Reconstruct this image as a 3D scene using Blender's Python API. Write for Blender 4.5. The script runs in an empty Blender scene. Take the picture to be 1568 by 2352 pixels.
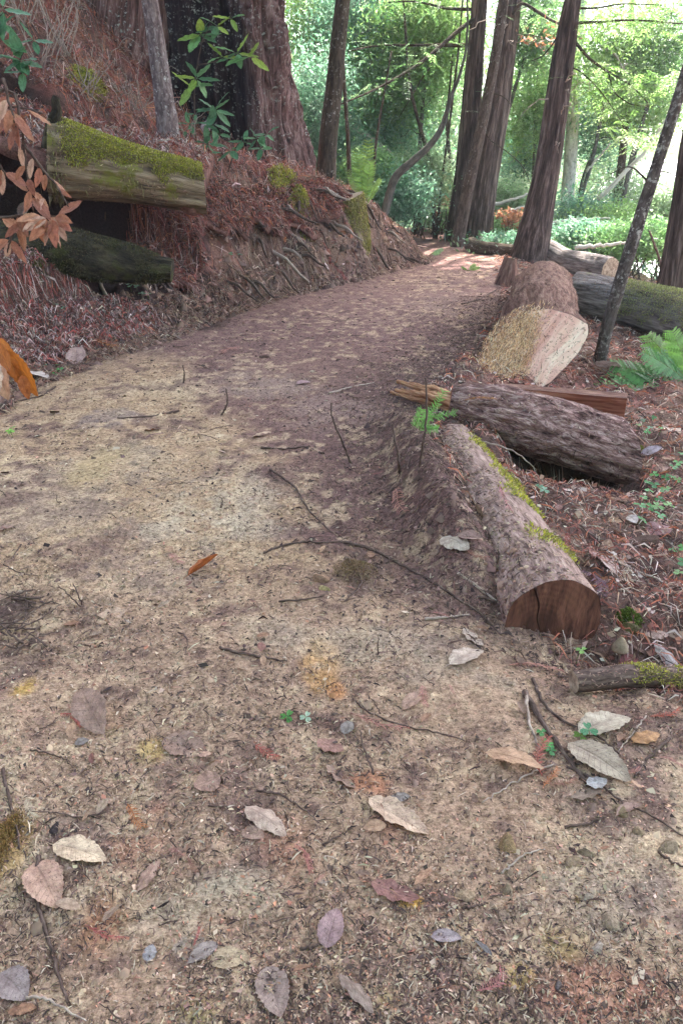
import bpy, math, random
import numpy as np
from mathutils import Vector, Matrix

# ------------------------------------------------------------------ camera, sky, sun, exposure
SC = bpy.context.scene
COL = SC.collection
R_ = math.radians
PITCH, CAMH, FPX = R_(25.0), 1.40, 1700.0          # photo measured on a 1568 x 2352 sheet
cam_d = bpy.data.cameras.new('camera')
cam_d.sensor_width = 36.0
cam_d.lens = FPX / 2352.0 * 36.0
cam_d.clip_start, cam_d.clip_end = 0.05, 2000.0
cam = bpy.data.objects.new('camera', cam_d)
COL.objects.link(cam)
cam.location = (0, 0, CAMH)
cam.rotation_euler = (R_(90) - PITCH, 0, 0)
SC.camera = cam

SUN_EL, SUN_AZ = R_(58), R_(28)                      # azimuth: clockwise from +Y (straight ahead) towards +X
world = bpy.data.worlds.new('World')
SC.world = world
world.use_nodes = True
wn = world.node_tree
bg = wn.nodes['Background']
sky = wn.nodes.new('ShaderNodeTexSky')
sky.sky_type = 'NISHITA'
sky.sun_disc = False
sky.sun_elevation = SUN_EL
sky.sun_rotation = SUN_AZ
sky.dust_density = 4.0
sky.air_density = 1.0
wn.links.new(sky.outputs[0], bg.inputs[0])
bg.inputs[1].default_value = 0.15
sun_d = bpy.data.lights.new('sun', 'SUN')
sun_d.energy = 3.0
sun_d.angle = R_(0.53)
sun_d.color = (1.0, 0.95, 0.88)
sun = bpy.data.objects.new('sun', sun_d)
COL.objects.link(sun)
sun.location = (0, 0, 30)
sdir = Vector((math.sin(SUN_AZ) * math.cos(SUN_EL), math.cos(SUN_AZ) * math.cos(SUN_EL), math.sin(SUN_EL)))
sun.rotation_euler = sdir.to_track_quat('Z', 'Y').to_euler()
vs = SC.view_settings
vs.view_transform = 'Standard'
vs.look = 'None'
vs.gamma = 1.0
vs.use_curve_mapping = False
vs.exposure = 3.05
SC.cycles.max_bounces = 6
SC.cycles.diffuse_bounces = 4
SC.cycles.transmission_bounces = 4
SC.cycles.use_denoising = True
SC.cycles.denoising_prefilter = 'NONE'
SC.cycles.caustics_reflective = False
SC.cycles.caustics_refractive = False

# ------------------------------------------------------------------ noise
rng = np.random.default_rng(7)
random.seed(7)

def _h(ix, iy, iz=0, seed=0):
    with np.errstate(over='ignore'):
        h = (ix.astype(np.int64) * 374761393 + iy.astype(np.int64) * 668265263
             + (np.asarray(iz).astype(np.int64)) * 2147483647 + seed * 1274126177).astype(np.uint32)
        h ^= h >> np.uint32(13)
        h = (h * np.uint32(1274126177)).astype(np.uint32)
        h ^= h >> np.uint32(16)
        h = (h * np.uint32(2246822519)).astype(np.uint32)
        h ^= h >> np.uint32(15)
    return h.astype(np.float64) / 4294967295.0

def vn2(x, y, seed=0):
    x = np.asarray(x, float); y = np.asarray(y, float)
    ix, iy = np.floor(x), np.floor(y)
    fx, fy = x - ix, y - iy
    fx = fx * fx * (3 - 2 * fx); fy = fy * fy * (3 - 2 * fy)
    a = _h(ix, iy, 0, seed); b = _h(ix + 1, iy, 0, seed); c = _h(ix, iy + 1, 0, seed); d = _h(ix + 1, iy + 1, 0, seed)
    return (a * (1 - fx) + b * fx) * (1 - fy) + (c * (1 - fx) + d * fx) * fy

def vn3(x, y, z, seed=0):
    x = np.asarray(x, float); y = np.asarray(y, float); z = np.asarray(z, float)
    ix, iy, iz = np.floor(x), np.floor(y), np.floor(z)
    fx, fy, fz = x - ix, y - iy, z - iz
    fx = fx * fx * (3 - 2 * fx); fy = fy * fy * (3 - 2 * fy); fz = fz * fz * (3 - 2 * fz)
    out = 0
    for dz in (0, 1):
        wz = fz if dz else 1 - fz
        for dy in (0, 1):
            wy = fy if dy else 1 - fy
            for dx in (0, 1):
                wx = fx if dx else 1 - fx
                out = out + wx * wy * wz * _h(ix + dx, iy + dy, iz + dz, seed)
    return out

def fbm2(x, y, oct=4, seed=0, gain=0.5):
    s, a, t = 0, 1.0, 0
    x = np.asarray(x, float); y = np.asarray(y, float)
    for k in range(oct):
        s = s + a * vn2(x * 2 ** k + 17.3 * k, y * 2 ** k - 9.1 * k, seed + k); t += a; a *= gain
    return s / t - 0.5

def sstep(a, b, x):
    t = np.clip((np.asarray(x, float) - a) / (b - a), 0, 1)
    return t * t * (3 - 2 * t)

# ------------------------------------------------------------------ terrain height
TOE_Y = [-3, 0, 3, 4.9, 5.7, 6.5, 7.7, 8.8, 9.95, 11.6, 12.9, 14, 16, 20, 30, 60]
TOE_X = [-2.6, -2.6, -2.45, -2.32, -2.15, -1.75, -1.38, -0.95, -0.2, 0.75, 1.42, 1.30, 1.2, 1.0, 0.3, -2]
RGT_Y = [-3, 0, 1.2, 2.1, 3.0, 4.2, 5.1, 6.3, 8, 10.2, 13, 16, 20, 30, 60]
RGT_X = [2.2, 2.0, 1.3, 0.72, 0.56, 0.56, 0.70, 1.25, 1.85, 2.3, 2.9, 3.3, 3.3, 3, 2]
PROF = [  # (y, distances left of the toe, heights)
    (0.0, [0, .3, 1.0, 2.0, 5, 12, 40], [0, .1, .45, 1.2, 3.4, 7, 16]),
    (5.3, [0, .4, .8, 1.2, 1.7, 2.5, 5, 12, 40], [0, .10, .19, .28, .42, .9, 3.2, 7.5, 17]),
    (7.3, [0, .3, .6, .85, 1.0, 1.25, 2.0, 4, 12, 40], [0, .10, .22, .34, .95, 1.38, 1.95, 3.2, 7.5, 17]),
    (9.0, [0, .25, .75, 1.2, 1.6, 2.5, 5, 12, 40], [0, .25, .82, 1.30, 1.75, 2.5, 4.6, 10, 22]),
    (11.2, [0, .15, .4, 1.0, 2.1, 3, 5, 12, 40], [0, .40, .98, 1.25, 1.5, 2.2, 4.3, 10, 22]),
    (12.7, [0, .15, .5, 1.0, 2.1, 3, 5, 12, 40], [0, .22, .6, .95, 1.35, 1.9, 3.9, 10, 22]),
    (16.0, [0, .5, 1.0, 3, 6, 12, 40], [0, .15, .4, 1.3, 4.2, 10, 22]),
]
def toe_x(y): return np.interp(y, TOE_Y, TOE_X)
def rgt_x(y): return np.interp(y, RGT_Y, RGT_X)

def base_h(x, y):
    x = np.asarray(x, float); y = np.asarray(y, float)
    x, y = np.broadcast_arrays(x, y)
    wob = 0.30 * fbm2(x * 1.1, y * 1.1, 2, 50) + .22 * fbm2(x * 3.7, y * 3.7, 3, 52)
    d = toe_x(y) - x + wob * sstep(3, 6, y)
    zl = np.zeros_like(x)
    ys = [p[0] for p in PROF]
    for i, (py, D, Z) in enumerate(PROF):           # tent weights between profiles
        w = np.zeros_like(x)
        if i > 0: w = np.where((y >= ys[i - 1]) & (y < py), (y - ys[i - 1]) / (py - ys[i - 1]), w)
        else: w = np.where(y < py, 1.0, w)
        if i < len(PROF) - 1: w = np.where((y >= py) & (y < ys[i + 1]), 1 - (y - py) / (ys[i + 1] - py), w)
        else: w = np.where(y >= py, 1.0, w)
        zl = zl + w * np.interp(d, D, Z)
    e = np.maximum(x - rgt_x(y), 0)
    zr = -np.interp(e, [0, .25, .6, 1.0, 1.6, 2.6, 5, 15, 40], [0, .05, .14, .22, .26, .5, 1.5, 4.6, 7])
    zr = zr * (0.35 + 0.65 * sstep(1.0, 4.0, y))
    near = np.where(d > 0, zl, zr)
    # slight crown and tilt of the trodden path, and a valley with a far slope
    far = np.interp(y, [18, 40, 70, 130, 320], [0, -5, 3, 5, 9]) + 0 * x
    f = sstep(17, 36, y)
    z = near * (1 - f) + (far + np.where(d > 0, 0.5 * zl, 0)) * f
    # deep hollow in the bank under the mossy log, kept dark by the roof sheet added below
    m = sstep(-7.0, -6.0, x) * sstep(-1.08, -1.35, x) * sstep(6.9 - 1.2 * sstep(-1.9, -2.6, x), 7.2 - 1.2 * sstep(-1.9, -2.6, x), y) * sstep(8.45, 8.3, y)
    z = z * (1 - m) + np.minimum(z, np.minimum(.30 + .30 * (y - 5.6), .62)) * m
    # shelf of cut earth under the root mat further along the bank
    m2 = sstep(-1.3, -1.1, x) * sstep(.1, -.1, x) * np.exp(-((d - .42) / .13) ** 2) * sstep(8.0, 8.3, y)
    z = z - .22 * m2
    # soil heaped along the left flank of the half buried log
    u = np.clip((y - 2.1) / 2.0, 0, 1); ax = .70 - .16 * u
    z = z + .155 * np.exp(-((x - (ax - .19)) / .13) ** 2) * (1 + .8 * fbm2(x * 4, y * 4, 2, 71)) * sstep(2.15, 2.5, y) * sstep(4.6, 4.0, y)
    # hollows: under the crosswise log and by the sawn face
    z = z - 0.34 * np.exp(-(((x - 1.36) / .36) ** 4 + ((y - 4.12) / .33) ** 4))
    z = z - 0.15 * np.exp(-(((x - .95) / .34) ** 2 + ((y - 2.02) / .20) ** 2))
    z = z + 0.05 * np.exp(-(((x + .95) / .18) ** 2 + ((y - 1.55) / .35) ** 2))
    return z

def on_path(x, y):
    return (sstep(-.05, .12, x - toe_x(y)) * sstep(-.05, .2, rgt_x(y) - x))

def H(x, y):
    x = np.asarray(x, float); y = np.asarray(y, float)
    z = base_h(x, y)
    p = on_path(x, y)
    lf = sstep(.05, .5, toe_x(y) - x) * sstep(4.5, 6, y)
    rough = 0.045 + (1 - p) * 0.10 + .16 * lf
    z = z + rough * fbm2(x * 2.1, y * 2.1, 3, 3)
    z = z + (0.022 + .045 * (1 - p) + .06 * lf) * fbm2(x * 9, y * 9, 3, 11)
    rut = sstep(.05, .3, fbm2(x * 1.1 + 3, y * 0.9, 2, 91))
    z = z + (0.012 + .024 * (1 - p) + .020 * rut) * fbm2(x * 31, y * 31, 3, 23, .6)
    return z

Fv = np.array([0, math.cos(PITCH), -math.sin(PITCH)])
Uv = np.array([0, math.sin(PITCH), math.cos(PITCH)])
def ray(px, py):
    d = Fv + (px - 784) / FPX * np.array([1.0, 0, 0]) + (1176 - py) / FPX * Uv
    return d / np.linalg.norm(d)
_T = np.concatenate([np.linspace(.8, 6, 420), np.geomspace(6.01, 300, 500)])
def hit(px, py, lift=0.0):
    """The ground point seen at this spot of the photograph."""
    d = ray(px, py)
    P = np.array([0, 0, CAMH]) + _T[:, None] * d
    g = P[:, 2] - H(P[:, 0], P[:, 1])
    k = int(np.argmax(g < 0)) if (g < 0).any() else len(_T) - 1
    a, b = max(k - 1, 0), k
    if k > 0 and g[a] > 0 > g[b]:
        t = _T[a] + (_T[b] - _T[a]) * g[a] / (g[a] - g[b])
    else: t = _T[k]
    q = np.array([0, 0, CAMH]) + t * d
    q[2] = float(H(q[0], q[1])) + lift
    return q
def at(px, py, y):
    d = ray(px, py)
    return np.array([0, 0, CAMH]) + d * (y / d[1])
def depth_of(p):
    return float(np.dot(np.asarray(p) - np.array([0, 0, CAMH]), Fv))
def project(p):
    q = np.asarray(p, float) - np.array([0, 0, CAMH]); k = q @ Fv
    return 784 + FPX * q[0] / k, 1176 - FPX * (q @ Uv) / k
def normal(x, y, e=.06):
    gx = float(H(x + e, y) - H(x - e, y)) / (2 * e); gy = float(H(x, y + e) - H(x, y - e)) / (2 * e)
    n = np.array([-gx, -gy, 1.0]); return n / np.linalg.norm(n)

# ------------------------------------------------------------------ mesh / object helpers
def mk(name, V, F, mat, parent=None, base=None, attrs=None, smooth=True, link=True, mat_index=None):
    """One mesh object. V (n,3); F an (m,3)/(m,4) array or a list of such arrays. attrs: name -> (n,3|4)."""
    V = np.asarray(V, float)
    if base is not None: V = V - np.asarray(base, float)
    Fs = [np.asarray(f, int) for f in (F if isinstance(F, list) else [F])]
    Fs = [f for f in Fs if len(f)]
    me = bpy.data.meshes.new(name)
    me.vertices.add(len(V)); me.vertices.foreach_set('co', V.astype(np.float32).ravel())
    loops = np.concatenate([f.ravel() for f in Fs]); sizes = np.concatenate([np.full(len(f), f.shape[1]) for f in Fs])
    me.loops.add(len(loops)); me.loops.foreach_set('vertex_index', loops.astype(np.int32))
    me.polygons.add(len(sizes))
    me.polygons.foreach_set('loop_start', np.concatenate([[0], np.cumsum(sizes)[:-1]]).astype(np.int32))
    me.polygons.foreach_set('loop_total', sizes.astype(np.int32))
    if smooth: me.polygons.foreach_set('use_smooth', np.ones(len(sizes), bool))
    for k, a in (attrs or {}).items():
        a = np.asarray(a, float)
        if k == 'col':
            if a.shape[1] == 3: a = np.c_[a, np.ones(len(a))]
            at_ = me.attributes.new(k, 'FLOAT_COLOR', 'POINT'); at_.data.foreach_set('color', a.astype(np.float32).ravel())
        else:
            at_ = me.attributes.new(k, 'FLOAT_VECTOR', 'POINT'); at_.data.foreach_set('vector', a.astype(np.float32).ravel())
    for m in (mat if isinstance(mat, list) else [mat]): me.materials.append(m)
    if mat_index is not None: me.polygons.foreach_set('material_index', np.asarray(mat_index, np.int32))
    me.update(); me.validate()
    o = bpy.data.objects.new(name, me)
    if link: COL.objects.link(o)
    if parent is not None: o.parent = parent
    return o
def tag(o, label=None, cat=None, group=None, kind=None):
    if label: o['label'] = label
    if cat: o['category'] = cat
    if group: o['group'] = group
    if kind: o['kind'] = kind
    return o
def thing(name, label, cat, loc, group=None):
    o = bpy.data.objects.new(name, None); o.empty_display_size = .1
    COL.objects.link(o); o.location = tuple(loc)
    return tag(o, label, cat, group)
def share(src, parent=None, name=None):
    o = bpy.data.objects.new(name or src.name.split('.')[0], src.data)
    COL.objects.link(o)
    if parent is not None: o.parent = parent
    o.color = src.color
    return o
def xf(o, origin, ex, ez, scale):
    """Place local +X along ex, +Z near ez, with scale (3)."""
    ex = Vector(ex).normalized(); ez = Vector(ez); ey = ez.cross(ex).normalized(); ez = ex.cross(ey)
    M = Matrix((ex, ey, ez)).transposed().to_4x4()
    M.translation = Vector(origin)
    if not hasattr(scale, '__len__'): scale = (scale,) * 3
    o.matrix_local = M @ Matrix.Diagonal((*scale, 1))

def frames(P):
    P = np.asarray(P, float)
    T = np.gradient(P, axis=0); T /= np.linalg.norm(T, axis=1)[:, None]
    ref = np.array([0, 0, 1.0]) if abs(T[0][2]) < .8 else np.array([0, -1.0, 0])
    A, B = [], []
    u = np.cross(ref, T[0]); u /= np.linalg.norm(u)
    for t in T:
        u = u - t * np.dot(u, t); u /= np.linalg.norm(u)
        A.append(u); B.append(np.cross(t, u))
    return T, np.array(A), np.array(B)
def resample(P, n, jit=0.0, r=None):
    P = np.asarray(P, float)
    L = np.concatenate([[0], np.cumsum(np.linalg.norm(np.diff(P, axis=0), axis=1))])
    s = np.linspace(0, L[-1], n)
    # Catmull-like smoothing through chordal interpolation, then small jitter
    Q = np.stack([np.interp(s, L, P[:, k]) for k in range(3)], 1)
    if n > 4:
        for _ in range(2):
            Q[1:-1] = .25 * Q[:-2] + .5 * Q[1:-1] + .25 * Q[2:]
    if jit: Q[1:-1] += rng.normal(0, jit, (n - 2, 3))
    rr = None if r is None else np.interp(s, L, r)
    return Q, rr, s
def grid_faces(nr, nc, wrap=True):
    i = np.arange(nr - 1)[:, None]; j = np.arange(nc if wrap else nc - 1)[None, :]
    j2 = (j + 1) % nc
    return np.stack([i * nc + j, i * nc + j2, (i + 1) * nc + j2, (i + 1) * nc + j], -1).reshape(-1, 4)
def tube(P, r, n=8, disp=None, cap=True):
    """Swept tube. Returns V, F(list), bk attribute (x,y around, z along)."""
    P = np.asarray(P, float); r = np.broadcast_to(np.asarray(r, float), (len(P),))
    T, A, B = frames(P)
    th = np.linspace(0, 2 * np.pi, n, endpoint=False)
    c, s = np.cos(th), np.sin(th)
    L = np.concatenate([[0], np.cumsum(np.linalg.norm(np.diff(P, axis=0), axis=1))])
    rr = r[:, None] * np.ones(n)
    bk = np.stack([r[:, None] * c, r[:, None] * s, L[:, None] * np.ones(n)], -1)
    if disp is not None: rr = rr + disp(bk, rr)
    V = P[:, None] + rr[..., None] * (c[:, None] * A[:, None] + s[:, None] * B[:, None])
    V = V.reshape(-1, 3); bk = bk.reshape(-1, 3)
    F = [grid_faces(len(P), n)]
    if cap:
        k = len(V)
        V = np.vstack([V, P[:1], P[-1:]]); bk = np.vstack([bk, [[0, 0, 0]], [[0, 0, L[-1]]]])
        j = np.arange(n)
        F.append(np.stack([(j + 1) % n, j, np.full(n, k)], 1))
        o = (len(P) - 1) * n
        F.append(np.stack([o + j, o + (j + 1) % n, np.full(n, k + 1)], 1))
    return V, F, bk
class MB:
    """Collects pieces that belong to one part."""
    def __init__(s): s.V, s.Q, s.T, s.bk, s.col, s.n = [], [], [], [], [], 0
    def add(s, V, F, bk=None, col=None):
        V = np.asarray(V, float)
        for f in (F if isinstance(F, list) else [F]):
            f = np.asarray(f, int)
            if len(f): (s.T if f.shape[1] == 3 else s.Q).append(f + s.n)
        s.V.append(V); s.n += len(V)
        s.bk.append(V if bk is None else bk)
        s.col.append(np.ones((len(V), 3)) * (np.array([.5, .5, .5]) if col is None else np.asarray(col)))
    def build(s, name, mat, parent=None, base=None, smooth=True):
        F = ([np.vstack(s.Q)] if s.Q else []) + ([np.vstack(s.T)] if s.T else [])
        return mk(name, np.vstack(s.V), F, mat, parent, base, {'bk': np.vstack(s.bk), 'col': np.vstack(s.col)}, smooth)

# ------------------------------------------------------------------ materials
def lin(*c):
    return tuple(((v / 255 + .055) / 1.055) ** 2.4 if v > 10 else v / 255 / 12.92 for v in c)
class NT:
    def __init__(s, name, rough=.9, spec=.15):
        s.m = bpy.data.materials.new(name); s.m.use_nodes = True
        s.t = s.m.node_tree; s.b = s.t.nodes['Principled BSDF']; s.out = s.t.nodes['Material Output']
        s.b.inputs['Roughness'].default_value = rough
        s.b.inputs['Specular IOR Level'].default_value = spec
    def n(s, typ, **kw):
        nd = s.t.nodes.new('ShaderNode' + typ)
        for k, v in kw.items():
            if k in nd.inputs.keys(): s.put(nd.inputs[k], v)
            else: setattr(nd, k, v)
        return nd
    def put(s, sock, v):
        if isinstance(v, bpy.types.NodeSocket): s.t.links.new(v, sock)
        else:
            if hasattr(sock.default_value, '__len__') and len(sock.default_value) == 4 and len(v) == 3: v = (*v, 1)
            sock.default_value = v
    def attr(s, name, out='Vector'): return s.n('Attribute', attribute_name=name).outputs[out]
    def pos(s): return s.n('NewGeometry').outputs['Position']
    def obj(s): return s.n('TexCoord').outputs['Object']
    def map(s, v, sc=(1, 1, 1), loc=(0, 0, 0)):
        return s.n('Mapping', Vector=v, Scale=sc, Location=loc).outputs[0]
    def noise(s, v, scale, detail=4, rough=.6, dist=0.0):
        return s.n('TexNoise', Vector=v, Scale=scale, Detail=detail, Roughness=rough, Distortion=dist).outputs['Fac']
    def ramp(s, f, *stops):
        r = s.n('ValToRGB', Fac=f); cr = r.color_ramp
        while len(cr.elements) < len(stops): cr.elements.new(.5)
        for e, (p, c) in zip(cr.elements, stops):
            e.position = p; e.color = (*c, 1) if hasattr(c, '__len__') else (c, c, c, 1)
        return r.outputs[0]
    def mix(s, f, a, b, mode='MIX'):
        m = s.n('Mix', data_type='RGBA', blend_type=mode, clamp_factor=True)
        s.put(m.inputs[0], f); s.put(m.inputs[6], a); s.put(m.inputs[7], b)
        return m.outputs[2]
    def math(s, op, a, b=0.0):
        m = s.n('Math', operation=op); s.put(m.inputs[0], a); s.put(m.inputs[1], b); return m.outputs[0]
    def bump(s, h, strength=.5, dist=.01):
        b = s.n('Bump', Height=h, Strength=strength, Distance=dist); s.t.links.new(b.outputs[0], s.b.inputs['Normal']); return b
    def base(s, c): s.put(s.b.inputs['Base Color'], c); return s
    def translucent(s, col, amount):
        tr = s.n('BsdfTranslucent', Color=col); mx = s.n('MixShader', Fac=amount)
        s.t.links.new(s.b.outputs[0], mx.inputs[1]); s.t.links.new(tr.outputs[0], mx.inputs[2])
        s.t.links.new(mx.outputs[0], s.out.inputs[0])

def bark_mat(name, dark, mid, light, sx=14, sz=1.6, lichen=None, lichen_amt=.0, moss=None, moss_amt=0.0, bump=.8, bd=.02, vcol=False):
    t = NT(name, .92, .1)
    v = t.attr('bk')
    n1 = t.noise(t.map(v, (sx, sx, sz)), 1.0, 6, .65, .4)
    n2 = t.noise(t.map(v, (sx * 4, sx * 4, sz * 4)), 1.0, 3, .6)
    h = t.math('ADD', n1, t.math('MULTIPLY', n2, .35))
    c = t.ramp(t.math('MULTIPLY', h, .74), (.36, dark), (.50, mid), (.66, light))
    if vcol: c = t.mix(1.0, c, t.attr('col', 'Color'), 'MULTIPLY')
    if moss is not None:
        m = t.noise(v, 3.0, 5, .65); c = t.mix(t.ramp(m, (.62 - moss_amt, 0), (.72 - moss_amt, 1)), c, moss)
    if lichen is not None:
        m = t.noise(v, 26.0, 4, .7); m2 = t.noise(v, 2.5, 2)
        f = t.math('MULTIPLY', t.ramp(m, (.60 - lichen_amt, 0), (.66 - lichen_amt, 1)), t.ramp(m2, (.4, 0), (.55, 1)))
        c = t.mix(f, c, lichen)
    t.base(c); t.bump(h, bump, bd)
    return t.m
def bits_mat(name, transl=0.0, rough=.9, tcol=1.0, spec=.15):
    t = NT(name, rough, spec); c = t.attr('col', 'Color')
    t.base(c)
    if transl: t.translucent(c, transl)
    return t.m
# ------------------------------------------------------------------ ground
def soil_colours(x, y, z):
    """Soil colour by place: trodden tan path, dark humus, red needle duff, shade painted in two hollows."""
    tan = np.array([.375, .25, .155]); pale = np.array([.53, .39, .25]); hum = np.array([.135, .077, .068]); mauve = np.array([.25, .15, .138])
    red = np.array([.235, .088, .07]); fibre = np.array([.215, .135, .098]); green = np.array([.07, .085, .03]); litter = np.array([.20, .125, .095])
    n1 = fbm2(x * 1.1, y * .9, 4, 201); n2 = fbm2(x * 5, y * 5, 3, 211); n3 = fbm2(x * 0.6 + 4, y * .6, 3, 221); n4 = fbm2(x * 16, y * 16, 3, 231)
    p = on_path(x, y)
    c = np.ones((*x.shape, 3)) * tan
    def bl(c, col, m): m = np.clip(m, 0, 1)[..., None]; return c * (1 - m) + col * m
    c = bl(c, pale, sstep(.02, .22, n1 + .5 * n2 * (1 - sstep(3, 5, y))) * .7)
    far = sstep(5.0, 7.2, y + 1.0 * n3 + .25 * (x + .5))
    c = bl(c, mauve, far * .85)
    damp = np.array([.170, .094, .083]); bx_ = np.interp(y, [1.9, 2.3, 3.1, 4.0, 5.0, 6.2, 7.5], [.55, .02, -.27, -.5, -.9, -1.7, -2.2])
    dz = sstep(-.30, .22, x - bx_ + (1.0 - .7 * sstep(3, 5.5, y)) * n2 + .9 * n3) * sstep(1.9, 2.5, y)
    c = bl(c, damp, dz * .85 * (1 - .35 * sstep(6, 9, y)))
    rgt = sstep(-.75, .15, x - (rgt_x(y) - .35) + .8 * n3 + .5 * n2) * sstep(1.8, 2.7, y) * (1 - sstep(6.5, 9, y))
    c = bl(c, hum * 1.0, rgt * .92)
    c = bl(c, hum * 1.25, sstep(.0, .25, n3 - .2 * n2 - .1) * .5)
    c = bl(c, mauve, sstep(2.7, 2.0, y) * .30)
    c = bl(c, hum * 1.2, sstep(.08, .22, n2 + .4 * n1) * .55 * (1 - .6 * sstep(3.5, 6, y)))
    c = bl(c, hum, sstep(.06, .22, n4 + .35 * n2) * .62); c = bl(c, pale * 1.05, sstep(.08, .24, -n4 + .3 * n1) * .5)
    d = toe_x(y) - x
    c = bl(c, hum * 1.1, np.exp(-((d + .25) / .3) ** 2) * sstep(4.5, 6.5, y) * .5)
    bank = sstep(-.05, .12, d)
    fr = np.where(y < 8.1, sstep(.75, .3, d), sstep(1.2, .8, d))
    bc = bl(np.ones((*x.shape, 3)) * red, fibre, sstep(-.1, .15, n3 + n2 * .5))
    bc = bl(bc, fibre, sstep(8.0, 9.2, y) * sstep(1.1, .3, d) * .9)
    bc = bl(bc, hum * .8, sstep(-.04, .16, n2 + .4 * n4) * .8)
    bc = bl(bc, green, sstep(13, 17, y))
    c = bl(c, bc, bank)
    e = x - rgt_x(y)
    rc = bl(np.ones((*x.shape, 3)) * litter, red * 1.1, sstep(.0, .2, n3 + .3 * n2) * .6)
    rc = bl(rc, hum * .75, sstep(-.1, .1, n2) * .8)
    rc = bl(rc, green * 1.3, sstep(12, 16, y) * .85)
    c = bl(c, rc, sstep(.0, .25, e) * sstep(1.4, 2.4, y))
    c = bl(c, green * 1.2, sstep(24, 34, y))
    hol_shade = sstep(-7.0, -6.0, x) * sstep(-1.05, -1.3, x) * sstep(6.95, 7.2, y) * sstep(8.6, 8.4, y)
    c = bl(c, hum * .28, hol_shade)  # shade of the cavity under the mossy log, put into the soil colour
    gap_shade = np.exp(-(((x - 1.36) / .40) ** 4 + ((y - 4.12) / .38) ** 4)); c = bl(c, hum * .45, gap_shade)  # shade in the gap below the crosswise log, painted as darker soil
    # stains of ochre and rust seen in the trodden soil
    for (px, py, wp, hp, colr, a) in STAINS:
        q = hit(px, py); dp = depth_of(q); rx = wp / FPX * dp
        qa, qb = hit(px, py - hp), hit(px, py + hp); ry = max(abs(qa[1] - qb[1]) / 2, rx * .6)
        g = np.exp(-(((x - q[0]) / rx) ** 2 + ((y - q[1]) / ry) ** 2)) * (1 + 2.8 * n2 + 2.6 * n4)
        c = bl(c, np.array(colr), sstep(.15, .9, g) * a * .72)
    return np.clip(c, .01, .8)

OCHRE, RUST, SAND, GREY, DARKS = (.44, .30, .10), (.42, .16, .08), (.50, .39, .27), (.34, .29, .26), (.10, .065, .055)
STAINS = [(230, 1065, 60, 40, OCHRE, .7), (735, 1530, 45, 70, (.52, .28, .10), .8), (770, 1590, 25, 30, (.5, .2, .06), .8),
          (345, 1720, 40, 30, OCHRE, .8), (60, 1580, 25, 25, (.5, .3, .06), .9), (500, 1150, 160, 60, SAND, .8), (300, 1060, 160, 45, SAND, .5),
          (480, 1220, 150, 40, SAND, .7), (250, 960, 60, 25, GREY, .35), (1290, 2160, 70, 45, OCHRE, .7), (1190, 2235, 35, 35, OCHRE, .8),
          (1400, 2290, 150, 70, (.47, .20, .13), .85), (845, 1800, 45, 40, RUST, .8), (930, 1900, 90, 50, (.40, .19, .12), .7), (330, 1920, 70, 80, (.42, .20, .13), .75),
          (240, 2120, 60, 80, (.44, .2, .1), .7), (660, 1920, 60, 60, (.40, .19, .12), .6), (700, 2000, 60, 70, (.40, .19, .12), .5), (20, 1960, 40, 110, (.38, .24, .08), .8),
          (450, 2100, 150, 60, (.44, .36, .25), .6), (560, 2060, 120, 50, (.42, .34, .24), .6), (620, 1450, 100, 40, SAND, .5), (830, 1480, 120, 50, SAND, .6),
          (30, 1420, 110, 70, DARKS, .85), (60, 1520, 90, 50, DARKS, .6), (170, 1180, 120, 60, (.40, .30, .21), .5), (350, 1320, 150, 70, (.40, .29, .21), .5),
          (940, 2070, 25, 15, (.6, .32, .05), .9), (980, 1470, 120, 50, (.36, .27, .20), .5), (1060, 1560, 150, 50, (.36, .28, .20), .6), (1350, 2050, 200, 120, (.36, .29, .22), .5),
          (880, 2290, 20, 30, OCHRE, .6), (450, 2320, 60, 30, (.42, .32, .12), .6), (1100, 700, 150, 30, (.28, .19, .16), .6), (620, 880, 120, 30, (.34, .25, .20), .6),
          (760, 950, 120, 40, (.35, .24, .20), .6), (840, 1310, 60, 50, DARKS, .8), (210, 1790, 60, 40, DARKS, .5), (620, 2130, 60, 60, DARKS, .4)]

def lines(segs):
    out = [segs[0][0]]
    for a, b, s0, s1 in segs:
        v = a; 
        n = max(1, int(round((b - a) / ((s0 + s1) / 2))))
        st = np.linspace(s0, s1, n); st = st / st.sum() * (b - a)
        out += list(a + np.cumsum(st))
    return np.array(out)
gx = lines([(-160, -40, 12, 4), (-40, -9, 4, .25), (-9, -4.2, .2, .05), (-4.2, -1.7, .045, .016), (-1.7, 1.7, .0125, .0125), (1.7, 4.2, .016, .045), (4.2, 9, .05, .2), (9, 28, .25, .4), (28, 40, .5, 4), (40, 160, 4, 12)])
gy = lines([(-6, .2, .5, .1), (.2, .7, .06, .016), (.7, 3.2, .0115, .013), (3.2, 6.5, .014, .024), (6.5, 13.5, .024, .045), (13.5, 24, .06, .3), (24, 68, .4, .5), (68, 80, .6, 2), (80, 320, 3, 14)])
GX, GY = np.meshgrid(gx, gy)
GZ = H(GX, GY)
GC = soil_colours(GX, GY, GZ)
nr, nc = GX.shape
gV = np.stack([GX, GY, GZ], -1).reshape(-1, 3)
gF = grid_faces(nr, nc, wrap=False)
fc = gV[gF].mean(1)
m_path = (fc[:, 0] > toe_x(fc[:, 1])) & (fc[:, 0] < rgt_x(fc[:, 1])) & (fc[:, 1] < 24)
m_bar = (fc[:, 1] > 38) & (fc[:, 1] < 66) & (fc[:, 0] > .34 * fc[:, 1] - 1.0 + 3 * fbm2(fc[:, 1] * .15, fc[:, 0] * .15, 3, 9)) & (fc[:, 0] < 60)

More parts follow.
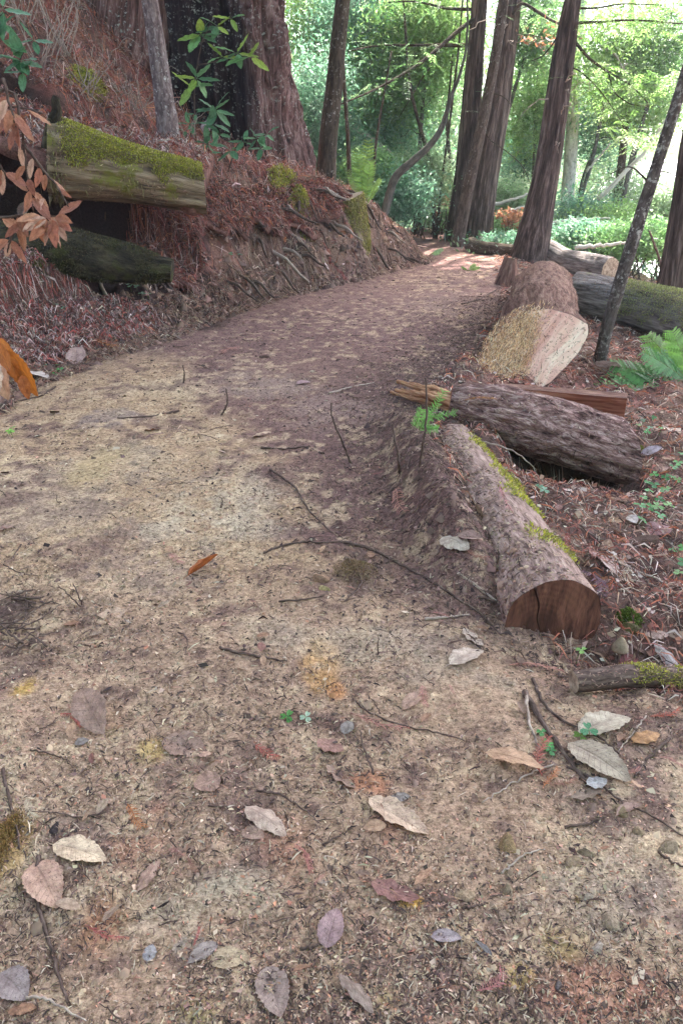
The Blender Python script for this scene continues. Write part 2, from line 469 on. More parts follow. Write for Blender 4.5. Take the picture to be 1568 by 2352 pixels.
t = NT('soil', .95, .12)
cb = t.attr('col', 'Color')
p = t.pos()
na = t.noise(t.map(p, (1, 1, 1)), 55, 5, .72)
nb = t.noise(t.map(p, (1, 1, 1)), 190, 3, .7)
nf = t.noise(t.map(p, (60, 220, 90)), 1.0, 4, .7, .8)
k = t.math('ADD', t.math('ADD', t.math('MULTIPLY', na, .5), t.math('MULTIPLY', nb, .25)), t.math('MULTIPLY', nf, .25))
c = t.mix(1.0, cb, t.ramp(k, (.37, (.14, .11, .10)), (.455, (.66, .62, .60)), (.54, (1.12, 1.11, 1.10)), (.65, (1.7, 1.64, 1.58))), 'MULTIPLY')
t.base(c)
t.bump(k, 1.0, .012)
M_SOIL = t.m
t = NT('river_gravel', .9, .1)
n = t.noise(t.pos(), 1.2, 6, .7)
t.base(t.ramp(n, (.35, (.62, .60, .55)), (.6, (.82, .80, .76))))
M_BAR = t.m

def submesh(name, sel, mat):
    f = gF[sel]; u, inv = np.unique(f.ravel(), return_inverse=True)
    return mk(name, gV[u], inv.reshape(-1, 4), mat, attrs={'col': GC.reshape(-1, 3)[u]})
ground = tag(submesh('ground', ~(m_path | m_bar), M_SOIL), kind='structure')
path = tag(submesh('path', m_path, M_SOIL), kind='structure')
bar = tag(submesh('river_bank', m_bar, M_BAR), kind='structure')

# ------------------------------------------------------------------ loose bits on the ground (uncountable: stuff)
def scat(n, y0, y1, x0=None, x1=None, power=1.6):
    u = rng.random(n)
    a = y0 ** (1 - power); b = y1 ** (1 - power)
    y = (a + u * (b - a)) ** (1 / (1 - power))
    w = .62 * y + .5
    x = rng.uniform(-1, 1, n) * w
    return x, y
def pal(n, *cols):
    c = np.array(cols)[rng.integers(0, len(cols), n)]
    return np.clip(c * rng.uniform(.65, 1.35, (n, 1)) * rng.uniform(.93, 1.07, (n, 3)), .005, .9)
def slivers(x, y, L, w, col, lift=.004, tilt=.4, yaw=None, arch=0.0, H=H):
    """Thin blades lying on the ground: two quads each."""
    n = len(x); a = rng.uniform(0, 2 * np.pi, n) if yaw is None else yaw
    dx, dy = np.cos(a) * L / 2, np.sin(a) * L / 2
    zc = H(x, y)
    A = np.stack([x - dx, y - dy, H(x - dx, y - dy) + lift * rng.random(n)], -1)
    B = np.stack([x + dx, y + dy, H(x + dx, y + dy) + lift * rng.random(n)], -1)
    C = np.stack([x, y, np.maximum(zc, (A[:, 2] + B[:, 2]) / 2) + lift * rng.random(n) + arch * L * rng.random(n)], -1)
    bend = rng.normal(0, .06, n) * L
    C[:, 0] += -np.sin(a) * bend; C[:, 1] += np.cos(a) * bend
    wx, wy = -np.sin(a) * w / 2, np.cos(a) * w / 2
    wz = rng.normal(0, tilt, n) * w
    W = np.stack([wx, wy, wz], -1)
    V = np.stack([A - W * .5, A + W * .5, C - W, C + W, B - W * .35, B + W * .35], 1).reshape(-1, 3)
    i = np.arange(n)[:, None] * 6
    F = np.concatenate([i + np.array([[0, 2, 3, 1]]), i + np.array([[2, 4, 5, 3]])])
    return V, F, np.repeat(col, 6, 0)
def chips(x, y, s, col, lift=.003, flat=.5):
    n = len(x); z = H(x, y) + lift * rng.random(n)
    nrm = rng.normal(0, flat, (n, 3)); nrm[:, 2] = 1; nrm /= np.linalg.norm(nrm, axis=1)[:, None]
    a = rng.uniform(0, 2 * np.pi, n)
    u = np.stack([np.cos(a), np.sin(a), np.zeros(n)], -1); u -= nrm * (u * nrm).sum(1)[:, None]; u /= np.linalg.norm(u, axis=1)[:, None]
    v = np.cross(nrm, u)
    c = np.stack([x, y, z], -1)
    r1, r2 = s * rng.uniform(.6, 1.2, n), s * rng.uniform(.3, .9, n)
    off = [(1, .3), (.1, 1), (-1, -.2), (-.2, -1)]
    V = np.stack([c + u * (r1 * p * rng.uniform(.6, 1.2, n))[:, None] + v * (r2 * q * rng.uniform(.6, 1.2, n))[:, None] for p, q in off], 1)
    low = V[:, :, 2] - (c[:, 2] - .0015)[:, None]
    V = V.reshape(-1, 3)
    F = np.arange(n)[:, None] * 4 + np.arange(4)[None]
    return V, F, np.repeat(col, 4, 0)
def crumbs(x, y, s, col):
    n = len(x); z = H(x, y)
    a = rng.uniform(0, 2 * np.pi, n)
    c = np.stack([x, y, z], -1); V = []
    for k in range(5):
        r = s * rng.uniform(.6, 1.2, n)
        V.append(c + np.stack([np.cos(a + k * 1.2566) * r, np.sin(a + k * 1.2566) * r, -.35 * s], -1))
    V.append(c + np.stack([rng.normal(0, .3, n) * s, rng.normal(0, .3, n) * s, s * rng.uniform(.35, .95, n)], -1))
    V = np.stack(V, 1).reshape(-1, 3)
    i = np.arange(n)[:, None] * 6
    F = np.concatenate([i + np.array([[k, (k + 1) % 5, 5]]) for k in range(5)])
    return V, F, np.repeat(col, 6, 0)
def stuff(name, parts, mat, label=None):
    b = MB()
    for V, F, c in parts: b.add(V, F, col=c)
    return tag(b.build(name, mat, smooth=False), kind='stuff')
M_BITS = bits_mat('loose_bits')
M_LITTER = bits_mat('dry_litter', .15, .8)
def soil_at(x, y): return soil_colours(x, y, 0)

x, y = scat(90000, .75, 8.5); k = (on_path(x, y) > rng.random(len(x)) * .9) & (fbm2(x * 3, y * 3, 3, 611) + .1 > rng.normal(0, .13, len(x)))
x, y = x[k], y[k]
s = np.exp(rng.normal(-5.75, .5, len(x))) * (.8 + .16 * y)
stuff('soil_crumbs', [crumbs(x, y, s, np.clip(soil_at(x, y) * rng.uniform(.5, 1.35, (len(x), 1)), 0, .8))], M_BITS)
# broken needles and rootlets, mostly dark, some tan
x, y = scat(70000, .75, 13); k = (x < rgt_x(y) + 3) & (fbm2(x * 2.4, y * 2.4, 3, 613) + .06 > rng.normal(0, .12, len(x))); x, y = x[k], y[k]
n = len(x)
L = np.exp(rng.normal(-4.35, .45, n)) * (.75 + .16 * y); w = rng.uniform(.0010, .0030, n) * (.7 + .25 * y)
c = np.where(rng.random((n, 1)) < .62, pal(n, (.07, .045, .04), (.10, .06, .05), (.05, .035, .03)), pal(n, (.36, .25, .17), (.28, .15, .10), (.42, .32, .23)))
xf_, yf_ = scat(56000, .75, 11); kf = (on_path(xf_, yf_) > .1) & (fbm2(xf_ * 2.8, yf_ * 2.8, 3, 615) + .05 > rng.normal(0, .12, len(xf_))); xf_, yf_ = xf_[kf], yf_[kf]; nf_ = len(xf_)
cf = pal(nf_, (.07, .045, .038), (.12, .075, .06), (.05, .035, .03), (.18, .11, .085), (.4, .3, .21))
stuff('broken_needles', [slivers(x, y, L, w, c, .006), chips(xf_, yf_, np.exp(rng.normal(-5.5, .5, nf_)) * (.7 + .22 * yf_), cf, .004, .4)], M_BITS)
# pale and rust coloured chips of bark and wood
x, y = scat(30000, .75, 5.0, power=2.2)
nz = fbm2(x * 2.2, y * 2.2, 3, 301)
k = (on_path(x, y) > .3) & (nz > rng.normal(.02, .12, len(x))); x, y = x[k], y[k]
n = len(x)
c = pal(n, (.50, .27, .19), (.42, .19, .12), (.55, .38, .28), (.34, .2, .15), (.5, .36, .24))
stuff('wood_chips', [chips(x, y, np.exp(rng.normal(-5.6, .4, n)), c)], M_BITS)

# needle duff of the left bank and of the slope on the right
def left_side(n, y0, y1, d0, d1):
    y = rng.uniform(y0, y1, n); x = toe_x(y) - rng.uniform(d0, d1, n) ; return x, y
parts = []
x, y = left_side(52000, 4.6, 14.5, -.02, 5.2)
d = toe_x(y) - x
steep = (y > 7.9) & (d < 1.0)
hollow = (x < -1.1) & (y > 6.95) & (y < 8.55)
bare = fbm2(x * 1.7, y * 1.7, 3, 651) < rng.normal(-.13, .05, len(x))
k = (~steep | (rng.random(len(x)) < .25)) & ~hollow & ~bare; x, y, d = x[k], y[k], d[k]; n = len(x)
c = pal(n, (.36, .10, .075), (.28, .09, .07), (.42, .22, .18), (.12, .07, .06), (.54, .38, .32), (.44, .16, .09), (.08, .05, .045))
parts.append(slivers(x, y, rng.uniform(.03, .12, n), rng.uniform(.003, .007, n), c, .03, .5, arch=.15))
x, y = left_side(6000, 7.5, 14, 1.0, 5.2); kh = ~((x < -1.1) & (y > 6.95) & (y < 8.55)); x, y = x[kh], y[kh]; n = len(x)
V, F, c = slivers(x, y, rng.uniform(.06, .24, n), rng.uniform(.003, .006, n), pal(n, (.42, .12, .09), (.34, .17, .13), (.56, .40, .34), (.12, .07, .06), (.48, .2, .11)), .10, .6, arch=.3); parts.append((V, F, c))
x, y = left_side(15000, 4.6, 13.5, 0, 4.6); kh = ~((x < -1.1) & (y > 6.95) & (y < 8.55)) & (fbm2(x * 2.1, y * 2.1, 3, 661) > rng.normal(-.02, .1, len(x))); x, y = x[kh], y[kh]; n = len(x)
c = pal(n, (.46, .27, .23), (.34, .14, .10), (.64, .49, .44), (.18, .10, .08), (.46, .24, .15))
parts.append(chips(x, y, rng.uniform(.012, .05, n), c, .03, .5))
n = 15000; x = rng.uniform(-3.5, -1.5, n); y = rng.uniform(5.5, 7.1, n); kq = toe_x(y) - x > .05; x, y = x[kq], y[kq]; n = len(x)
parts.append(slivers(x, y, rng.uniform(.03, .14, n), rng.uniform(.003, .007, n), pal(n, (.38, .10, .08), (.24, .09, .07), (.48, .28, .24), (.12, .07, .06), (.58, .44, .38), (.07, .045, .04), (.2, .13, .1)), .05, .7, arch=.25))
stuff('bank_litter', parts, M_LITTER)
# rootlets and fibres hanging out of the cut bank
y = rng.uniform(7.0, 13.2, 18000); d = rng.uniform(-.12, 1.15, len(y)); x = toe_x(y) - d; kh = ~((x < -1.2) & (y > 6.95) & (y < 8.55)); x, y, d = x[kh], y[kh], d[kh]; n = len(x)
yaw = np.arctan2(-.72, .70) + rng.normal(0, 1.15, n)
c = pal(n, (.30, .19, .14), (.20, .12, .09), (.10, .06, .05), (.50, .36, .27), (.34, .2, .15))
L = rng.uniform(.03, .16, n)
kk_ = fbm2(x * 2.2, y * 2.2, 3, 641) > rng.normal(-.06, .12, n); x, y, L, yaw, c = x[kk_], y[kk_], L[kk_], yaw[kk_], c[kk_]; n = len(x)
b1 = slivers(x, y, L, rng.uniform(.003, .006, n), c, .03, .8, yaw, .15)
y = rng.uniform(4.3, 9, 7000); d = rng.uniform(-.25, .35, len(y)); x = toe_x(y) - d; n = len(x)
c = pal(n, (.22, .13, .10), (.12, .075, .06), (.36, .26, .19), (.30, .15, .11))
b2 = slivers(x, y, rng.uniform(.03, .12, n), rng.uniform(.0025, .005, n), c, .03, .8, None, .2)
stuff('root_fibres', [b1, b2], M_LITTER)
# clods of crumbled earth on the cut bank, at its toe and along the right edge of the path
y = rng.uniform(4.4, 12.8, 5200); d = np.abs(rng.normal(0, .45, len(y))) - .22; x = toe_x(y) - d
s = np.exp(rng.normal(-3.75, .5, len(x)))
y2 = rng.uniform(2.2, 9, 1800); x2 = rgt_x(y2) - np.abs(rng.normal(0, .3, len(y2))) + .1; s2 = np.exp(rng.normal(-4.3, .45, len(x2)))
x, y, s = np.r_[x, x2], np.r_[y, y2], np.r_[s, s2]; n = len(x)
stuff('earth_clods', [crumbs(x, y, s, pal(n, (.20, .12, .09), (.13, .078, .06), (.26, .165, .125), (.09, .055, .045)))], M_BITS)
parts = []
y = 1.5 + 13 * rng.random(46000) ** 1.5; e = rng.uniform(-.05, 1, len(y)) ** 1 * (1.2 + .55 * y); x = rgt_x(y) + e + .1; k = x < .6 * y + .8; x, y = x[k], y[k]; n = len(x)
c = pal(n, (.28, .10, .08), (.14, .07, .055), (.40, .24, .18), (.09, .055, .045), (.56, .44, .36), (.42, .14, .08), (.07, .045, .04))
parts.append(slivers(x, y, rng.uniform(.02, .14, n) * (.6 + .06 * y), rng.uniform(.0018, .005, n) * (.7 + .12 * y), c, .025, .5, arch=.15))
y = 1.4 + 12 * rng.random(12000) ** 1.5; e = rng.random(len(y)) * (1 + .5 * y); x = rgt_x(y) + e + .08; k = x < .6 * y + .8; x, y = x[k], y[k]; n = len(x)
c = pal(n, (.40, .26, .20), (.30, .14, .11), (.60, .48, .40), (.17, .10, .08), (.42, .18, .12))
parts.append(chips(x, y, rng.uniform(.007, .028, n) * (.6 + .1 * y), c, .02, .45))
stuff('slope_litter', parts, M_LITTER)
# dark humus clods and threads along the right edge of the path
y = rng.uniform(1.9, 9, 16000); x = rgt_x(y) - np.abs(rng.normal(0, .42, len(y))) + .06; n = len(x)
c = pal(n, (.09, .055, .048), (.14, .085, .07), (.06, .04, .035), (.25, .16, .12))
stuff('humus_threads', [slivers(x, y, rng.uniform(.012, .05, n), rng.uniform(.0012, .0025, n), c, .012, .6, None, .08),
                        crumbs(x[:4000], y[:4000] + .02, rng.uniform(.004, .014, 4000), c[:4000])], M_BITS)
# ------------------------------------------------------------------ bark and wood
M_REDWOOD = bark_mat('redwood_bark', (.018, .012, .010), (.082, .056, .047), (.26, .195, .168), 20, 1.5, bump=1, bd=.06)
M_GIANT = bark_mat('giant_bark', (.025, .015, .013), (.14, .078, .066), (.36, .25, .22), 18, 2.0, lichen=(.36, .35, .30), lichen_amt=.03, bump=1, bd=.06, vcol=True)
M_DARKBARK = bark_mat('dark_bark', (.022, .016, .012), (.062, .046, .032), (.13, .10, .075), 26, 4, lichen=(.3, .29, .25), lichen_amt=.02)
M_GREYBARK = bark_mat('grey_bark', (.05, .035, .033), (.14, .10, .095), (.29, .235, .22), 30, 10, lichen=(.48, .46, .42), lichen_amt=.03)
M_BENT = bark_mat('bent_trunk_bark', (.04, .038, .032), (.09, .085, .075), (.16, .15, .13), 18, 6)
M_SLIM = bark_mat('slim_brown_bark', (.03, .02, .016), (.085, .06, .048), (.16, .12, .10), 24, 6, lichen=(.3, .28, .25), lichen_amt=.01)
M_MOTTLED = bark_mat('mottled_bark', (.025, .02, .017), (.075, .058, .05), (.14, .115, .10), 22, 9, lichen=(.34, .32, .28), lichen_amt=.07)
M_PALEBARK = bark_mat('pale_bark', (.30, .28, .26), (.55, .53, .5), (.72, .7, .66), 14, 6, lichen=(.2, .18, .16), lichen_amt=.03)
M_POLE = bark_mat('weathered_pole', (.28, .25, .21), (.46, .42, .36), (.62, .58, .52), 20, 3)
M_LOGBARK = bark_mat('log_bark', (.03, .014, .013), (.26, .145, .125), (.66, .47, .41), 34, 11, bump=1.0, bd=.05)
M_REDLOG = bark_mat('stringy_log_bark', (.055, .028, .022), (.19, .10, .075), (.34, .21, .16), 26, 5, bump=1, bd=.03)
M_MOSSLOG = bark_mat('weathered_log', (.05, .032, .022), (.20, .145, .09), (.36, .275, .185), 22, 2.2, moss=(.16, .15, .035), moss_amt=.10, bump=1, bd=.025)
M_ROTLOG = bark_mat('rotten_log', (.012, .010, .008), (.04, .032, .02), (.10, .08, .045), 14, 6, moss=(.06, .058, .018), moss_amt=.10, bump=1, bd=.04)
M_GREYLOG = bark_mat('grey_log', (.05, .04, .038), (.18, .15, .14), (.36, .32, .30), 22, 4, moss=(.24, .26, .09), moss_amt=.0, bump=.9, bd=.03)
M_WORN = bark_mat('worn_log', (.10, .062, .05), (.27, .175, .145), (.40, .285, .24), 40, 8, moss=(.22, .19, .1), moss_amt=-.02, bump=.8, bd=.012)
M_TWIG = bark_mat('twig_bark', (.035, .022, .018), (.10, .065, .052), (.21, .15, .12), 90, 20, bump=.6, bd=.004)
M_PALETWIG = bark_mat('pale_twig_bark', (.16, .115, .09), (.33, .25, .20), (.52, .43, .36), 90, 20, bump=.5, bd=.004)
M_STUMPM = bark_mat('mossy_stump_bark', (.06, .04, .03), (.22, .15, .10), (.40, .31, .2), 22, 6, moss=(.20, .19, .05), moss_amt=.10, bump=1, bd=.03)
M_MOSS = bits_mat('moss', .3, .9)

t = NT('dark_cut_wood', .8, .2)
v = t.attr('bk')
rr = t.n('VectorMath', operation='LENGTH', Vector=t.map(v, (1, 1.0, 0), (-.045, .012, 0))).outputs['Value']
wv = t.math('SINE', t.math('MULTIPLY', t.math('ADD', rr, t.math('MULTIPLY', t.noise(v, 14, 3), .02)), 330))
st = t.noise(t.map(v, (30, 6, 1)), 1.0, 5, .7, .5)
c = t.ramp(t.math('ADD', t.math('MULTIPLY', st, .8), t.math('MULTIPLY', wv, .016)), (.25, (.035, .014, .010)), (.42, (.13, .052, .034)), (.6, (.25, .112, .074)))
c = t.mix(t.ramp(rr, (.035, .7), (.075, 0)), c, (.05, .02, .014))
t.base(c); t.bump(st, .5, .01); M_CUTDARK = t.m
GRAIN = -34
t = NT('fresh_cut_wood', .75, .2)
v = t.attr('bk')
w = t.noise(t.map(v, (7.5, 7.5, 0)), 1.0, 4, .6, .3)
gr = t.n('Mapping', Vector=v, Rotation=(0, 0, R_(GRAIN))).outputs[0]; rot = t.map(gr, (18, 2.2, 1))
st = t.noise(rot, 1.0, 5, .65, .9)
band = t.noise(t.map(gr, (5.5, .9, 1), (.3, 0, 0)), 1.0, 2, .5, .8)
c = t.ramp(t.math('ADD', t.math('MULTIPLY', band, .5), t.math('MULTIPLY', st, .5)), (.36, (.56, .29, .21)), (.45, (.66, .37, .28)), (.53, (.76, .50, .36)), (.62, (.84, .66, .48)))
c = t.mix(t.ramp(t.noise(v, 30, 5, .75), (.56, 0), (.64, .85)), c, (.26, .15, .10))
t.base(c); t.bump(st, .45, .01); M_CUTPALE = t.m
t = NT('split_red_wood', .7, .2)
v = t.attr('bk')
st = t.noise(t.map(v, (40, 40, 3)), 1.0, 5, .65, .4)
t.base(t.ramp(st, (.35, (.10, .03, .02)), (.5, (.24, .075, .045)), (.66, (.40, .17, .11)))); t.bump(st, .6, .012); M_SPLIT = t.m
t = NT('old_cut_wood', .85, .15)
v = t.attr('bk'); st = t.noise(t.map(v, (20, 20, 5)), 1.0, 5, .7, .5)
t.base(t.ramp(st, (.35, (.12, .08, .055)), (.5, (.3, .22, .15)), (.65, (.46, .37, .27)))); t.bump(st, .6, .012); M_CUTOLD = t.m

def ridges(fx, fl, amp, seed=0, sharp=1.0, lump=0.0):
    def f(bk, rr):
        x, y, z = bk[..., 0], bk[..., 1], bk[..., 2]
        wx = .5 * vn3(x * 3, y * 3, z * 2, seed + 5)
        n = vn3(x * fx + wx, y * fx - wx, z * fl, seed); m = vn3(x * fx * 2.3, y * fx * 2.3, z * fl * 2.2, seed + 1)
        v = (1 - np.abs(2 * n - 1)) ** sharp * .7 + m * .3 - .5
        return amp * v + (lump * (vn3(x * 2.2, y * 2.2, z * 1.4, seed + 2) - .5) if lump else 0)
    return f

def log(name, label, P, r, mat, face=None, nseg=56, nlen=70, disp=None, cuts=(None, None), group=None, cat='log', base=None, face_open=(True, True), face_labels=(None, None), end_ring=None):
    """A felled or fallen log: bark tube with real ends cut at their own planes."""
    P = np.asarray(P, float)
    Q, rr, s = resample(P, nlen, 0, r)
    T, A, B = frames(Q)
    th = np.linspace(0, 2 * np.pi, nseg, endpoint=False); c, sn = np.cos(th), np.sin(th)
    R = rr[:, None] * np.ones(nseg)
    rm = float(np.mean(rr)); bk = np.stack([rm * np.ones((nlen, 1)) * c, rm * np.ones((nlen, 1)) * sn, s[:, None] * np.ones(nseg)], -1)
    if disp is not None: R = R + disp(bk, R)
    rad = c[:, None] * A[:, None] + sn[:, None] * B[:, None]
    off = R[..., None] * rad
    V = Q[:, None] + off
    for e, cn in enumerate(cuts):
        if cn is None: continue
        cn = np.asarray(cn, float) / np.linalg.norm(cn)
        i0 = 0 if e == 0 else nlen - 1
        sh = -(off[i0] @ cn) / (T[i0] @ cn)
        m = max(4, int(nlen * .3))
        for k in range(m):
            i = k if e == 0 else nlen - 1 - k
            V[i] += (sh * (1 - k / m))[:, None] * T[i0]
    if end_ring is not None:
        ring = np.asarray(end_ring); dl = ring - V[0]; m = int(nlen * .28)
        for k in range(m): V[k] += dl * (1 - k / m) ** 1.3
    th_ = thing(name, label, cat, base if base is not None else Q[0], group)
    bs = th_.location
    bark = mk('bark', V.reshape(-1, 3), grid_faces(nlen, nseg), mat, th_, bs, {'bk': bk.reshape(-1, 3)})
    for e in (0, 1):
        if not face_open[e] or face is None: continue
        i0 = 0 if e == 0 else nlen - 1
        cen = V[i0].mean(0); fr = np.array([.99, .93, .85, .7, .55, .4, .25, .1])
        fm = face[e] if isinstance(face, (list, tuple)) else face
        out = -T[i0] if e == 0 else T[i0]
        W = cen + fr[:, None, None] * (V[i0] - cen)
        bk2 = np.stack([fr[:, None] * rr[i0] * c, fr[:, None] * rr[i0] * sn, np.zeros((8, nseg))], -1)
        W = W + out * (rr[i0] * .035 * (vn3(bk2[..., 0] * 22, bk2[..., 1] * 22, bk2[..., 0] * 0, 5) - .55) + rr[i0] * .02 * (1 - fr[:, None] ** 6))[..., None]
        Vf = np.vstack([W.reshape(-1, 3), cen[None]]); b2 = np.vstack([bk2.reshape(-1, 3), [[0, 0, 0]]])
        j = np.arange(nseg); o = 7 * nseg
        F = [grid_faces(8, nseg), np.stack([o + j, o + (j + 1) % nseg, np.full(nseg, 8 * nseg)], 1)]
        fo = mk('cut_face', Vf, F, fm, th_, bs, {'bk': b2})
        if face_labels[e]: fo['label'] = face_labels[e]
    return th_, dict(V=V, Q=Q, rad=rad, bk=bk, T=T, th=th, s=s, R=R)

def surf_pts(G, n, mask):
    """Random points on a log surface where mask(pos, normal, t along 0..1) allows them."""
    V, rad = G['V'], G['rad']; nl, ns = V.shape[:2]
    i = rng.uniform(0, nl - 1.001, n); j = rng.uniform(0, ns, n)
    i0 = i.astype(int); j0 = j.astype(int) % ns; j1 = (j0 + 1) % ns; fi = (i - i0)[:, None]; fj = (j - j.astype(int))[:, None]
    P = (V[i0, j0] * (1 - fj) + V[i0, j1] * fj) * (1 - fi) + (V[i0 + 1, j0] * (1 - fj) + V[i0 + 1, j1] * fj) * fi
    N = rad[i0, j0]
    k = mask(P, N, i / (nl - 1)) > rng.random(n)
    return P[k], N[k]
def blades(P, N, h, w, col, spread=.8, droop=.0):
    n = len(P)
    D = N + rng.normal(0, spread, (n, 3)); D /= np.linalg.norm(D, axis=1)[:, None]
    hh = h * rng.uniform(.5, 1.4, n)
    S = np.cross(D, rng.normal(0, 1, (n, 3))); S /= np.linalg.norm(S, axis=1)[:, None] + 1e-9
    mid = P + D * (hh * .55)[:, None]
    tip = P + D * hh[:, None]; tip[:, 2] -= droop * hh
    ww = (w * rng.uniform(.6, 1.3, n))[:, None]
    V = np.stack([P - N * .004, mid - S * ww, tip, mid + S * ww], 1).reshape(-1, 3)
    F = np.arange(n)[:, None] * 4 + np.arange(4)[None]
    return V, F, np.repeat(col, 4, 0)
MOSSC = ((.40, .40, .05), (.50, .48, .07), (.30, .31, .05), (.22, .19, .06), (.52, .45, .17), (.30, .24, .10))
MOSSDK = ((.10, .11, .025), (.16, .15, .04), (.07, .075, .02))
def moss_on(G, th, n, mask, h=.018, w=.003, cols=MOSSC, spread=.8, droop=.1, name='moss'):
    P, N = surf_pts(G, n, mask)
    V, F, c = blades(P, N, h, w, pal(len(P), *cols), spread, droop)
    return tag(mk(name, V, F, M_MOSS, th, th.location, {'col': c}, smooth=False), kind='stuff')

# ------------------------------------------------------------------ the standing trees
def ground_pt(p, sink=.15): return np.array([p[0], p[1], float(H(p[0], p[1])) - sink])
def tree(name, label, pix, wpx, mat, y=None, ext=9.0, nseg=24, nlen=70, amp=.02, fx=14, fl=1.5, flare=0.0, group=None, base=None):
    """A trunk through the listed photograph points, all at the distance of its foot."""
    if y is None:
        b = hit(*pix[0]); y = b[1]
    P = [at(px, py, y) for px, py in pix]
    P[0] = np.array([P[0][0], y, float(H(P[0][0], y)) - .2]) if base is None else base
    dp = depth_of(P[0])
    r = [w * .92 / FPX * depth_of(p_) / 2 for w, p_ in zip(wpx, P)]
    d = P[-1] - P[-2]; d /= np.linalg.norm(d)
    P.append(P[-1] + d * ext); r.append(r[-1] * .72)
    P = np.array(P)
    Q, rr, s = resample(P, nlen, 0, r)
    if flare: rr = rr * (1 + flare * np.exp(-(s - .15) / .45))
    th = thing(name, label, 'tree', ground_pt(P[0], 0), group)
    V, F, bk = tube(Q, rr, nseg, ridges(fx, fl, amp, int(abs(P[0][0]) * 100)))
    mk('trunk', V, F, mat, th, th.location, {'bk': bk})
    return th, Q, rr, y
def branch(th, pts, r0, r1, mat=None, name='branch', n=18, jit=.0, nseg=6):
    Q, rr, s = resample(pts, n, jit, np.linspace(r0, r1, len(pts)))
    V, F, bk = tube(Q, rr, nseg)
    return mk(name, V, F, mat or M_DARKBARK, th, th.location, {'bk': bk}), Q
def px_branch(th, pix, y, w0, w1, mat=None, dy=0.0, **kw):
    P = [at(a, b, y + dy * i / max(1, len(pix) - 1)) for i, (a, b) in enumerate(pix)]
    k = depth_of(P[0]) / FPX / 2
    return branch(th, P, w0 * k, w1 * k, mat, **kw)

# the old redwood on the bank: broad fluted trunk, burnt hollow facing the path
def giant():
    y = 11.5; c0 = at(540, 375, y); zb = float(H(c0[0], c0[1])) - .5
    nseg, nlen = 220, 170
    z = np.linspace(zb, zb + 10, nlen); th = np.linspace(0, 2 * np.pi, nseg, endpoint=False)
    Z, TH = np.meshgrid(z, th, indexing='ij'); u = Z - zb - .5
    # angle 0 = right (+x), -90 deg = towards the path
    R = .78 + .17 * np.exp(-np.maximum(u, 0) / .7) - .01 * u
    lob = .11 * np.cos(3 * TH + .6 + .1 * u) + .045 * np.cos(7 * TH - 1 + .25 * u) + .10 * np.exp(-((np.mod(TH + 1.05 + np.pi, 2 * np.pi) - np.pi) / .22) ** 2) + .05 * np.cos(12 * TH + .4 * u) * (u < 4)
    dA = lambda a, w: np.exp(-((np.mod(TH - a + np.pi, 2 * np.pi) - np.pi) / w) ** 2)
    hollow = dA(R_(-118), .75) * sstep(3.4, 1.6, u + .5 * vn2(TH * 5, Z * 2, 3))
    R = R + .20 * dA(R_(-28), .22) * np.exp(-((u - 1.15 - .2 * np.sin(9 * TH)) / .42) ** 2) + .14 * dA(R_(-60), .16) * sstep(2.2, 1.2, u) + .22 * (vn3(np.cos(TH) * 1.6, np.sin(TH) * 1.6, Z * .7, 39) - .5)
    R = R * (1 + lob) - .26 * hollow + .08 * dA(R_(-20), .3) * np.exp(-((u - 1.0) / .4) ** 2)
    bx, by = R * np.cos(TH), R * np.sin(TH)
    wob = 1.2 * vn3(bx * 2, by * 2, Z * 1.2, 31)
    n = vn3(bx * 9 + wob, by * 9, Z * .9 + wob * .3, 32); m = vn3(bx * 22 + wob, by * 22, Z * 2.4, 33); q = vn3(bx * 45, by * 45, Z * 7, 35)
    R = R + .12 * ((1 - np.abs(2 * n - 1)) - .5) + .07 * ((1 - np.abs(2 * m - 1)) - .5) + .03 * (q - .5)
    # ragged edge of loose bark on the right
    R = R + .05 * dA(R_(-8), .25) * (vn3(bx * 0, by * 0, Z * 5, 36) - .4) * (u < 2.6)
    X = c0[0] - .16 + R * np.cos(TH) - .012 * u; Y = y + .9 + R * np.sin(TH)
    V = np.stack([X, Y, Z], -1).reshape(-1, 3); bk = np.stack([bx, by, Z - zb], -1).reshape(-1, 3)
    burn = np.clip(sstep(.35, .75, dA(R_(-118), .95) * sstep(4.5, 2.2, u) + .5 * (vn3(bx * 4, by * 4, Z * 1.3, 38) - .5)) + .55 * dA(R_(-70), .25) * sstep(2.8, 1.2, u), 0, 1)
    col = np.array([1.0, .95, .97]) * (1 - burn[..., None]) + np.array([.16, .15, .17]) * burn[..., None]
    t_ = thing('redwood_tree', 'huge old redwood with fluted bark and a burnt black hollow, on top of the bank', 'tree', (c0[0], y + .9, zb + .5))
    mk('trunk', V, grid_faces(nlen, nseg), M_GIANT, t_, t_.location, {'bk': bk, 'col': col.reshape(-1, 3)})
    return t_
giant()
# second redwood behind it on the left
y = 12.5; b = at(290, 185, y)
th = thing('redwood_tree', 'reddish redwood trunk on the upper bank left of the huge burnt one', 'tree', ground_pt(b, 0))
Q, rr, s = resample([ground_pt(b, .6), at(292, 100, y), at(302, 0, y), at(302, 0, y) + np.array([0.1, 0, 8])], 90, 0, [.85, .76, .72, .6])
V, F, bk = tube(Q, rr, 90, ridges(11, .9, .11, 4, lump=.1))
mk('trunk', V, F, M_GIANT, th, th.location, {'bk': bk, 'col': np.ones((len(bk), 3)) * (1.05, .92, .9)})

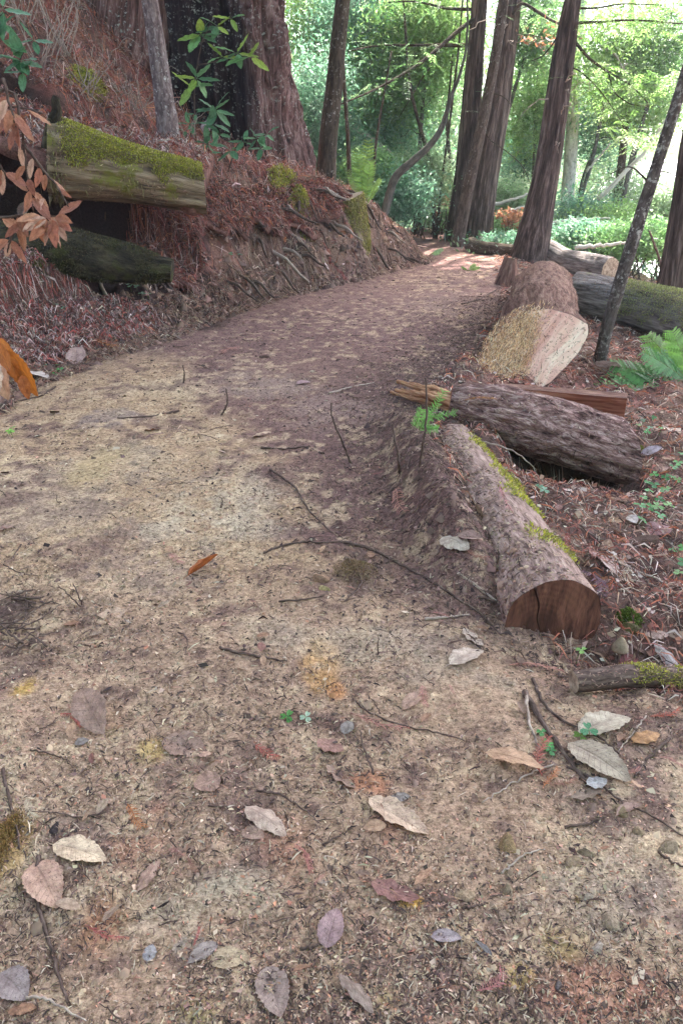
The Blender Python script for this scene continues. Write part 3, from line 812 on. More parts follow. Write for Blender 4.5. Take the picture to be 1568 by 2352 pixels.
tree('sapling_tree', 'thin grey speckled trunk rising behind the mossy log on the bank', [(394, 345), (386, 290), (372, 190), (358, 90), (344, 0)], [66, 54, 46, 43, 40], M_GREYBARK, y=8.8, ext=5, amp=.008, fx=22, fl=8)
tree('tanoak_tree', 'slender straight dark trunk just right of the huge redwood', [(746, 400), (752, 330), (768, 200), (776, 100), (787, 0)], [50, 46, 42, 38, 36], M_DARKBARK, y=13.2, amp=.012)
tA, QA, rA, yA = tree('redwood_tree', 'dark brown trunk at the left of the clump beside the path', [(1052, 545), (1068, 400), (1082, 250), (1092, 120), (1102, 0)], [60, 48, 44, 40, 36], M_REDWOOD, y=16.6, amp=.06, fx=10, fl=.8, flare=.25, nseg=64, nlen=110)
tB, QB, rB, yB = tree('redwood_tree', 'thick ribbed reddish trunk at the right of the clump beside the path', [(1092, 548), (1112, 400), (1138, 250), (1158, 100), (1170, 0)], [72, 64, 60, 54, 48], M_REDWOOD, y=16.2, amp=.10, fx=9, fl=.4, flare=.15, nseg=80, nlen=110)
tC, QC, rC, yC = tree('tanoak_tree', 'slim smooth leaning trunk in front of the clump beside the path', [(1046, 556), (1062, 490), (1085, 380), (1112, 260), (1135, 140), (1158, 0)], [34, 31, 29, 27, 25, 22], M_SLIM, y=15.2, amp=.008, fx=16, fl=4)
tD, QD, rD, yD = tree('redwood_tree', 'redwood with flared foot standing behind the pale cut log', [(1212, 588), (1238, 480), (1264, 340), (1286, 190), (1300, 90), (1314, 0)], [80, 64, 58, 52, 46, 40], M_REDWOOD, y=13.3, amp=.08, fx=9, fl=.45, flare=.22, nseg=80, nlen=120)
tE, QE, rE, yE = tree('tanoak_tree', 'thin lichen mottled trunk leaning right beside the pale cut log', [(1372, 832), (1395, 740), (1435, 610), (1478, 470), (1530, 310), (1585, 130)], [32, 30, 32, 30, 28, 26], M_MOTTLED, ext=5, amp=.008, fx=22, fl=8)
tF, QF, rF, yF = tree('redwood_tree', 'thick dark trunk cut off by the edge of the photo behind the ferns', [(1552, 700), (1562, 580), (1578, 450), (1600, 300)], [92, 78, 70, 62], M_REDWOOD, y=9.0, ext=6, amp=.06, fx=10, fl=.8, flare=.15, nseg=72, nlen=110)
tG, QG, rG, yG = tree('bent_tree', 'bare grey trunk bent like an elbow rising out of the brush', [(868, 440), (905, 405), (950, 368), (990, 332), (1015, 295), (1027, 255), (1034, 220), (1050, 190), (1070, 120), (1074, 40), (1072, 0)], [23, 20, 18, 16, 14, 12, 10, 8, 6, 5, 4], M_BENT, y=15.0, ext=3, amp=.006, fx=18, fl=5)
tH, *_ = tree('dead_sapling', 'pencil thin dark sapling right of the slender straight trunk', [(805, 425), (800, 330), (792, 220), (786, 120), (790, 0)], [12, 10, 9, 7, 5], M_DARKBARK, y=13.8, ext=2, nseg=8, nlen=30, amp=.004)
tree('birch_tree', 'whitish pale trunk showing behind the redwood with flared foot', [(1304, 470), (1308, 380), (1316, 250), (1322, 120), (1338, 0)], [34, 32, 29, 25, 22], M_PALEBARK, y=19.5, amp=.01, nseg=14)
tree('tanoak_tree', 'thin dim trunk in the brush before the white river bank', [(1416, 470), (1426, 380), (1436, 280), (1445, 160), (1450, 0)], [22, 20, 18, 16, 12], M_DARKBARK, y=19, amp=.01, nseg=12)
tree('dead_sapling', 'wavy thin dark stem in the brush under the bent grey trunk', [(1004, 440), (994, 390), (975, 330), (952, 250), (938, 180), (930, 60)], [10, 10, 9, 8, 7, 6], M_DARKBARK, y=17, ext=2, nseg=8, nlen=30, amp=.004)
tree('dead_sapling', 'thread thin dark stem standing at the far bend of the path', [(1002, 535), (1012, 430), (1030, 300), (1052, 120), (1062, 0)], [7, 6, 6, 5, 4], M_DARKBARK, y=16.8, ext=1, nseg=6, nlen=30, amp=.002)
tree('dead_sapling', 'thin bare stem close left of the clump of trunks', [(1042, 500), (1036, 420), (1030, 330), (1024, 290), (1034, 180)], [9, 9, 8, 7, 5], M_DARKBARK, y=17.6, ext=1, nseg=6, nlen=24, amp=.002)
tree('dead_sapling', 'faint upright stem in the brush right of the slender straight trunk', [(852, 420), (862, 330), (874, 260)], [8, 7, 5], M_DARKBARK, y=15.5, ext=1, nseg=6, nlen=20, amp=.002)

# bare branches
px_branch(tA, [(1086, 104), (1040, 105), (1000, 102), (960, 105), (905, 103), (850, 106), (800, 118)], yA, 10, 3)
px_branch(tA, [(1096, 40), (1060, 62), (1010, 108), (960, 150), (900, 185), (850, 212), (780, 240)], yA, 11, 3, dy=-1.5)
px_branch(tA, [(1098, 22), (1024, 20), (990, 10), (945, 2), (890, 5)], yA, 8, 3)
px_branch(tA, [(1005, 108), (985, 160), (965, 185), (940, 230), (915, 270)], yA - .4, 4, 1.5)
px_branch(tA, [(900, 186), (870, 215), (860, 250)], yA - .8, 3, 1)
px_branch(tB, [(1160, 60), (1195, 2), (1230, 24), (1262, 45), (1295, 60)], yB, 8, 5, dy=-1.5)
px_branch(tB, [(1150, 150), (1200, 76), (1260, 90), (1300, 130)], yB, 3, 1)
px_branch(tC, [(1106, 286), (1120, 320), (1160, 345), (1200, 380), (1225, 440)], yC, 3, 1)
px_branch(tC, [(1118, 218), (1140, 215), (1160, 225), (1180, 250)], yC, 4, 1)
px_branch(tD, [(1300, 78), (1318, 90), (1338, 122), (1365, 145), (1400, 168), (1450, 195), (1490, 240)], yD, 9, 3)
px_branch(tD, [(1302, 60), (1330, 50), (1370, 52), (1420, 46), (1480, 47), (1568, 55)], yD, 8, 3)
px_branch(tD, [(1310, 18), (1360, 20), (1430, 8), (1520, 12)], yD, 6, 2)
px_branch(tD, [(1290, 150), (1330, 160), (1380, 210), (1420, 270), (1440, 300)], yD, 4, 1)
px_branch(tD, [(1396, 168), (1410, 215), (1445, 240), (1490, 245)], yD, 4, 1.5)
px_branch(tD, [(1292, 60), (1270, 100), (1245, 130), (1220, 140)], yD, 5, 1.5)
px_branch(tE, [(1490, 420), (1455, 385), (1435, 382), (1400, 400)], yE, 5, 2)
px_branch(tE, [(1500, 392), (1530, 395), (1568, 410)], yE, 4, 2)
for k in range(16):                                   # pale dead twigs round the foot of the redwood and up the clump
    u = rng.random(); i = int(18 + u * 24)
    Q, th_ = (QD, tD) if k % 2 else (QB, tB)
    a = rng.uniform(-2.8, -.3); r_ = .28
    p = Q[i] + np.array([math.cos(a), math.sin(a), 0]) * r_
    d = np.array([math.cos(a), math.sin(a) * .8, rng.uniform(-.5, .4)]); l = rng.uniform(.35, .95)
    branch(th_, [p, p + d * l * .4 + np.array([0, 0, .05]), p + d * l * .75, p + d * l + np.array([0, 0, -.15])], .009, .003, M_PALETWIG, 'twig', 10, .02, 4)
# ------------------------------------------------------------------ logs and split wood
def gl(px, py, lift, y=None):
    q = hit(px, py); return q + np.array([0, 0, lift])
# A: big log with the fresh slanted cut
fA = at(1238, 795, 5.95); bA = at(1248, 632, 8.7)
fA[2] = .10; bA[2] = .13
cnA = np.array([-.30, -.62, .72]); cnA /= np.linalg.norm(cnA)
def on_plane(px, py, o_, n__):
    d = ray(px, py); o3 = np.array([0, 0, CAMH]); return o3 + d * (np.dot(o_ - o3, n__) / np.dot(d, n__))
polyA = [on_plane(*q, fA, cnA) for q in [(1212, 716), (1262, 708), (1312, 722), (1352, 746), (1350, 770), (1330, 808), (1300, 842), (1262, 880), (1225, 900), (1175, 900), (1136, 880), (1128, 850), (1150, 806), (1182, 752)]]
polyA = np.array(polyA); cenA = polyA.mean(0)
TA_ = (fA * .66 + bA * .34) - fA; TA_ /= np.linalg.norm(TA_); AA_ = np.cross([0, 0, 1.0], TA_); AA_ /= np.linalg.norm(AA_); BA_ = np.cross(TA_, AA_)
pa_ = np.unwrap(np.arctan2((polyA - cenA) @ BA_, (polyA - cenA) @ AA_)); oA = np.argsort(np.mod(pa_, 2 * np.pi)); tA_ = np.mod(pa_, 2 * np.pi)[oA]
thq = np.linspace(0, 2 * np.pi, 72, endpoint=False)
ringA = np.stack([np.interp(thq, np.concatenate([tA_[-1:] - 2 * np.pi, tA_, tA_[:1] + 2 * np.pi]), np.concatenate([polyA[oA][-1:, k_], polyA[oA][:, k_], polyA[oA][:1, k_]])) for k_ in range(3)], 1)
thA, GA = log('cut_log', 'big log with a fresh pale pink sawn face beside the path', [fA, fA * .66 + bA * .34, fA * .3 + bA * .7, bA], [.35, .35, .345, .33], M_REDLOG, [M_CUTPALE, M_CUTOLD], 72, 80,
              ridges(13, 2.5, .035, 71, lump=.15), cuts=((-.30, -.62, .72), None), end_ring=ringA, base=(fA[0], fA[1], float(H(fA[0], fA[1]))), face_labels=('pale cream and pink streaked sawn face', None))
# B: grey log with lichen behind
lB, rB_ = at(1318, 680, 8.9), at(1600, 752, 7.9)
lB[2] = .06; rB_[2] = -.08
thB, GB = log('fallen_log', 'grey fallen log crusted with pale green moss behind the leaning trunk', [lB, (lB + rB_) / 2 + np.array([0, 0, .03]), rB_], [.25, .25, .25], M_GREYLOG, M_CUTOLD, 48, 60, ridges(10, 1.2, .03, 72, lump=.05))
moss_on(GB, thB, 40000, lambda P, N, tt: sstep(.34, .5, tt + .25 * (vn3(P[:, 0] * 5, P[:, 1] * 5, P[:, 2] * 5, 4) - .5)) * sstep(-.35, .3, N[:, 2] + .8 * (vn3(P[:, 0] * 9, P[:, 1] * 9, P[:, 2] * 9, 3) - .5)) * .9, .022, .004, ((.34, .36, .13), (.44, .44, .20), (.26, .28, .09), (.36, .33, .16)))
# C: bark log lying across
cp = [(1015, 918, 4.95), (1060, 945, 4.85), (1120, 982, 4.72), (1250, 1006, 4.5), (1425, 1036, 4.3)]
PC = [at(*q) for q in cp]
PC[0] = hit(1030, 948, .06)
for i_, f_ in ((1, .12), (2, .25), (3, .6)): PC[i_] = PC[0] * (1 - f_) + PC[4] * f_ + np.array([0, 0, .012])
lC, rC_ = PC[0], PC[-1]
thC, GC_ = log('bark_log', 'dark purplish bark log lying crosswise over the half buried log', PC, [.095, .135, .168, .190, .188], M_LOGBARK, [M_SPLIT, M_CUTOLD], 110, 150,
                ridges(22, 6, .040, 73, lump=.03), base=(lC[0], lC[1], float(H(lC[0], lC[1]))), cuts=(None, (1, .25, .1)))
# splintered orange end of that log: broken wood points
b = MB()
e0 = hit(898, 902, .05)
for k in range(16):
    o = np.array([rng.uniform(-.02, .02), rng.normal(0, .05), rng.uniform(-.04, .05)])
    p0 = lC + (rC_ - lC) * rng.uniform(.02, .12) + o * .8
    p1 = e0 + (lC - e0) * rng.uniform(0, .55) + o
    Q, rr, s = resample([p0, (p0 + p1) / 2 + o * .1, p1], 12, .004, [.028, .022, rng.uniform(.004, .012)])
    V, F, bk = tube(Q, rr, 7, ridges(60, 6, .012, k)); b.add(V, F, bk)
o = b.build('splintered_end', bark_mat('splinter_wood', (.11, .05, .03), (.34, .17, .09), (.56, .36, .22), 60, 6, bump=.8, bd=.01), thC, thC.location); o['label'] = 'splintered orange broken end'
# D: split slab
def slab(name, label, P0, P1, sect0, sect1, mats, nl=40, per=8, seed=0, amp=.006, cat='slab'):
    """Split slab lofted between two polygons (local side/up), each edge subdivided; face k of the polygon takes material k."""
    P0, P1 = np.array(P0), np.array(P1); T = (P1 - P0) / np.linalg.norm(P1 - P0)
    S = np.cross(T, [0, 0, 1]); S /= np.linalg.norm(S); U = np.cross(S, T)
    def dens(sec):
        sec = np.array(sec, float); out = []
        for k in range(len(sec)):
            for q in range(per): out.append(sec[k] + (sec[(k + 1) % len(sec)] - sec[k]) * q / per)
        return np.array(out)
    d0, d1 = dens(sect0), dens(sect1); m = len(d0); tt = np.linspace(0, 1, nl)
    sec = d0[None] * (1 - tt[:, None, None]) + d1[None] * tt[:, None, None]
    C = P0 + tt[:, None] * (P1 - P0); Ln = np.linalg.norm(P1 - P0)
    bk = np.concatenate([sec, (tt[:, None] * Ln * np.ones((nl, m)))[..., None]], -1)
    n = vn3(bk[..., 0] * 40, bk[..., 1] * 40, bk[..., 2] * 3, seed) - .5; n2 = vn3(bk[..., 0] * 90, bk[..., 1] * 90, bk[..., 2] * 14, seed + 1) - .5
    sec = sec + (sec / (np.linalg.norm(sec, axis=-1, keepdims=True) + 1e-6)) * (amp * 2 * n + amp * n2)[..., None]
    V = C[:, None] + sec[..., :1] * S + sec[..., 1:] * U
    th = thing(name, label, cat, (P0[0], P0[1], P0[2] - .05))
    F = grid_faces(nl, m); mi = np.tile(np.arange(m) // per, nl - 1)
    V = V.reshape(-1, 3); bkf = bk.reshape(-1, 3)
    for k, (nm, mt) in enumerate(mats):
        sel = np.isin(mi, k if hasattr(k, '__len__') else [k])
        f = F[sel]; u, inv = np.unique(f.ravel(), return_inverse=True)
        mk(nm, V[u], inv.reshape(-1, 4), mt, th, th.location, {'bk': bkf[u]})
    for e in (0, 1):
        o = 0 if e == 0 else (nl - 1) * m
        W = np.vstack([V[o:o + m], V[o:o + m].mean(0)]); j = np.arange(m)
        mk('sawn_end', W, np.stack([j, (j + 1) % m, np.full(m, m)], 1), M_CUTOLD, th, th.location, {'bk': np.vstack([bkf[o:o + m], bkf[o:o + m].mean(0)])}, smooth=False)
    return th
p0, p1 = at(1150, 893, 5.3), at(1438, 918, 5.0)
slab('split_slab', 'split red wood slab with a bark top lying behind the crosswise log', p0, p1, [(-.09, .02), (.085, .035), (.05, -.05), (-.05, -.05)], [(-.11, .02), (.10, .035), (.05, -.155), (-.03, -.12)],
     [('bark_top', M_REDLOG), ('split_side', M_SPLIT), ('underside', M_SPLIT), ('split_side', M_SPLIT)], seed=8, amp=.012)
# E: half buried log with moss and a dark sawn face
fE, bE = at(1268, 1428, 2.14), at(1035, 1000, 4.15)
fE[2] -= .0; bE[2] = float(H(bE[0], bE[1])) - .09
mE = fE * .5 + bE * .5
thE, GE = log('buried_log', 'half buried log along the path edge with a dark red sawn face', [fE, fE * .75 + bE * .25, mE, fE * .25 + bE * .75, bE], [.152, .152, .150, .15, .15], M_WORN, [M_CUTDARK, M_CUTOLD], 90, 110,
              ridges(9, 2.0, .018, 75, lump=.06), cuts=((.12, -1, -.05), None), base=(fE[0], fE[1], fE[2] - .12), face_open=(True, False), face_labels=('dark red sawn face with rings and a crack', None))
def side_mask(P, N, tt):
    ex = N[:, 0] * .9 + N[:, 1] * .3
    return sstep(.22, .46, ex + .7 * (vn3(P[:, 0] * 6, P[:, 1] * 6, P[:, 2] * 6, 2) - .5)) * sstep(.10, .2, tt) * sstep(.98, .8, tt) * (vn3(P[:, 0] * 9, P[:, 1] * 9, P[:, 2] * 9, 9) > .37)
moss_on(GE, thE, 34000, side_mask, .020, .003, MOSSC)
moss_on(GE, thE, 5000, lambda P, N, tt: (N[:, 2] > .3) * sstep(.25, .15, tt) * (vn3(P[:, 0] * 14, P[:, 1] * 14, P[:, 2] * 14, 19) > .55) * .6, .01, .002, ((.25, .2, .10), (.34, .25, .13), (.2, .16, .07)))
# crack across the dark face
cr = [(1228, 1350), (1232, 1372), (1238, 1385), (1236, 1404), (1229, 1418), (1238, 1440), (1240, 1462)]
n_ = np.array([.12, -1, -.05]); n_ /= np.linalg.norm(n_)
def on_face(px, py):
    d = ray(px, py); o = np.array([0, 0, CAMH]); k = np.dot(fE - o, n_) / np.dot(d, n_); return o + d * k
V, F, bk = tube(*resample([on_face(*p) + n_ * .001 for p in cr], 14, 0, [.005, .003, .004, .003, .002, .003, .0015])[:2], 6)
o = mk('crack', V, F, bits_mat('crack_dark'), thE, thE.location, {'bk': bk, 'col': np.ones((len(V), 3)) * (.03, .012, .009)})
# F: stick with moss, lower right
lF, rF_ = hit(1312, 1588, .035), hit(1600, 1585, .04)
thF, GF = log('mossy_branch', 'short thick branch with yellow green moss at the lower right', [lF, lF * .6 + rF_ * .4 + np.array([0, .0, .02]), rF_ + np.array([0, .0, .0])], [.030, .034, .036], M_TWIG, M_CUTOLD, 30, 60, ridges(40, 7, .004, 77, lump=.012), cat='branch')
moss_on(GF, thF, 9000, lambda P, N, tt: sstep(.35, .5, tt) * (N[:, 2] + .5 * (vn3(P[:, 0] * 20, P[:, 1] * 20, P[:, 2] * 20, 9) - .5) > .0) * (np.abs(vn3(P[:, 0] * 14, P[:, 1] * 14, P[:, 2] * 14, 6) - .5) < .12), .010, .0016)
# G: bent log lying along the path by the clump
g = [(1058, 562), (1085, 578), (1115, 586), (1160, 597), (1215, 610)]
P = [hit(a, b_) + np.array([0, 0, .10]) for a, b_ in g]
P = [np.array([p[0], 14.4 - .25 * i, float(H(p[0], 14.4 - .25 * i)) + .1]) for i, p in enumerate(P)]
log('fallen_branch', 'dark bent branch log lying at the path edge under the clump of trunks', P, [.13, .12, .11, .10, .09], M_DARKBARK, M_CUTOLD, 20, 40, ridges(14, 2, .02, 78), cat='branch')
# H: grey log behind the flared redwood
P = [at(1235, 575, 13.6), at(1300, 590, 13.0), at(1400, 625, 12.2)]
for p in P: p[2] = float(H(p[0], p[1])) + .16
log('fallen_log', 'greyish log lying to the right of the flared redwood foot', P, [.20, .2, .19], M_GREYLOG, M_CUTOLD, 30, 40, ridges(10, 1.5, .03, 79))
# stump left of the cut log
p = hit(1160, 652); p[2] -= .1
log('tree_stump', 'small splintered stump in the dirt left of the big cut log', [p, p + np.array([.02, 0, .2]), p + np.array([.05, .02, .42])], [.17, .13, .07], M_REDLOG, M_CUTOLD, 28, 24, ridges(18, 2, .05, 80), cat='stump', face_open=(False, True))
# mossy stump at the nose of the bank
p = at(802, 520, 11.1); g0 = np.array([p[0] - .05, p[1] + .1, p[2] - .5])
thS, GS = log('mossy_stump', 'squat stump overgrown with moss at the end of the bank', [g0, g0 + np.array([.02, 0, .4]), g0 + np.array([-.02, .05, .85])], [.36, .31, .26], M_STUMPM, M_CUTOLD, 44, 40, ridges(12, 1.6, .05, 81, lump=.1), cat='stump', cuts=(None, (-.35, -.1, 1)), face_open=(False, True))
moss_on(GS, thS, 22000, lambda P, N, tt: sstep(.45, .6, vn3(P[:, 0] * 5, P[:, 1] * 5, P[:, 2] * 4, 9) + .15 * N[:, 0] + .1), .03, .005, ((.30, .27, .07), (.38, .33, .10), (.2, .17, .05), (.44, .36, .16)), droop=.6)
# upper mossy log
lU, rU = at(112, 368, 7.15), at(468, 432, 7.55)
thU, GU = log('mossy_log', 'thick log with bright yellow green moss on top jutting from the bank', [lU, lU * .5 + rU * .5 + np.array([0, 0, .02]), rU], [.295, .27, .205], M_MOSSLOG, M_ROTLOG, 72, 90, ridges(14, 1.6, .045, 82, lump=.13), cuts=(None, (1, .22, .05)), base=(lU[0], lU[1], float(H(lU[0], lU[1]))))
wiggle = lambda P, f, s: vn3(P[:, 0] * f, P[:, 1] * f, P[:, 2] * f, s) - .5
moss_on(GU, thU, 85000, lambda P, N, tt: sstep(.20, .42, N[:, 2] + .7 * wiggle(P, 5, 2) + .4 * wiggle(P, 14, 7)) * sstep(.05, .12, tt), .024, .0042, MOSSC, .8, .3)
moss_on(GU, thU, 9000, lambda P, N, tt: (tt < .10) * 1.0, .035, .005, ((.16, .14, .06), (.24, .22, .08), (.10, .08, .05), (.20, .13, .09)), .9, .8)
moss_on(GU, thU, 9000, lambda P, N, tt: (wiggle(P, 6, 21) > .12) * (N[:, 1] < .1) * sstep(-.75, -.2, N[:, 2]) * .55, .028, .0028, ((.26, .22, .09), (.33, .28, .13), (.18, .16, .06)), .6, 1.4)
# broken stub on its left end
p = at(118, 300, 7.05)
o, _ = branch(thU, [p + np.array([-.03, 0, -.14]), p + np.array([.0, 0, 0]), p + np.array([.06, 0, .13]), p + np.array([.085, 0, .25])], .075, .03, M_ROTLOG, 'broken_stub', 14, .006, 12)
# lower rotten logs in the dark hollow
lR, rR = at(-40, 572, 7.05), at(395, 606, 7.15)
thR, GR = log('rotten_log', 'rotten dark log with dull moss in the hollow under the mossy log', [lR, (lR + rR) / 2 + np.array([0, 0, .02]), rR + np.array([0, 0, -.05])], [.20, .19, .07], M_ROTLOG, M_ROTLOG, 50, 60, ridges(8, 2.5, .07, 83, lump=.12), base=(lR[0], lR[1], float(H(lR[0], lR[1]))))
moss_on(GR, thR, 22000, lambda P, N, tt: (wiggle(P, 5, 31) > -.02) * .8, .018, .004, ((.09, .085, .035), (.13, .11, .05), (.05, .05, .025), (.10, .07, .045)))
# moss cushions on the bank
def cushion(label, px, py, wpx, hpx, n, cols=MOSSC, h=.025):
    q = hit(px, py); dp = depth_of(q); sx = wpx / FPX * dp / 2
    qa, qb = hit(px, py - hpx / 2), hit(px, py + hpx / 2); sy = min(max(.5 * math.hypot(qa[1] - qb[1], qa[0] - qb[0]), sx * .6), sx * 3)
    x, y = q[0] + rng.normal(0, .5, n) * sx, q[1] + rng.normal(0, .5, n) * sy
    u = ((x - q[0]) / sx) ** 2 + ((y - q[1]) / sy) ** 2; k = (u < 1 + 1.2 * fbm2(x * 8, y * 8, 3, 5)); x, y, u = x[k], y[k], u[k]
    z = H(x, y) + min(.04, .22 * sx) * np.clip(1 - u, 0, 1) + .02 * fbm2(x * 18, y * 18, 2, 8)
    N = np.tile([0, -.35, .93], (len(x), 1))
    V, F, c = blades(np.stack([x, y, z], -1), N, h, h * .17, pal(len(x), *cols), .8, .15)
    o = mk('moss_cushion', V, F, M_MOSS, None, None, {'col': c}, smooth=False)
    return tag(o, label, 'moss')
cushion('yellow green moss patch in the red litter above the mossy log', 205, 195, 90, 60, 7000, MOSSC, .04)
cushion('long yellow green moss patch running down the bank left of the mossy stump', 652, 415, 70, 110, 9000, MOSSC, .04)
cushion('lower tail of yellow moss on the bank face below the huge redwood', 690, 468, 60, 70, 6000, MOSSC, .04)
cushion('dull green moss patch beside the rotten log at the toe of the bank', 78, 602, 60, 30, 3000, MOSSDK)
cushion('olive moss mound sitting on the path by two stones', 815, 1312, 120, 60, 2600, ((.20, .13, .07), (.28, .2, .1), (.13, .085, .05), (.30, .22, .12)), .007)
cushion('small bright moss ball on a stone beside the dark sawn face', 1442, 1420, 60, 40, 4000, ((.14, .2, .04), (.2, .26, .06), (.1, .12, .03)), .012)
cushion('moss on the soil hump at the left edge of the photo', 12, 1930, 60, 170, 3000, ((.32, .19, .07), (.24, .15, .07), (.38, .26, .10)), .008)
cushion('thick moss spilling off the buried log below the crosswise log', 1165, 1118, 70, 70, 6000, MOSSC, .02)
cushion('narrow moss tongue at the middle of the buried log flank', 1222, 1195, 40, 70, 3000, MOSSC, .016)
cushion('ragged moss at the buried log flank just behind its sawn end', 1290, 1284, 60, 40, 3000, MOSSC, .014)
cushion('thin yellow moss along the crest above the mossy stump', 740, 410, 110, 30, 4000, ((.40, .34, .16), (.30, .26, .10), (.45, .38, .22)))
cushion('small yellow moss patch near the lying pale leaf right of the crosswise log', 1465, 1035, 35, 26, 1800, ((.26, .25, .05), (.18, .17, .04)), .012)

# sawdust drifted over the left half of the pale face and the soil below it
n = 34000
u = rng.normal(0, 1, (n, 2))
pxs = 1178 + u[:, 0] * 30 - u[:, 1] * 16; pys = 815 + u[:, 1] * 46
cA = GA['V'][0].mean(0)
d = np.stack([ray(a, b_) for a, b_ in zip(pxs, pys)]); o3 = np.array([0, 0, CAMH])
kk = ((cA - o3) @ cnA) / (d @ cnA); Pp = o3 + d * kk[:, None]
rel = Pp - cA; inside = np.linalg.norm(rel, axis=1) < .46
gz = H(Pp[:, 0], Pp[:, 1])
low = Pp[:, 2] < gz + .0
Pp[~inside | low, 2] = np.maximum(gz, 0 * gz - 1)[~inside | low]
edge = pxs < 1236 - (pys - 730) * .40 + rng.normal(0, 19, n)
Pp = Pp[edge] + cnA * (.004 + .014 * rng.random((edge.sum(), 1)))
m = len(Pp)
fib = rng.random(m) < .45
dn = on_plane(1170, 880, cA, cnA) - on_plane(1235, 720, cA, cnA); dn /= np.linalg.norm(dn)
w1 = rng.normal(0, 1, (m, 3)); w1[fib] = dn + rng.normal(0, .35, (fib.sum(), 3)); w1 -= cnA * (w1 @ cnA)[:, None] * .9; w1 /= np.linalg.norm(w1, axis=1)[:, None]
w2 = np.cross(cnA + rng.normal(0, .35, (m, 3)), w1); w2 /= np.linalg.norm(w2, axis=1)[:, None]
la = np.where(fib[:, None], rng.uniform(.008, .03, (m, 1)), rng.uniform(.002, .007, (m, 1))); lb = np.where(fib[:, None], rng.uniform(.001, .003, (m, 1)), rng.uniform(.0012, .0035, (m, 1)))
V = np.stack([Pp - w1 * la, Pp + w2 * lb, Pp + w1 * la, Pp - w2 * lb], 1).reshape(-1, 3); F = np.arange(m)[:, None] * 4 + np.arange(4)[None]
c = np.repeat(pal(m, (.74, .43, .21), (.78, .49, .27), (.60, .32, .15), (.32, .17, .09), (.80, .57, .38), (.17, .09, .06)), 4, 0)
tag(mk('sawdust', V, F, M_BITS, None, None, {'col': c}, smooth=False), kind='stuff')

# duff, needles and crumbs lying on the logs
def debris_on(G, th, n, mask, cols, L=(.012, .05), w=(.0015, .0035), name='debris'):
    P_, N_ = surf_pts(G, n, mask); m_ = len(P_)
    d = rng.normal(0, 1, (m_, 3)); d -= N_ * (d * N_).sum(1)[:, None]; d /= np.linalg.norm(d, axis=1)[:, None]; e = np.cross(N_, d)
    l = rng.uniform(*L, (m_, 1)) / 2; ww = rng.uniform(*w, (m_, 1)); up = N_ * rng.uniform(.002, .010, (m_, 1))
    V = np.stack([P_ - d * l + up * .5, P_ + e * ww + up, P_ + d * l + up * .5, P_ - e * ww + up], 1).reshape(-1, 3)
    return tag(mk(name, V, np.arange(m_)[:, None] * 4 + np.arange(4)[None], M_BITS, th, th.location, {'col': np.repeat(pal(m_, *cols), 4, 0)}, smooth=False), kind='stuff')
DUFF = ((.17, .09, .07), (.10, .06, .05), (.28, .16, .12), (.07, .045, .04), (.34, .22, .16))
up_ = lambda lo, f, s: (lambda P, N, tt: sstep(lo, lo + .4, N[:, 2]) * (vn3(P[:, 0] * f, P[:, 1] * f, P[:, 2] * f, s) > .38))
debris_on(GA, thA, 7000, lambda P, N, tt: sstep(-.3, .3, N[:, 2]) * (tt > .05) * (vn3(P[:, 0] * 4, P[:, 1] * 4, P[:, 2] * 4, 6) > .4), DUFF, (.015, .05), (.0015, .0035))
debris_on(GE, thE, 6000, lambda P, N, tt: sstep(.2, -.5, N[:, 0]) * .9 + (tt < .16) * .6 * (N[:, 2] > 0), DUFF + ((.40, .28, .2),))
debris_on(GE, thE, 1200, lambda P, N, tt: (N[:, 2] > .1) * .5, DUFF)
debris_on(GC_, thC, 1500, lambda P, N, tt: sstep(.1, .6, N[:, 2]), DUFF + ((.45, .34, .3),), (.01, .04))
debris_on(GC_, thC, 2200, lambda P, N, tt: (N[:, 2] < -.1) * 1.0, DUFF, (.02, .07))
m_ = 420; fp = np.stack([on_plane(a_, b__, cA, cnA) for a_, b__ in zip(rng.uniform(1180, 1345, m_), rng.uniform(715, 885, m_))]) + cnA * .012
fp = fp[np.linalg.norm(fp - cA, axis=1) < .36]; m_ = len(fp); w1 = rng.normal(0, 1, (m_, 3)); w1 -= cnA * (w1 @ cnA)[:, None]; w1 /= np.linalg.norm(w1, axis=1)[:, None]; w2 = np.cross(cnA, w1)
la, lb = np.exp(rng.normal(-4.9, .6, (m_, 1))), rng.uniform(.0012, .0035, (m_, 1))
tag(mk('debris', np.stack([fp - w1 * la, fp + w2 * lb, fp + w1 * la, fp - w2 * lb], 1).reshape(-1, 3), np.arange(m_)[:, None] * 4 + np.arange(4)[None], M_BITS, thA, thA.location, {'col': np.repeat(pal(m_, *DUFF), 4, 0)}, smooth=False), kind='stuff')
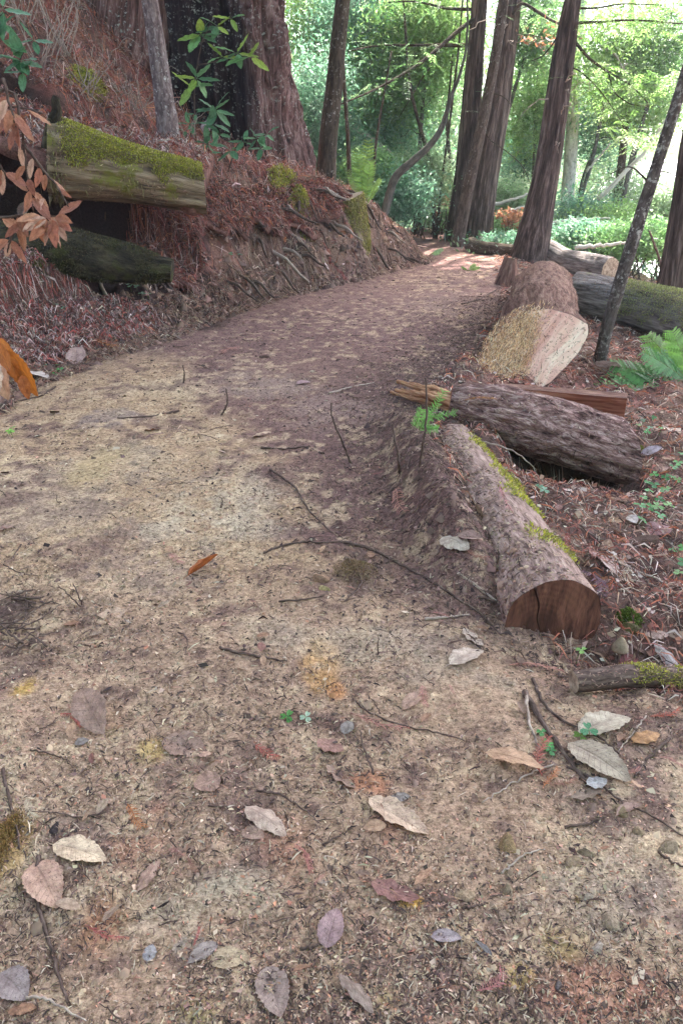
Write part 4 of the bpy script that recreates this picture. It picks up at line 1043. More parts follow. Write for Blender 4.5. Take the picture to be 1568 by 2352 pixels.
# soil smeared over the back of the buried log
P_, N_ = surf_pts(GE, 5000, lambda P, N, tt: (N[:, 2] > .0) * sstep(.46, .60, vn3(P[:, 0] * 5, P[:, 1] * 5, P[:, 2] * 5, 61) + .22 * (N[:, 0] < 0)) * .9)
mb = MB(); s_ = np.exp(rng.normal(-5.1, .45, len(P_)))
a_ = rng.uniform(0, 6.28, len(P_)); U1 = np.cross(N_, [0, 1, 0]); U2 = np.cross(N_, U1); Vs = [P_ + (U1 * np.cos(a_ + k * 1.2566)[:, None] + U2 * np.sin(a_ + k * 1.2566)[:, None]) * s_[:, None] * rng.uniform(.6, 1.2, (len(P_), 1)) for k in range(5)] + [P_ + N_ * s_[:, None] * .7]
ii = np.arange(len(P_))[:, None] * 6
tag(mk('soil_crumbs', np.stack(Vs, 1).reshape(-1, 3), np.concatenate([ii + np.array([[k, (k + 1) % 5, 5]]) for k in range(5)]), M_BITS, thE, thE.location, {'col': np.repeat(pal(len(P_), (.30, .2, .14), (.2, .125, .09), (.38, .27, .18), (.13, .08, .065)), 6, 0)}, smooth=False), kind='stuff')
debris_on(GB, thB, 3000, lambda P, N, tt: sstep(.2, .7, N[:, 2]), DUFF)
debris_on(GU, thU, 3000, lambda P, N, tt: (vn3(P[:, 0] * 9, P[:, 1] * 9, P[:, 2] * 9, 5) > .5) * .8, DUFF + ((.45, .36, .22),))
debris_on(GF, thF, 900, lambda P, N, tt: (N[:, 2] > .2) * .8, DUFF, (.006, .02), (.0008, .002))
# roof sheet added to darken the hollow, and the ragged bank lip further along
def mat_sheet(X, Y, Zt, thick, seed):
    nr_, nc_ = X.shape
    top = np.stack([X, Y, Zt + .05 * fbm2(X * 9, Y * 9, 3, seed)], -1).reshape(-1, 3)
    bot = np.stack([X, Y, Zt - thick * (1 + .8 * fbm2(X * 6, Y * 6, 3, seed + 3))], -1).reshape(-1, 3)
    f = grid_faces(nr_, nc_, False); k = nr_ * nc_
    idx = np.arange(k).reshape(nr_, nc_); rim = np.concatenate([idx[0], idx[1:, -1], idx[-1, -2::-1], idx[-2:0:-1, 0]])
    r2 = np.roll(rim, -1); side = np.stack([rim, r2, r2 + k, rim + k], 1)
    V = np.vstack([top, bot]); c = np.array([.17, .085, .068]) * (1 + 2.6 * fbm2(V[:, 0] * 9, V[:, 1] * 9 + V[:, 2] * 11, 4, seed))[:, None]
    o = mk('bank', V, [f, f[:, ::-1] + k, side[:, ::-1]], M_SOIL, None, None, {'col': np.clip(c, .02, .6)})
    return tag(o, kind='structure')
zmat = lambda X, Y: 1.30 + .3 * np.clip(Y - 7.5, 0, 2) + .42 * np.clip(-2.2 - X, 0, 4) - .16 * sstep(-1.70, -1.36, X) + .05 * fbm2(X * 9, Y * 9, 3, 401)
X, Y = np.meshgrid(np.linspace(-6.2, -1.36, 140), np.linspace(7.42, 8.75, 42))
mat_sheet(X, Y, 1.30 + .3 * np.clip(Y - 7.5, 0, 2) + .42 * np.clip(-2.2 - X, 0, 4) - .16 * sstep(-1.70, -1.36, X), .14, 401)  # roof over the hollow, put in to shut out light from above
yy = np.linspace(7.9, 11.3, 120)
lip = toe_x(yy) - .46 + .5 * fbm2(yy * 1.6, yy * 0, 3, 77) + .22 * fbm2(yy * 9, yy * 0, 2, 79)
S_ = np.linspace(0, 1, 16)
Y = yy[:, None] + 0 * S_; X = lip[:, None] - S_ * .75
ZT = np.array([H(np.full(16, a - .62), np.full(16, b_)) for a, b_ in zip(lip, yy)]) * .55 + H(X, Y) * .45
ZT = np.maximum(ZT - .12 * (1 - S_) ** 2, H(X, Y) + .012 - .10 * sstep(.75, 1, S_))
mat_sheet(X, Y, ZT, .045, 431)
n = 9000; x = rng.uniform(-5, -1.38, n); y = rng.uniform(7.45, 8.72, n)
V1 = slivers(x, y, rng.uniform(.03, .16, n), rng.uniform(.003, .008, n), pal(n, (.30, .075, .06), (.24, .10, .08), (.44, .28, .24), (.12, .07, .06), (.40, .15, .08), (.5, .4, .34)), .05, .6, None, .2, H=zmat)
stuff('roof_litter', [V1], M_LITTER)
def zlip(x, y):
    i_ = np.clip((y - yy[0]) / (yy[-1] - yy[0]) * 119, 0, 118.99); i0_ = i_.astype(int); f_ = i_ - i0_
    s_ = np.clip((lip[i0_] * (1 - f_) + lip[i0_ + 1] * f_ - x) / .75, 0, 1) * 15; j0_ = np.minimum(s_.astype(int), 14); g_ = s_ - j0_
    return (ZT[i0_, j0_] * (1 - g_) + ZT[i0_, j0_ + 1] * g_) * (1 - f_) + (ZT[i0_ + 1, j0_] * (1 - g_) + ZT[i0_ + 1, j0_ + 1] * g_) * f_ + .01
n = 16000; y = rng.uniform(7.95, 11.25, n); x = np.interp(y, yy, lip) - .75 * rng.random(n) + .01
V1 = slivers(x, y, rng.uniform(.03, .13, n), rng.uniform(.003, .007, n), pal(n, (.30, .075, .06), (.22, .10, .08), (.42, .26, .22), (.10, .06, .05), (.40, .15, .08), (.06, .04, .035)), .03, .7, None, .2, H=zlip)
stuff('bank_lip_litter', [V1], M_LITTER)
# fibres and needles trailing over the lip
n = 5200; i = rng.integers(0, 120, n); i = i[fbm2(yy[i] * 3.5, yy[i] * 0, 2, 78) > rng.normal(0, .12, n)]; n = len(i); s_ = rng.random(n) ** 1.4; x = lip[i] - s_ * .7 + .02; y = yy[i] + rng.normal(0, .02, n)
k_ = (s_ * 15).astype(int); z = ZT[i, k_] + .02
L_ = rng.uniform(.05, .16, n); a = np.arctan2(-.7, .7) + rng.normal(0, 1.1, n)
dx, dy = np.cos(a) * L_, np.sin(a) * L_; dr = np.where(s_ < .15, rng.uniform(-.1, .9, n), rng.uniform(-.1, .25, n)) * L_
W = np.stack([-np.sin(a), np.cos(a), rng.normal(0, .5, n)], -1) * rng.uniform(.002, .004, n)[:, None]
A_ = np.stack([x, y, z], -1); B_ = A_ + np.stack([dx, dy, -dr], -1) * .5 + np.array([0, 0, .01]); C_ = A_ + np.stack([dx, dy, -dr * 1.3], -1)
V = np.stack([A_ - W, A_ + W, B_ - W, B_ + W, C_ - W * .4, C_ + W * .4], 1).reshape(-1, 3); ii = np.arange(n)[:, None] * 6
F = np.concatenate([ii + np.array([[0, 2, 3, 1]]), ii + np.array([[2, 4, 5, 3]])])
c = np.repeat(pal(n, (.26, .11, .09), (.34, .17, .14), (.15, .08, .065), (.44, .29, .24), (.33, .09, .07)), 6, 0)
tag(mk('trailing_fibres', V, F, M_LITTER, None, None, {'col': c}, smooth=False), kind='stuff')
# ------------------------------------------------------------------ leaf masses of the wood behind
def leaf_mat(name, tr=.58):
    t = NT(name, .45, .35); c = t.attr('col', 'Color'); t.base(c)
    t.translucent(t.mix(.25, c, t.mix(1, c, (1.55, 1.9, 1.6), 'MULTIPLY')), tr); return t.m
M_LEAVES = leaf_mat('green_leaves')
GR = {'teal': ((.14, .28, .18), (.19, .34, .22), (.09, .20, .12), (.32, .43, .34)), 'yellow': ((.21, .33, .09), (.27, .39, .13), (.15, .26, .07), (.35, .45, .21)),
      'mid': ((.16, .29, .10), (.21, .35, .13), (.10, .20, .07), (.30, .42, .22)), 'pale': ((.26, .36, .20), (.36, .45, .28), (.19, .28, .14), (.46, .52, .36)), 'dry': ((.32, .13, .07), (.4, .2, .12), (.25, .1, .06))}
def leaf_quads(P, size, cols, flat=.8):
    n = len(P); nrm = rng.normal(0, flat, (n, 3)); nrm[:, 2] += .8; nrm /= np.linalg.norm(nrm, axis=1)[:, None]
    d = rng.normal(0, 1, (n, 3)); d -= nrm * (d * nrm).sum(1)[:, None]; d /= np.linalg.norm(d, axis=1)[:, None]
    e = np.cross(nrm, d); L = (size * np.exp(rng.normal(-.05, .42, n)))[:, None]; W = L * rng.uniform(.28, .42, (n, 1))
    V = np.stack([P - d * L * .5, P + e * W * .5 - nrm * L * .04, P + d * L * .5 - nrm * L * .12, P - e * W * .5 - nrm * L * .04], 1).reshape(-1, 3)
    return V, np.arange(n)[:, None] * 4 + np.arange(4)[None], np.repeat(cols, 4, 0)
def clump_points(c, R, n, nk, tight=.22, shell=.0):
    c = np.asarray(c); R = np.asarray(R)
    K = rng.normal(0, 1, (nk, 3)); K /= np.linalg.norm(K, axis=1)[:, None]; K *= (rng.random(nk) ** .45)[:, None]
    kr = rng.uniform(.5, 1.4, nk)
    i = rng.integers(0, nk, n)
    P = K[i] + rng.normal(0, tight, (n, 3)) * kr[i][:, None] * np.array([1, 1, .55])
    return c + P * R, i, nk
def crown(parent, c, R, n, tone, size=.068, nk=None, name='crown', base=None):
    n = int(n * 1.55)
    nk = nk or max(14, int(n / 170))
    P, i, nk = clump_points(c, np.asarray(R) * 1.25, n, nk * 2, .38)
    k = P[:, 2] > H(P[:, 0], P[:, 1]) + .02
    P, i = P[k], i[k]
    kc = np.array(pal(nk, *GR[tone])) * rng.uniform(.75, 1.25, (nk, 1))
    col = np.clip(kc[i] * .6 + .4 * pal(len(P), *GR[tone]), .01, .8)
    V, F, cc = leaf_quads(P, size, col)
    return mk(name, V, F, M_LEAVES, parent, base, {'col': cc}, smooth=False)
def leafy_tree(label, px, py, y, rx, ry, n, tone, size=.068, kind='broadleaf_tree', group=None):
    c = at(px, py, y); k = depth_of(c) / FPX; R = (rx * k, rx * k * .8, ry * k)
    g0 = np.array([c[0] + rng.normal(0, .3), y + .2, 0]); g0[2] = float(H(g0[0], g0[1]))
    th = thing(kind, label, 'tree', g0, group)
    mid = (g0 + c) / 2 + np.array([rng.normal(0, .15), 0, 0]); top = c + np.array([0, 0, R[2] * .8])
    r0 = .025 + .008 * max(c[2] - g0[2], .5)
    Q, rr, s = resample([g0 - [0, 0, .2], mid, c, top], 20, 0, [r0, r0 * .8, r0 * .5, .01]); r0 *= .6
    V, F, bk = tube(Q, rr, 8); mb = MB(); mb.add(V, F, bk)
    for q in range(7):
        j = rng.integers(9, 18); a = rng.uniform(0, 6.28); e = Q[j] + np.array([math.cos(a) * R[0] * .7, math.sin(a) * R[1] * .7, R[2] * rng.uniform(-.1, .4)])
        B_, br, _ = resample([Q[j], (Q[j] + e) / 2 + [0, 0, .1], e], 8, .03, [r0 * .35, r0 * .2, .006]); V, F, bk = tube(B_, br, 5); mb.add(V, F, bk)
    pt = MB()
    for q in range(12):
        e0 = c + rng.normal(0, .5, 3) * R; d_ = rng.normal(0, 1, 3) * [1, .5, .6]; B_, br, _ = resample([e0, e0 + d_ * .3, e0 + d_ * .6 + [0, 0, -.1]], 7, .03, [.010, .007, .003]); V, F, bk = tube(B_, br, 4); pt.add(V, F, bk)
    tag(pt.build('bare_twigs', M_PALETWIG, th, th.location), kind='stuff')
    mb.build('trunk', M_BENT, th, th.location)
    crown(th, c, R, n, tone, size, base=th.location)
    return th
def shrub(label, px, py, y, rx, ry, n, tone, size=.06, group=None, kind='shrub'):
    c = at(px, py, y); k = depth_of(c) / FPX; R = np.array((rx * k, rx * k * .7, ry * k))
    g0 = np.array([c[0], y + .1, float(H(c[0], y + .1))])
    th = thing(kind, label, 'shrub', g0, group)
    mb = MB()
    for q in range(9):
        e = c + rng.normal(0, .5, 3) * R; Q, rr, _ = resample([g0 + [rng.normal(0, .1), rng.normal(0, .1), -.05], (g0 + e) / 2 + rng.normal(0, .1, 3), e], 9, .02, [.014, .01, .004]); V, F, bk = tube(Q, rr, 5); mb.add(V, F, bk)
    mb.build('stems', M_DARKBARK, th, th.location)
    crown(th, c, R, n, tone, size, name='foliage', base=th.location)
    return th
TREES = [
 ('bluish green leafy tree close right of the huge redwood, low half', 722, 300, 17, 75, 130, 5200, 'teal'), ('yellow green leafy tree at the top between huge redwood and slender trunk', 715, 70, 20, 70, 110, 4500, 'yellow'),
 ('bluish leafy crown at the top right of the slender trunk', 850, 60, 19, 95, 95, 7000, 'teal'), ('mid green crown behind the long bare branches', 890, 190, 18.5, 100, 80, 6500, 'mid'),
 ('bright yellow green crown at the top left of the clump', 985, 70, 18, 80, 90, 5200, 'yellow'), ('bluish crown low behind the pencil thin sapling', 850, 320, 19, 95, 75, 6500, 'teal'),
 ('pale leafy tree inside the elbow of the bent trunk', 965, 250, 21, 85, 95, 5000, 'pale'), ('mid green tree behind the bend of the bent trunk', 1000, 180, 22, 70, 80, 4200, 'mid'),
 ('green crown at the top between the clump and the flared redwood', 1225, 60, 19, 60, 90, 3600, 'mid'), ('yellow green crown at mid height between the clump and the flared redwood', 1228, 235, 20, 55, 95, 3600, 'yellow'),
 ('pale bluish tree low between the clump and the flared redwood', 1205, 370, 21, 60, 80, 3800, 'teal'),
 ('loose yellow green crown right of the whitish trunk, high up', 1405, 130, 18, 80, 90, 3300, 'yellow'), ('bluish crown right of the whitish trunk at mid height', 1390, 270, 20, 75, 80, 4200, 'teal'),
 ('thin green crown at the upper right corner', 1530, 110, 18, 70, 100, 2600, 'mid'), ('yellow green crown hanging over the white river bank', 1490, 235, 19, 80, 60, 3000, 'yellow'),
 ('pale sparse crown beside the white river bank', 1395, 380, 22, 60, 60, 2200, 'pale')]
for a in TREES: leafy_tree(a[0], *a[1:6], int(a[6] * 3.4), a[7])
SHRUBS = [
 ('dense bluish bush left of the bent trunk foot', 905, 450, 15.8, 60, 50, 3600, 'teal'), ('green bush right behind the mossy stump', 850, 395, 16, 45, 40, 2400, 'mid'), ('pale bush under the elbow of the bent trunk', 965, 410, 17, 60, 50, 3600, 'pale'),
 ('low bush at the far end of the path', 975, 470, 19.5, 60, 30, 2600, 'teal'), ('small bush at the foot of the thin stems', 1018, 480, 18.5, 30, 35, 1600, 'mid'),
 ('pale low bush behind the gap right of the clump', 1180, 470, 18, 50, 50, 3000, 'pale'), ('dark green low bush at the ground between clump and flared redwood', 1165, 535, 17, 40, 25, 1800, 'mid'),
 ('bright green low bush beneath the white river bank', 1420, 520, 16.5, 90, 40, 4600, 'yellow'), ('bluish green bush right of the flared redwood foot', 1330, 500, 17, 60, 45, 3000, 'teal'), ('pale bush under the dim thin trunk', 1450, 455, 19, 60, 40, 2400, 'pale'),
 ('low sprawling green bush behind the grey log with moss', 1400, 568, 15, 100, 28, 4000, 'mid'), ('pale green bush at the right edge before the thick dark trunk', 1530, 500, 15, 40, 60, 2200, 'pale'),
 ('bluish green bush covering the slope behind the grey log lying by the flared redwood', 1345, 545, 14.6, 55, 26, 2400, 'teal'), ('mid green bush low before the white river bank at the right', 1480, 545, 13.8, 70, 30, 2800, 'mid'), ('dull green bush low between the clump and the flared redwood foot', 1160, 560, 15.2, 40, 20, 1500, 'teal'),
 ('dry red brown dead bush left of the clump foot', 1010, 440, 18, 22, 40, 900, 'dry'), ('dry red sprays lying behind the clump', 1175, 500, 16, 26, 16, 500, 'dry'), ('small red dead bush right of the clump', 1110, 470, 19, 25, 25, 700, 'dry')]
for a in SHRUBS: shrub(*a[:6], int(a[6] * (2.6 if a[7] != 'dry' else 1)), a[7])
c_ = at(1235, 85, 14.5); crown(tD, c_, (.3, .2, .25), 60, 'dry', .07, 8, 'dead_leaves', tD.location)
# the far wood across the valley: one mass
mb = MB()
for k in range(330):
    x = rng.uniform(-20, 26); y = rng.uniform(24, 46)
    if x > .30 * y - 2 and rng.random() < .8: continue
    zb = float(H(x, y)); h = rng.uniform(4, 11)
    P, i, nk = clump_points((x, y, zb + h * .5), (2.2, 1.8, h * .55), 800, 14)
    V, F, c = leaf_quads(P, .20, pal(len(P), *GR[('teal', 'pale', 'pale')[k % 3]])); mb.add(V, F, col=c)
tag(mb.build('far_wood', M_LEAVES, smooth=False), kind='stuff')
# low ground plants on the slope behind
x = rng.uniform(2, 13, 9000); y = rng.uniform(13.5, 24, 9000); k = fbm2(x * .8, y * .8, 3, 501) > -.05; x, y = x[k], y[k]
P = np.stack([x, y, H(x, y) + rng.uniform(.02, .28, len(x))], -1); V, F, c = leaf_quads(P, .08, pal(len(P), *GR['mid'], *GR['teal']) * .62); mb = MB(); mb.add(V, F, col=c)
x = rng.uniform(-4, 1.1, 5000); y = rng.uniform(14.5, 22, 5000); P = np.stack([x, y, H(x, y) + rng.uniform(.02, .35, len(x))], -1); V, F, c = leaf_quads(P, .08, pal(len(P), *GR['teal'], *GR['mid'])); mb.add(V, F, col=c)
tag(mb.build('ground_cover', M_LEAVES, smooth=False), kind='stuff')

# feathery sprays of the nearer conifers
def sprays(th, pts, n, L=(.25, .55), tone='yellow', name='foliage', down=.35):
    mb = MB()
    pts = np.asarray(pts); V_, C_ = [], []
    for k in range(n):
        o = pts[rng.integers(0, len(pts))] + rng.normal(0, .05, 3)
        a = rng.uniform(0, 6.28); d = np.array([math.cos(a), math.sin(a) * .6, rng.uniform(-down * 1.6, .15)]); d /= np.linalg.norm(d)
        l = rng.uniform(*L); m = 9
        s_ = np.cross(d, [0, 0, 1.0]); s_ /= np.linalg.norm(s_) + 1e-9
        col = pal(1, *GR[tone])[0]
        for q in range(m):
            f = (q + .6) / m; p = o + d * l * f - np.array([0, 0, .12 * l * f * f])
            nl = .24 * l * (1 - .55 * f)
            for sg in (-1, 1):
                e = s_ * sg * .8 + d * .6 + rng.normal(0, .12, 3) - np.array([0, 0, .15]); e /= np.linalg.norm(e); wv = np.cross(e, np.cross(s_, d)) * nl * .13
                V_.append([p, p + e * nl * .5 + wv, p + e * nl, p + e * nl * .5 - wv]); C_.append(col * rng.uniform(.8, 1.2))
    V = np.array(V_).reshape(-1, 3); F = np.arange(len(V_))[:, None] * 4 + np.arange(4)[None]
    return mk(name, V, F, M_LEAVES, th, th.location, {'col': np.repeat(np.clip(np.array(C_), .01, .8), 4, 0)}, smooth=False)
def along(pix, y, n=40):
    P = [at(a, b_, y) for a, b_ in pix]; return resample(P, n, .06)[0]
pd = np.vstack([along([(1310, 45), (1420, 46), (1568, 55)], yD), along([(1338, 122), (1400, 168), (1490, 240)], yD), along([(1320, 20), (1430, 8), (1560, 14)], yD), along([(1330, 160), (1400, 245), (1440, 300)], yD), along([(1430, 190), (1500, 170), (1568, 190)], yD), along([(1400, 290), (1480, 330), (1560, 300)], yD + 1)])
sprays(tD, pd, 330, (.25, .6), 'yellow')
pa = np.vstack([along([(1040, 105), (960, 105), (850, 108)], yA), along([(1010, 108), (900, 185), (780, 240)], yA - 1), along([(1024, 20), (945, 2), (850, 8)], yA)])
sprays(tA, pa, 110, (.25, .5), 'mid')
sprays(tC, np.vstack([QC[12:60] + np.array([-.08, -.05, 0])]), 60, (.12, .28), 'pale')
sprays(tB, along([(1200, 10), (1250, 40), (1290, 55)], yB), 70, (.3, .6), 'mid')
# fallen pale poles and dead branches in the brush
POLES = [('thick pale broken pole leaning up to the right behind the flared redwood', [(1262, 562), (1300, 535), (1332, 508)], 15.2, 17), ('long thin pale pole slanting up past the white river bank', [(1372, 458), (1430, 400), (1484, 345), (1534, 268)], 16.5, 11),
 ('pale fallen pole behind the clump, upper of the pair', [(1124, 472), (1170, 460), (1220, 444)], 16.8, 9), ('short pale pole beneath the upper one right of the clump', [(1170, 484), (1220, 470)], 16.2, 8), ('grey pole lying level behind the grey fallen log', [(1320, 570), (1380, 562), (1440, 557)], 13.2, 10),
 ('whitish fallen pole slanting down through the brush by the slender trunk', [(812, 288), (855, 320), (902, 358)], 18, 14), ('whitish pole slanting down to the bent trunk from the left', [(925, 368), (980, 408), (1036, 452)], 17.2, 9), ('pale level stick on the slope right of the flared redwood', [(1262, 512), (1330, 503), (1400, 502)], 15.6, 7),
 ('thin pale dead branch leaning before the bluish crown on the right', [(1345, 395), (1375, 360), (1400, 330)], 18, 6), ('pale curved dead branch high right of the whitish trunk', [(1375, 105), (1410, 120), (1425, 150), (1440, 170)], 17.5, 7)]
for lab, pix, y, w in POLES:
    P = [at(a, b_, y) for a, b_ in pix]; th = thing('fallen_pole', lab, 'branch', (P[0][0], y, float(H(P[0][0], y))))
    k = depth_of(P[0]) / FPX / 2
    branch(th, P, w * k, w * k * .6, M_POLE, 'pole', 16, .01, 8)

# crowns of the standing trees, high over the path and out of the picture: they shade it
def high_crown(th, c, R, n, size=.5, tone='mid'):
    P, i, nk = clump_points(c, R, n, 90, .3)
    V, F, cc = leaf_quads(P, size, pal(len(P), *GR[tone]), .5)
    mk('crown', V, F, M_LEAVES, th, th.location, {'col': cc}, smooth=False)
gi = [o for o in SC.objects if o.get('label', '').startswith('huge old')][0]
slim = [o for o in SC.objects if o.get('label', '').startswith('slender')][0]
high_crown(tE, (2.2, 4.6, 9.5), (4.4, 4.8, 1.8), 11000); high_crown(tF, (5.2, 9.0, 10.5), (3.6, 3.6, 1.8), 7500); high_crown(tD, (2.6, 12.2, 10.5), (3.6, 3.6, 1.8), 7500)
high_crown(gi, (-1.4, 11.6, 9.5), (4.4, 4.2, 2.0), 10000); high_crown(slim, (.6, 9.0, 9.0), (3.2, 3.2, 1.6), 7000); high_crown(tC, (3.0, 15.5, 11.5), (3.2, 3.0, 1.6), 5500)

# the wood behind the path walker: closes the sky in that direction
mb = MB()
for k in range(60):
    x = rng.uniform(-13, 11); y = rng.uniform(-15, -5.5); zb = float(H(x, y)); h = rng.uniform(6, 13)
    P, i, nk = clump_points((x, y, zb + h * .5), (2.2, 1.8, h * .55), 520, 16, .3)
    V, F, c = leaf_quads(P, .42, pal(len(P), *GR['mid'])); mb.add(V, F, col=c)
tag(mb.build('far_wood', M_LEAVES, smooth=False), kind='stuff')
# ------------------------------------------------------------------ fallen leaves, sprigs, twigs, stones
def leaf_mesh(seed, fold=.18, curl=.12, serr=.05, blunt=.55, twist=.0, wave=.03, nu=20, nv=6, stalk=.16):
    r = np.random.default_rng(seed)
    u = np.linspace(0, 1, nu); v = np.linspace(-1, 1, nv + 1)
    w = .5 * np.sin(np.pi * np.clip(u, 0.0, 1) ** (blunt + .22)) ** .68; w[0] = .02; w[-1] = .012
    U, VV = np.meshgrid(u, v, indexing='ij')
    e = 1 + serr * np.where(np.arange(nu) % 2 == 0, 1, -1)[:, None] * (np.abs(VV) > .9) + .03 * r.normal(0, 1, (nu, 1)) * (np.abs(VV) > .6)
    Y = VV * w[:, None] * e
    X = U + .02 * VV ** 2
    Z = fold * np.abs(Y) + curl * 4 * (.25 - (U - .5) ** 2) * (1 if seed % 2 else -1) * .5 + wave * np.sin(U * 19 + r.uniform(0, 6)) * np.abs(VV) * w[:, None] * 2 + twist * VV * w[:, None] * (U - .4)
    Z -= Z.min() * .0
    V = np.stack([X - .5, Y, Z], -1).reshape(-1, 3); F = [grid_faces(nu, nv + 1, False)]
    bk = np.stack([U, VV, 0 * U], -1).reshape(-1, 3)
    S = np.array([[-.5, 0, Z[0, nv // 2]], [-.5 - stalk * .5, .02 * r.normal(), Z[0, nv // 2] + .01], [-.5 - stalk, .05 * r.normal(), Z[0, nv // 2] - .005]])
    V2, F2, _ = tube(S, [.012, .01, .008], 5); k = len(V)
    F += [f + k for f in F2]
    V = np.vstack([V, V2 * [1, 1, 1]]); bk = np.vstack([bk, np.tile([.5, 0, 1], (len(V2), 1))])
    return V, F, bk
def leafm(name, tr, rough, dusty):
    t = NT(name, rough, .3)
    oi = t.n('ObjectInfo'); c = oi.outputs['Color']; v = t.attr('bk')
    sp = t.n('SeparateXYZ', Vector=v); U, Vv = sp.outputs[0], t.math('ABSOLUTE', sp.outputs[1])
    ph = t.math('FRACT', t.math('MULTIPLY', t.math('SUBTRACT', U, t.math('MULTIPLY', Vv, .13)), 11.0))
    vein = t.math('MAXIMUM', t.ramp(t.math('ABSOLUTE', t.math('SUBTRACT', ph, .5)), (.38, 0), (.5, 1)), t.ramp(Vv, (.03, 1), (.10, 0)))
    o = t.obj(); nz = t.noise(o, 5, 5, .65); ns = t.noise(o, 30, 4, .7)
    c = t.mix(t.ramp(nz, (.38, .0), (.62, 1)), t.mix(1, c, (.66, .60, .58), 'MULTIPLY'), t.mix(1, c, (1.12, 1.1, 1.08), 'MULTIPLY'))
    c = t.mix(t.math('MULTIPLY', vein, .30), c, t.mix(1, c, (.52, .46, .44), 'MULTIPLY'))
    if dusty: c = t.mix(t.ramp(ns, (.58, 0), (.63, .85)), c, (.06, .04, .032))
    t.base(c); t.bump(t.math('ADD', vein, t.math('MULTIPLY', ns, .4)), .35, .02)
    if tr: t.translucent(c, tr)
    return t.m
M_DRYLEAF = leafm('dry_leaf', .12, .6, True); M_GREENLEAF = leafm('green_leaf', .35, .4, False); M_HANGLEAF = leafm('hanging_dry_leaf', .35, .5, False)
LV = [mk('leaf', *leaf_mesh(s, **kw)[:2], M_DRYLEAF, attrs={'bk': leaf_mesh(s, **kw)[2]}, link=False) for s, kw in
      [(1, dict(fold=.14, curl=.24, twist=.25)), (2, dict(fold=.25, curl=.10, wave=.05)), (3, dict(fold=-.16, curl=.28, wave=.05, twist=.3)), (4, dict(fold=.6, curl=.12, blunt=.7)), (5, dict(fold=.08, curl=.26, blunt=.8, twist=.4)), (6, dict(fold=.15, curl=.25, serr=.05, blunt=.6, wave=.07)), (7, dict(fold=.14, curl=.2, serr=.045, blunt=.66, twist=-.3))]]
LVG = [mk('leaf', *leaf_mesh(s, **kw)[:2], M_GREENLEAF, attrs={'bk': leaf_mesh(s, **kw)[2]}, link=False) for s, kw in [(11, dict(fold=.15, curl=-.1, stalk=.2)), (12, dict(fold=.25, curl=.15, stalk=.15)), (13, dict(fold=.1, curl=.2, blunt=.8))]]
LVH = [mk('leaf', *leaf_mesh(s, **kw)[:2], M_HANGLEAF, attrs={'bk': leaf_mesh(s, **kw)[2]}, link=False) for s, kw in [(21, dict(fold=.25, curl=.2)), (22, dict(fold=.4, curl=.3, twist=.5)), (23, dict(fold=.1, curl=.35, wave=.06))]]

def put_leaf(p0, p1, ratio, col, label, var=0, lift=.012, roll=0.0, group=None, pitch=0.0, world=None):
    a, b_ = (hit(*p0), hit(*p1)) if world is None else world
    L = np.linalg.norm(b_ - a); L = min(L, .26); m = (a + b_) / 2
    n_ = normal(m[0], m[1], .1); ex = (b_ - a) / np.linalg.norm(b_ - a)
    ey = np.cross(n_, ex); n2 = n_ * math.cos(roll) + ey * math.sin(roll)
    ex = ex * math.cos(pitch) + n_ * math.sin(pitch)
    o = share(LV[var % len(LV)]); o.color = (*col, 1)
    xf(o, m + n_ * (lift * .7 + L * .40 * abs(math.sin(pitch)) + L * ratio * .2 * abs(math.sin(roll))), ex, n2, (L, L * ratio, L * .55))
    return tag(o, label, 'leaf', group)
TAN, PALE, LILAC, CREAM, BRN, RBR, GRY, ORG, PINK, BLU, OLV = (.44, .27, .17), (.54, .375, .26), (.31, .20, .15), (.56, .40, .25), (.28, .15, .09), (.26, .115, .09), (.28, .225, .205), (.36, .10, .025), (.47, .29, .21), (.22, .185, .165), (.37, .28, .165)
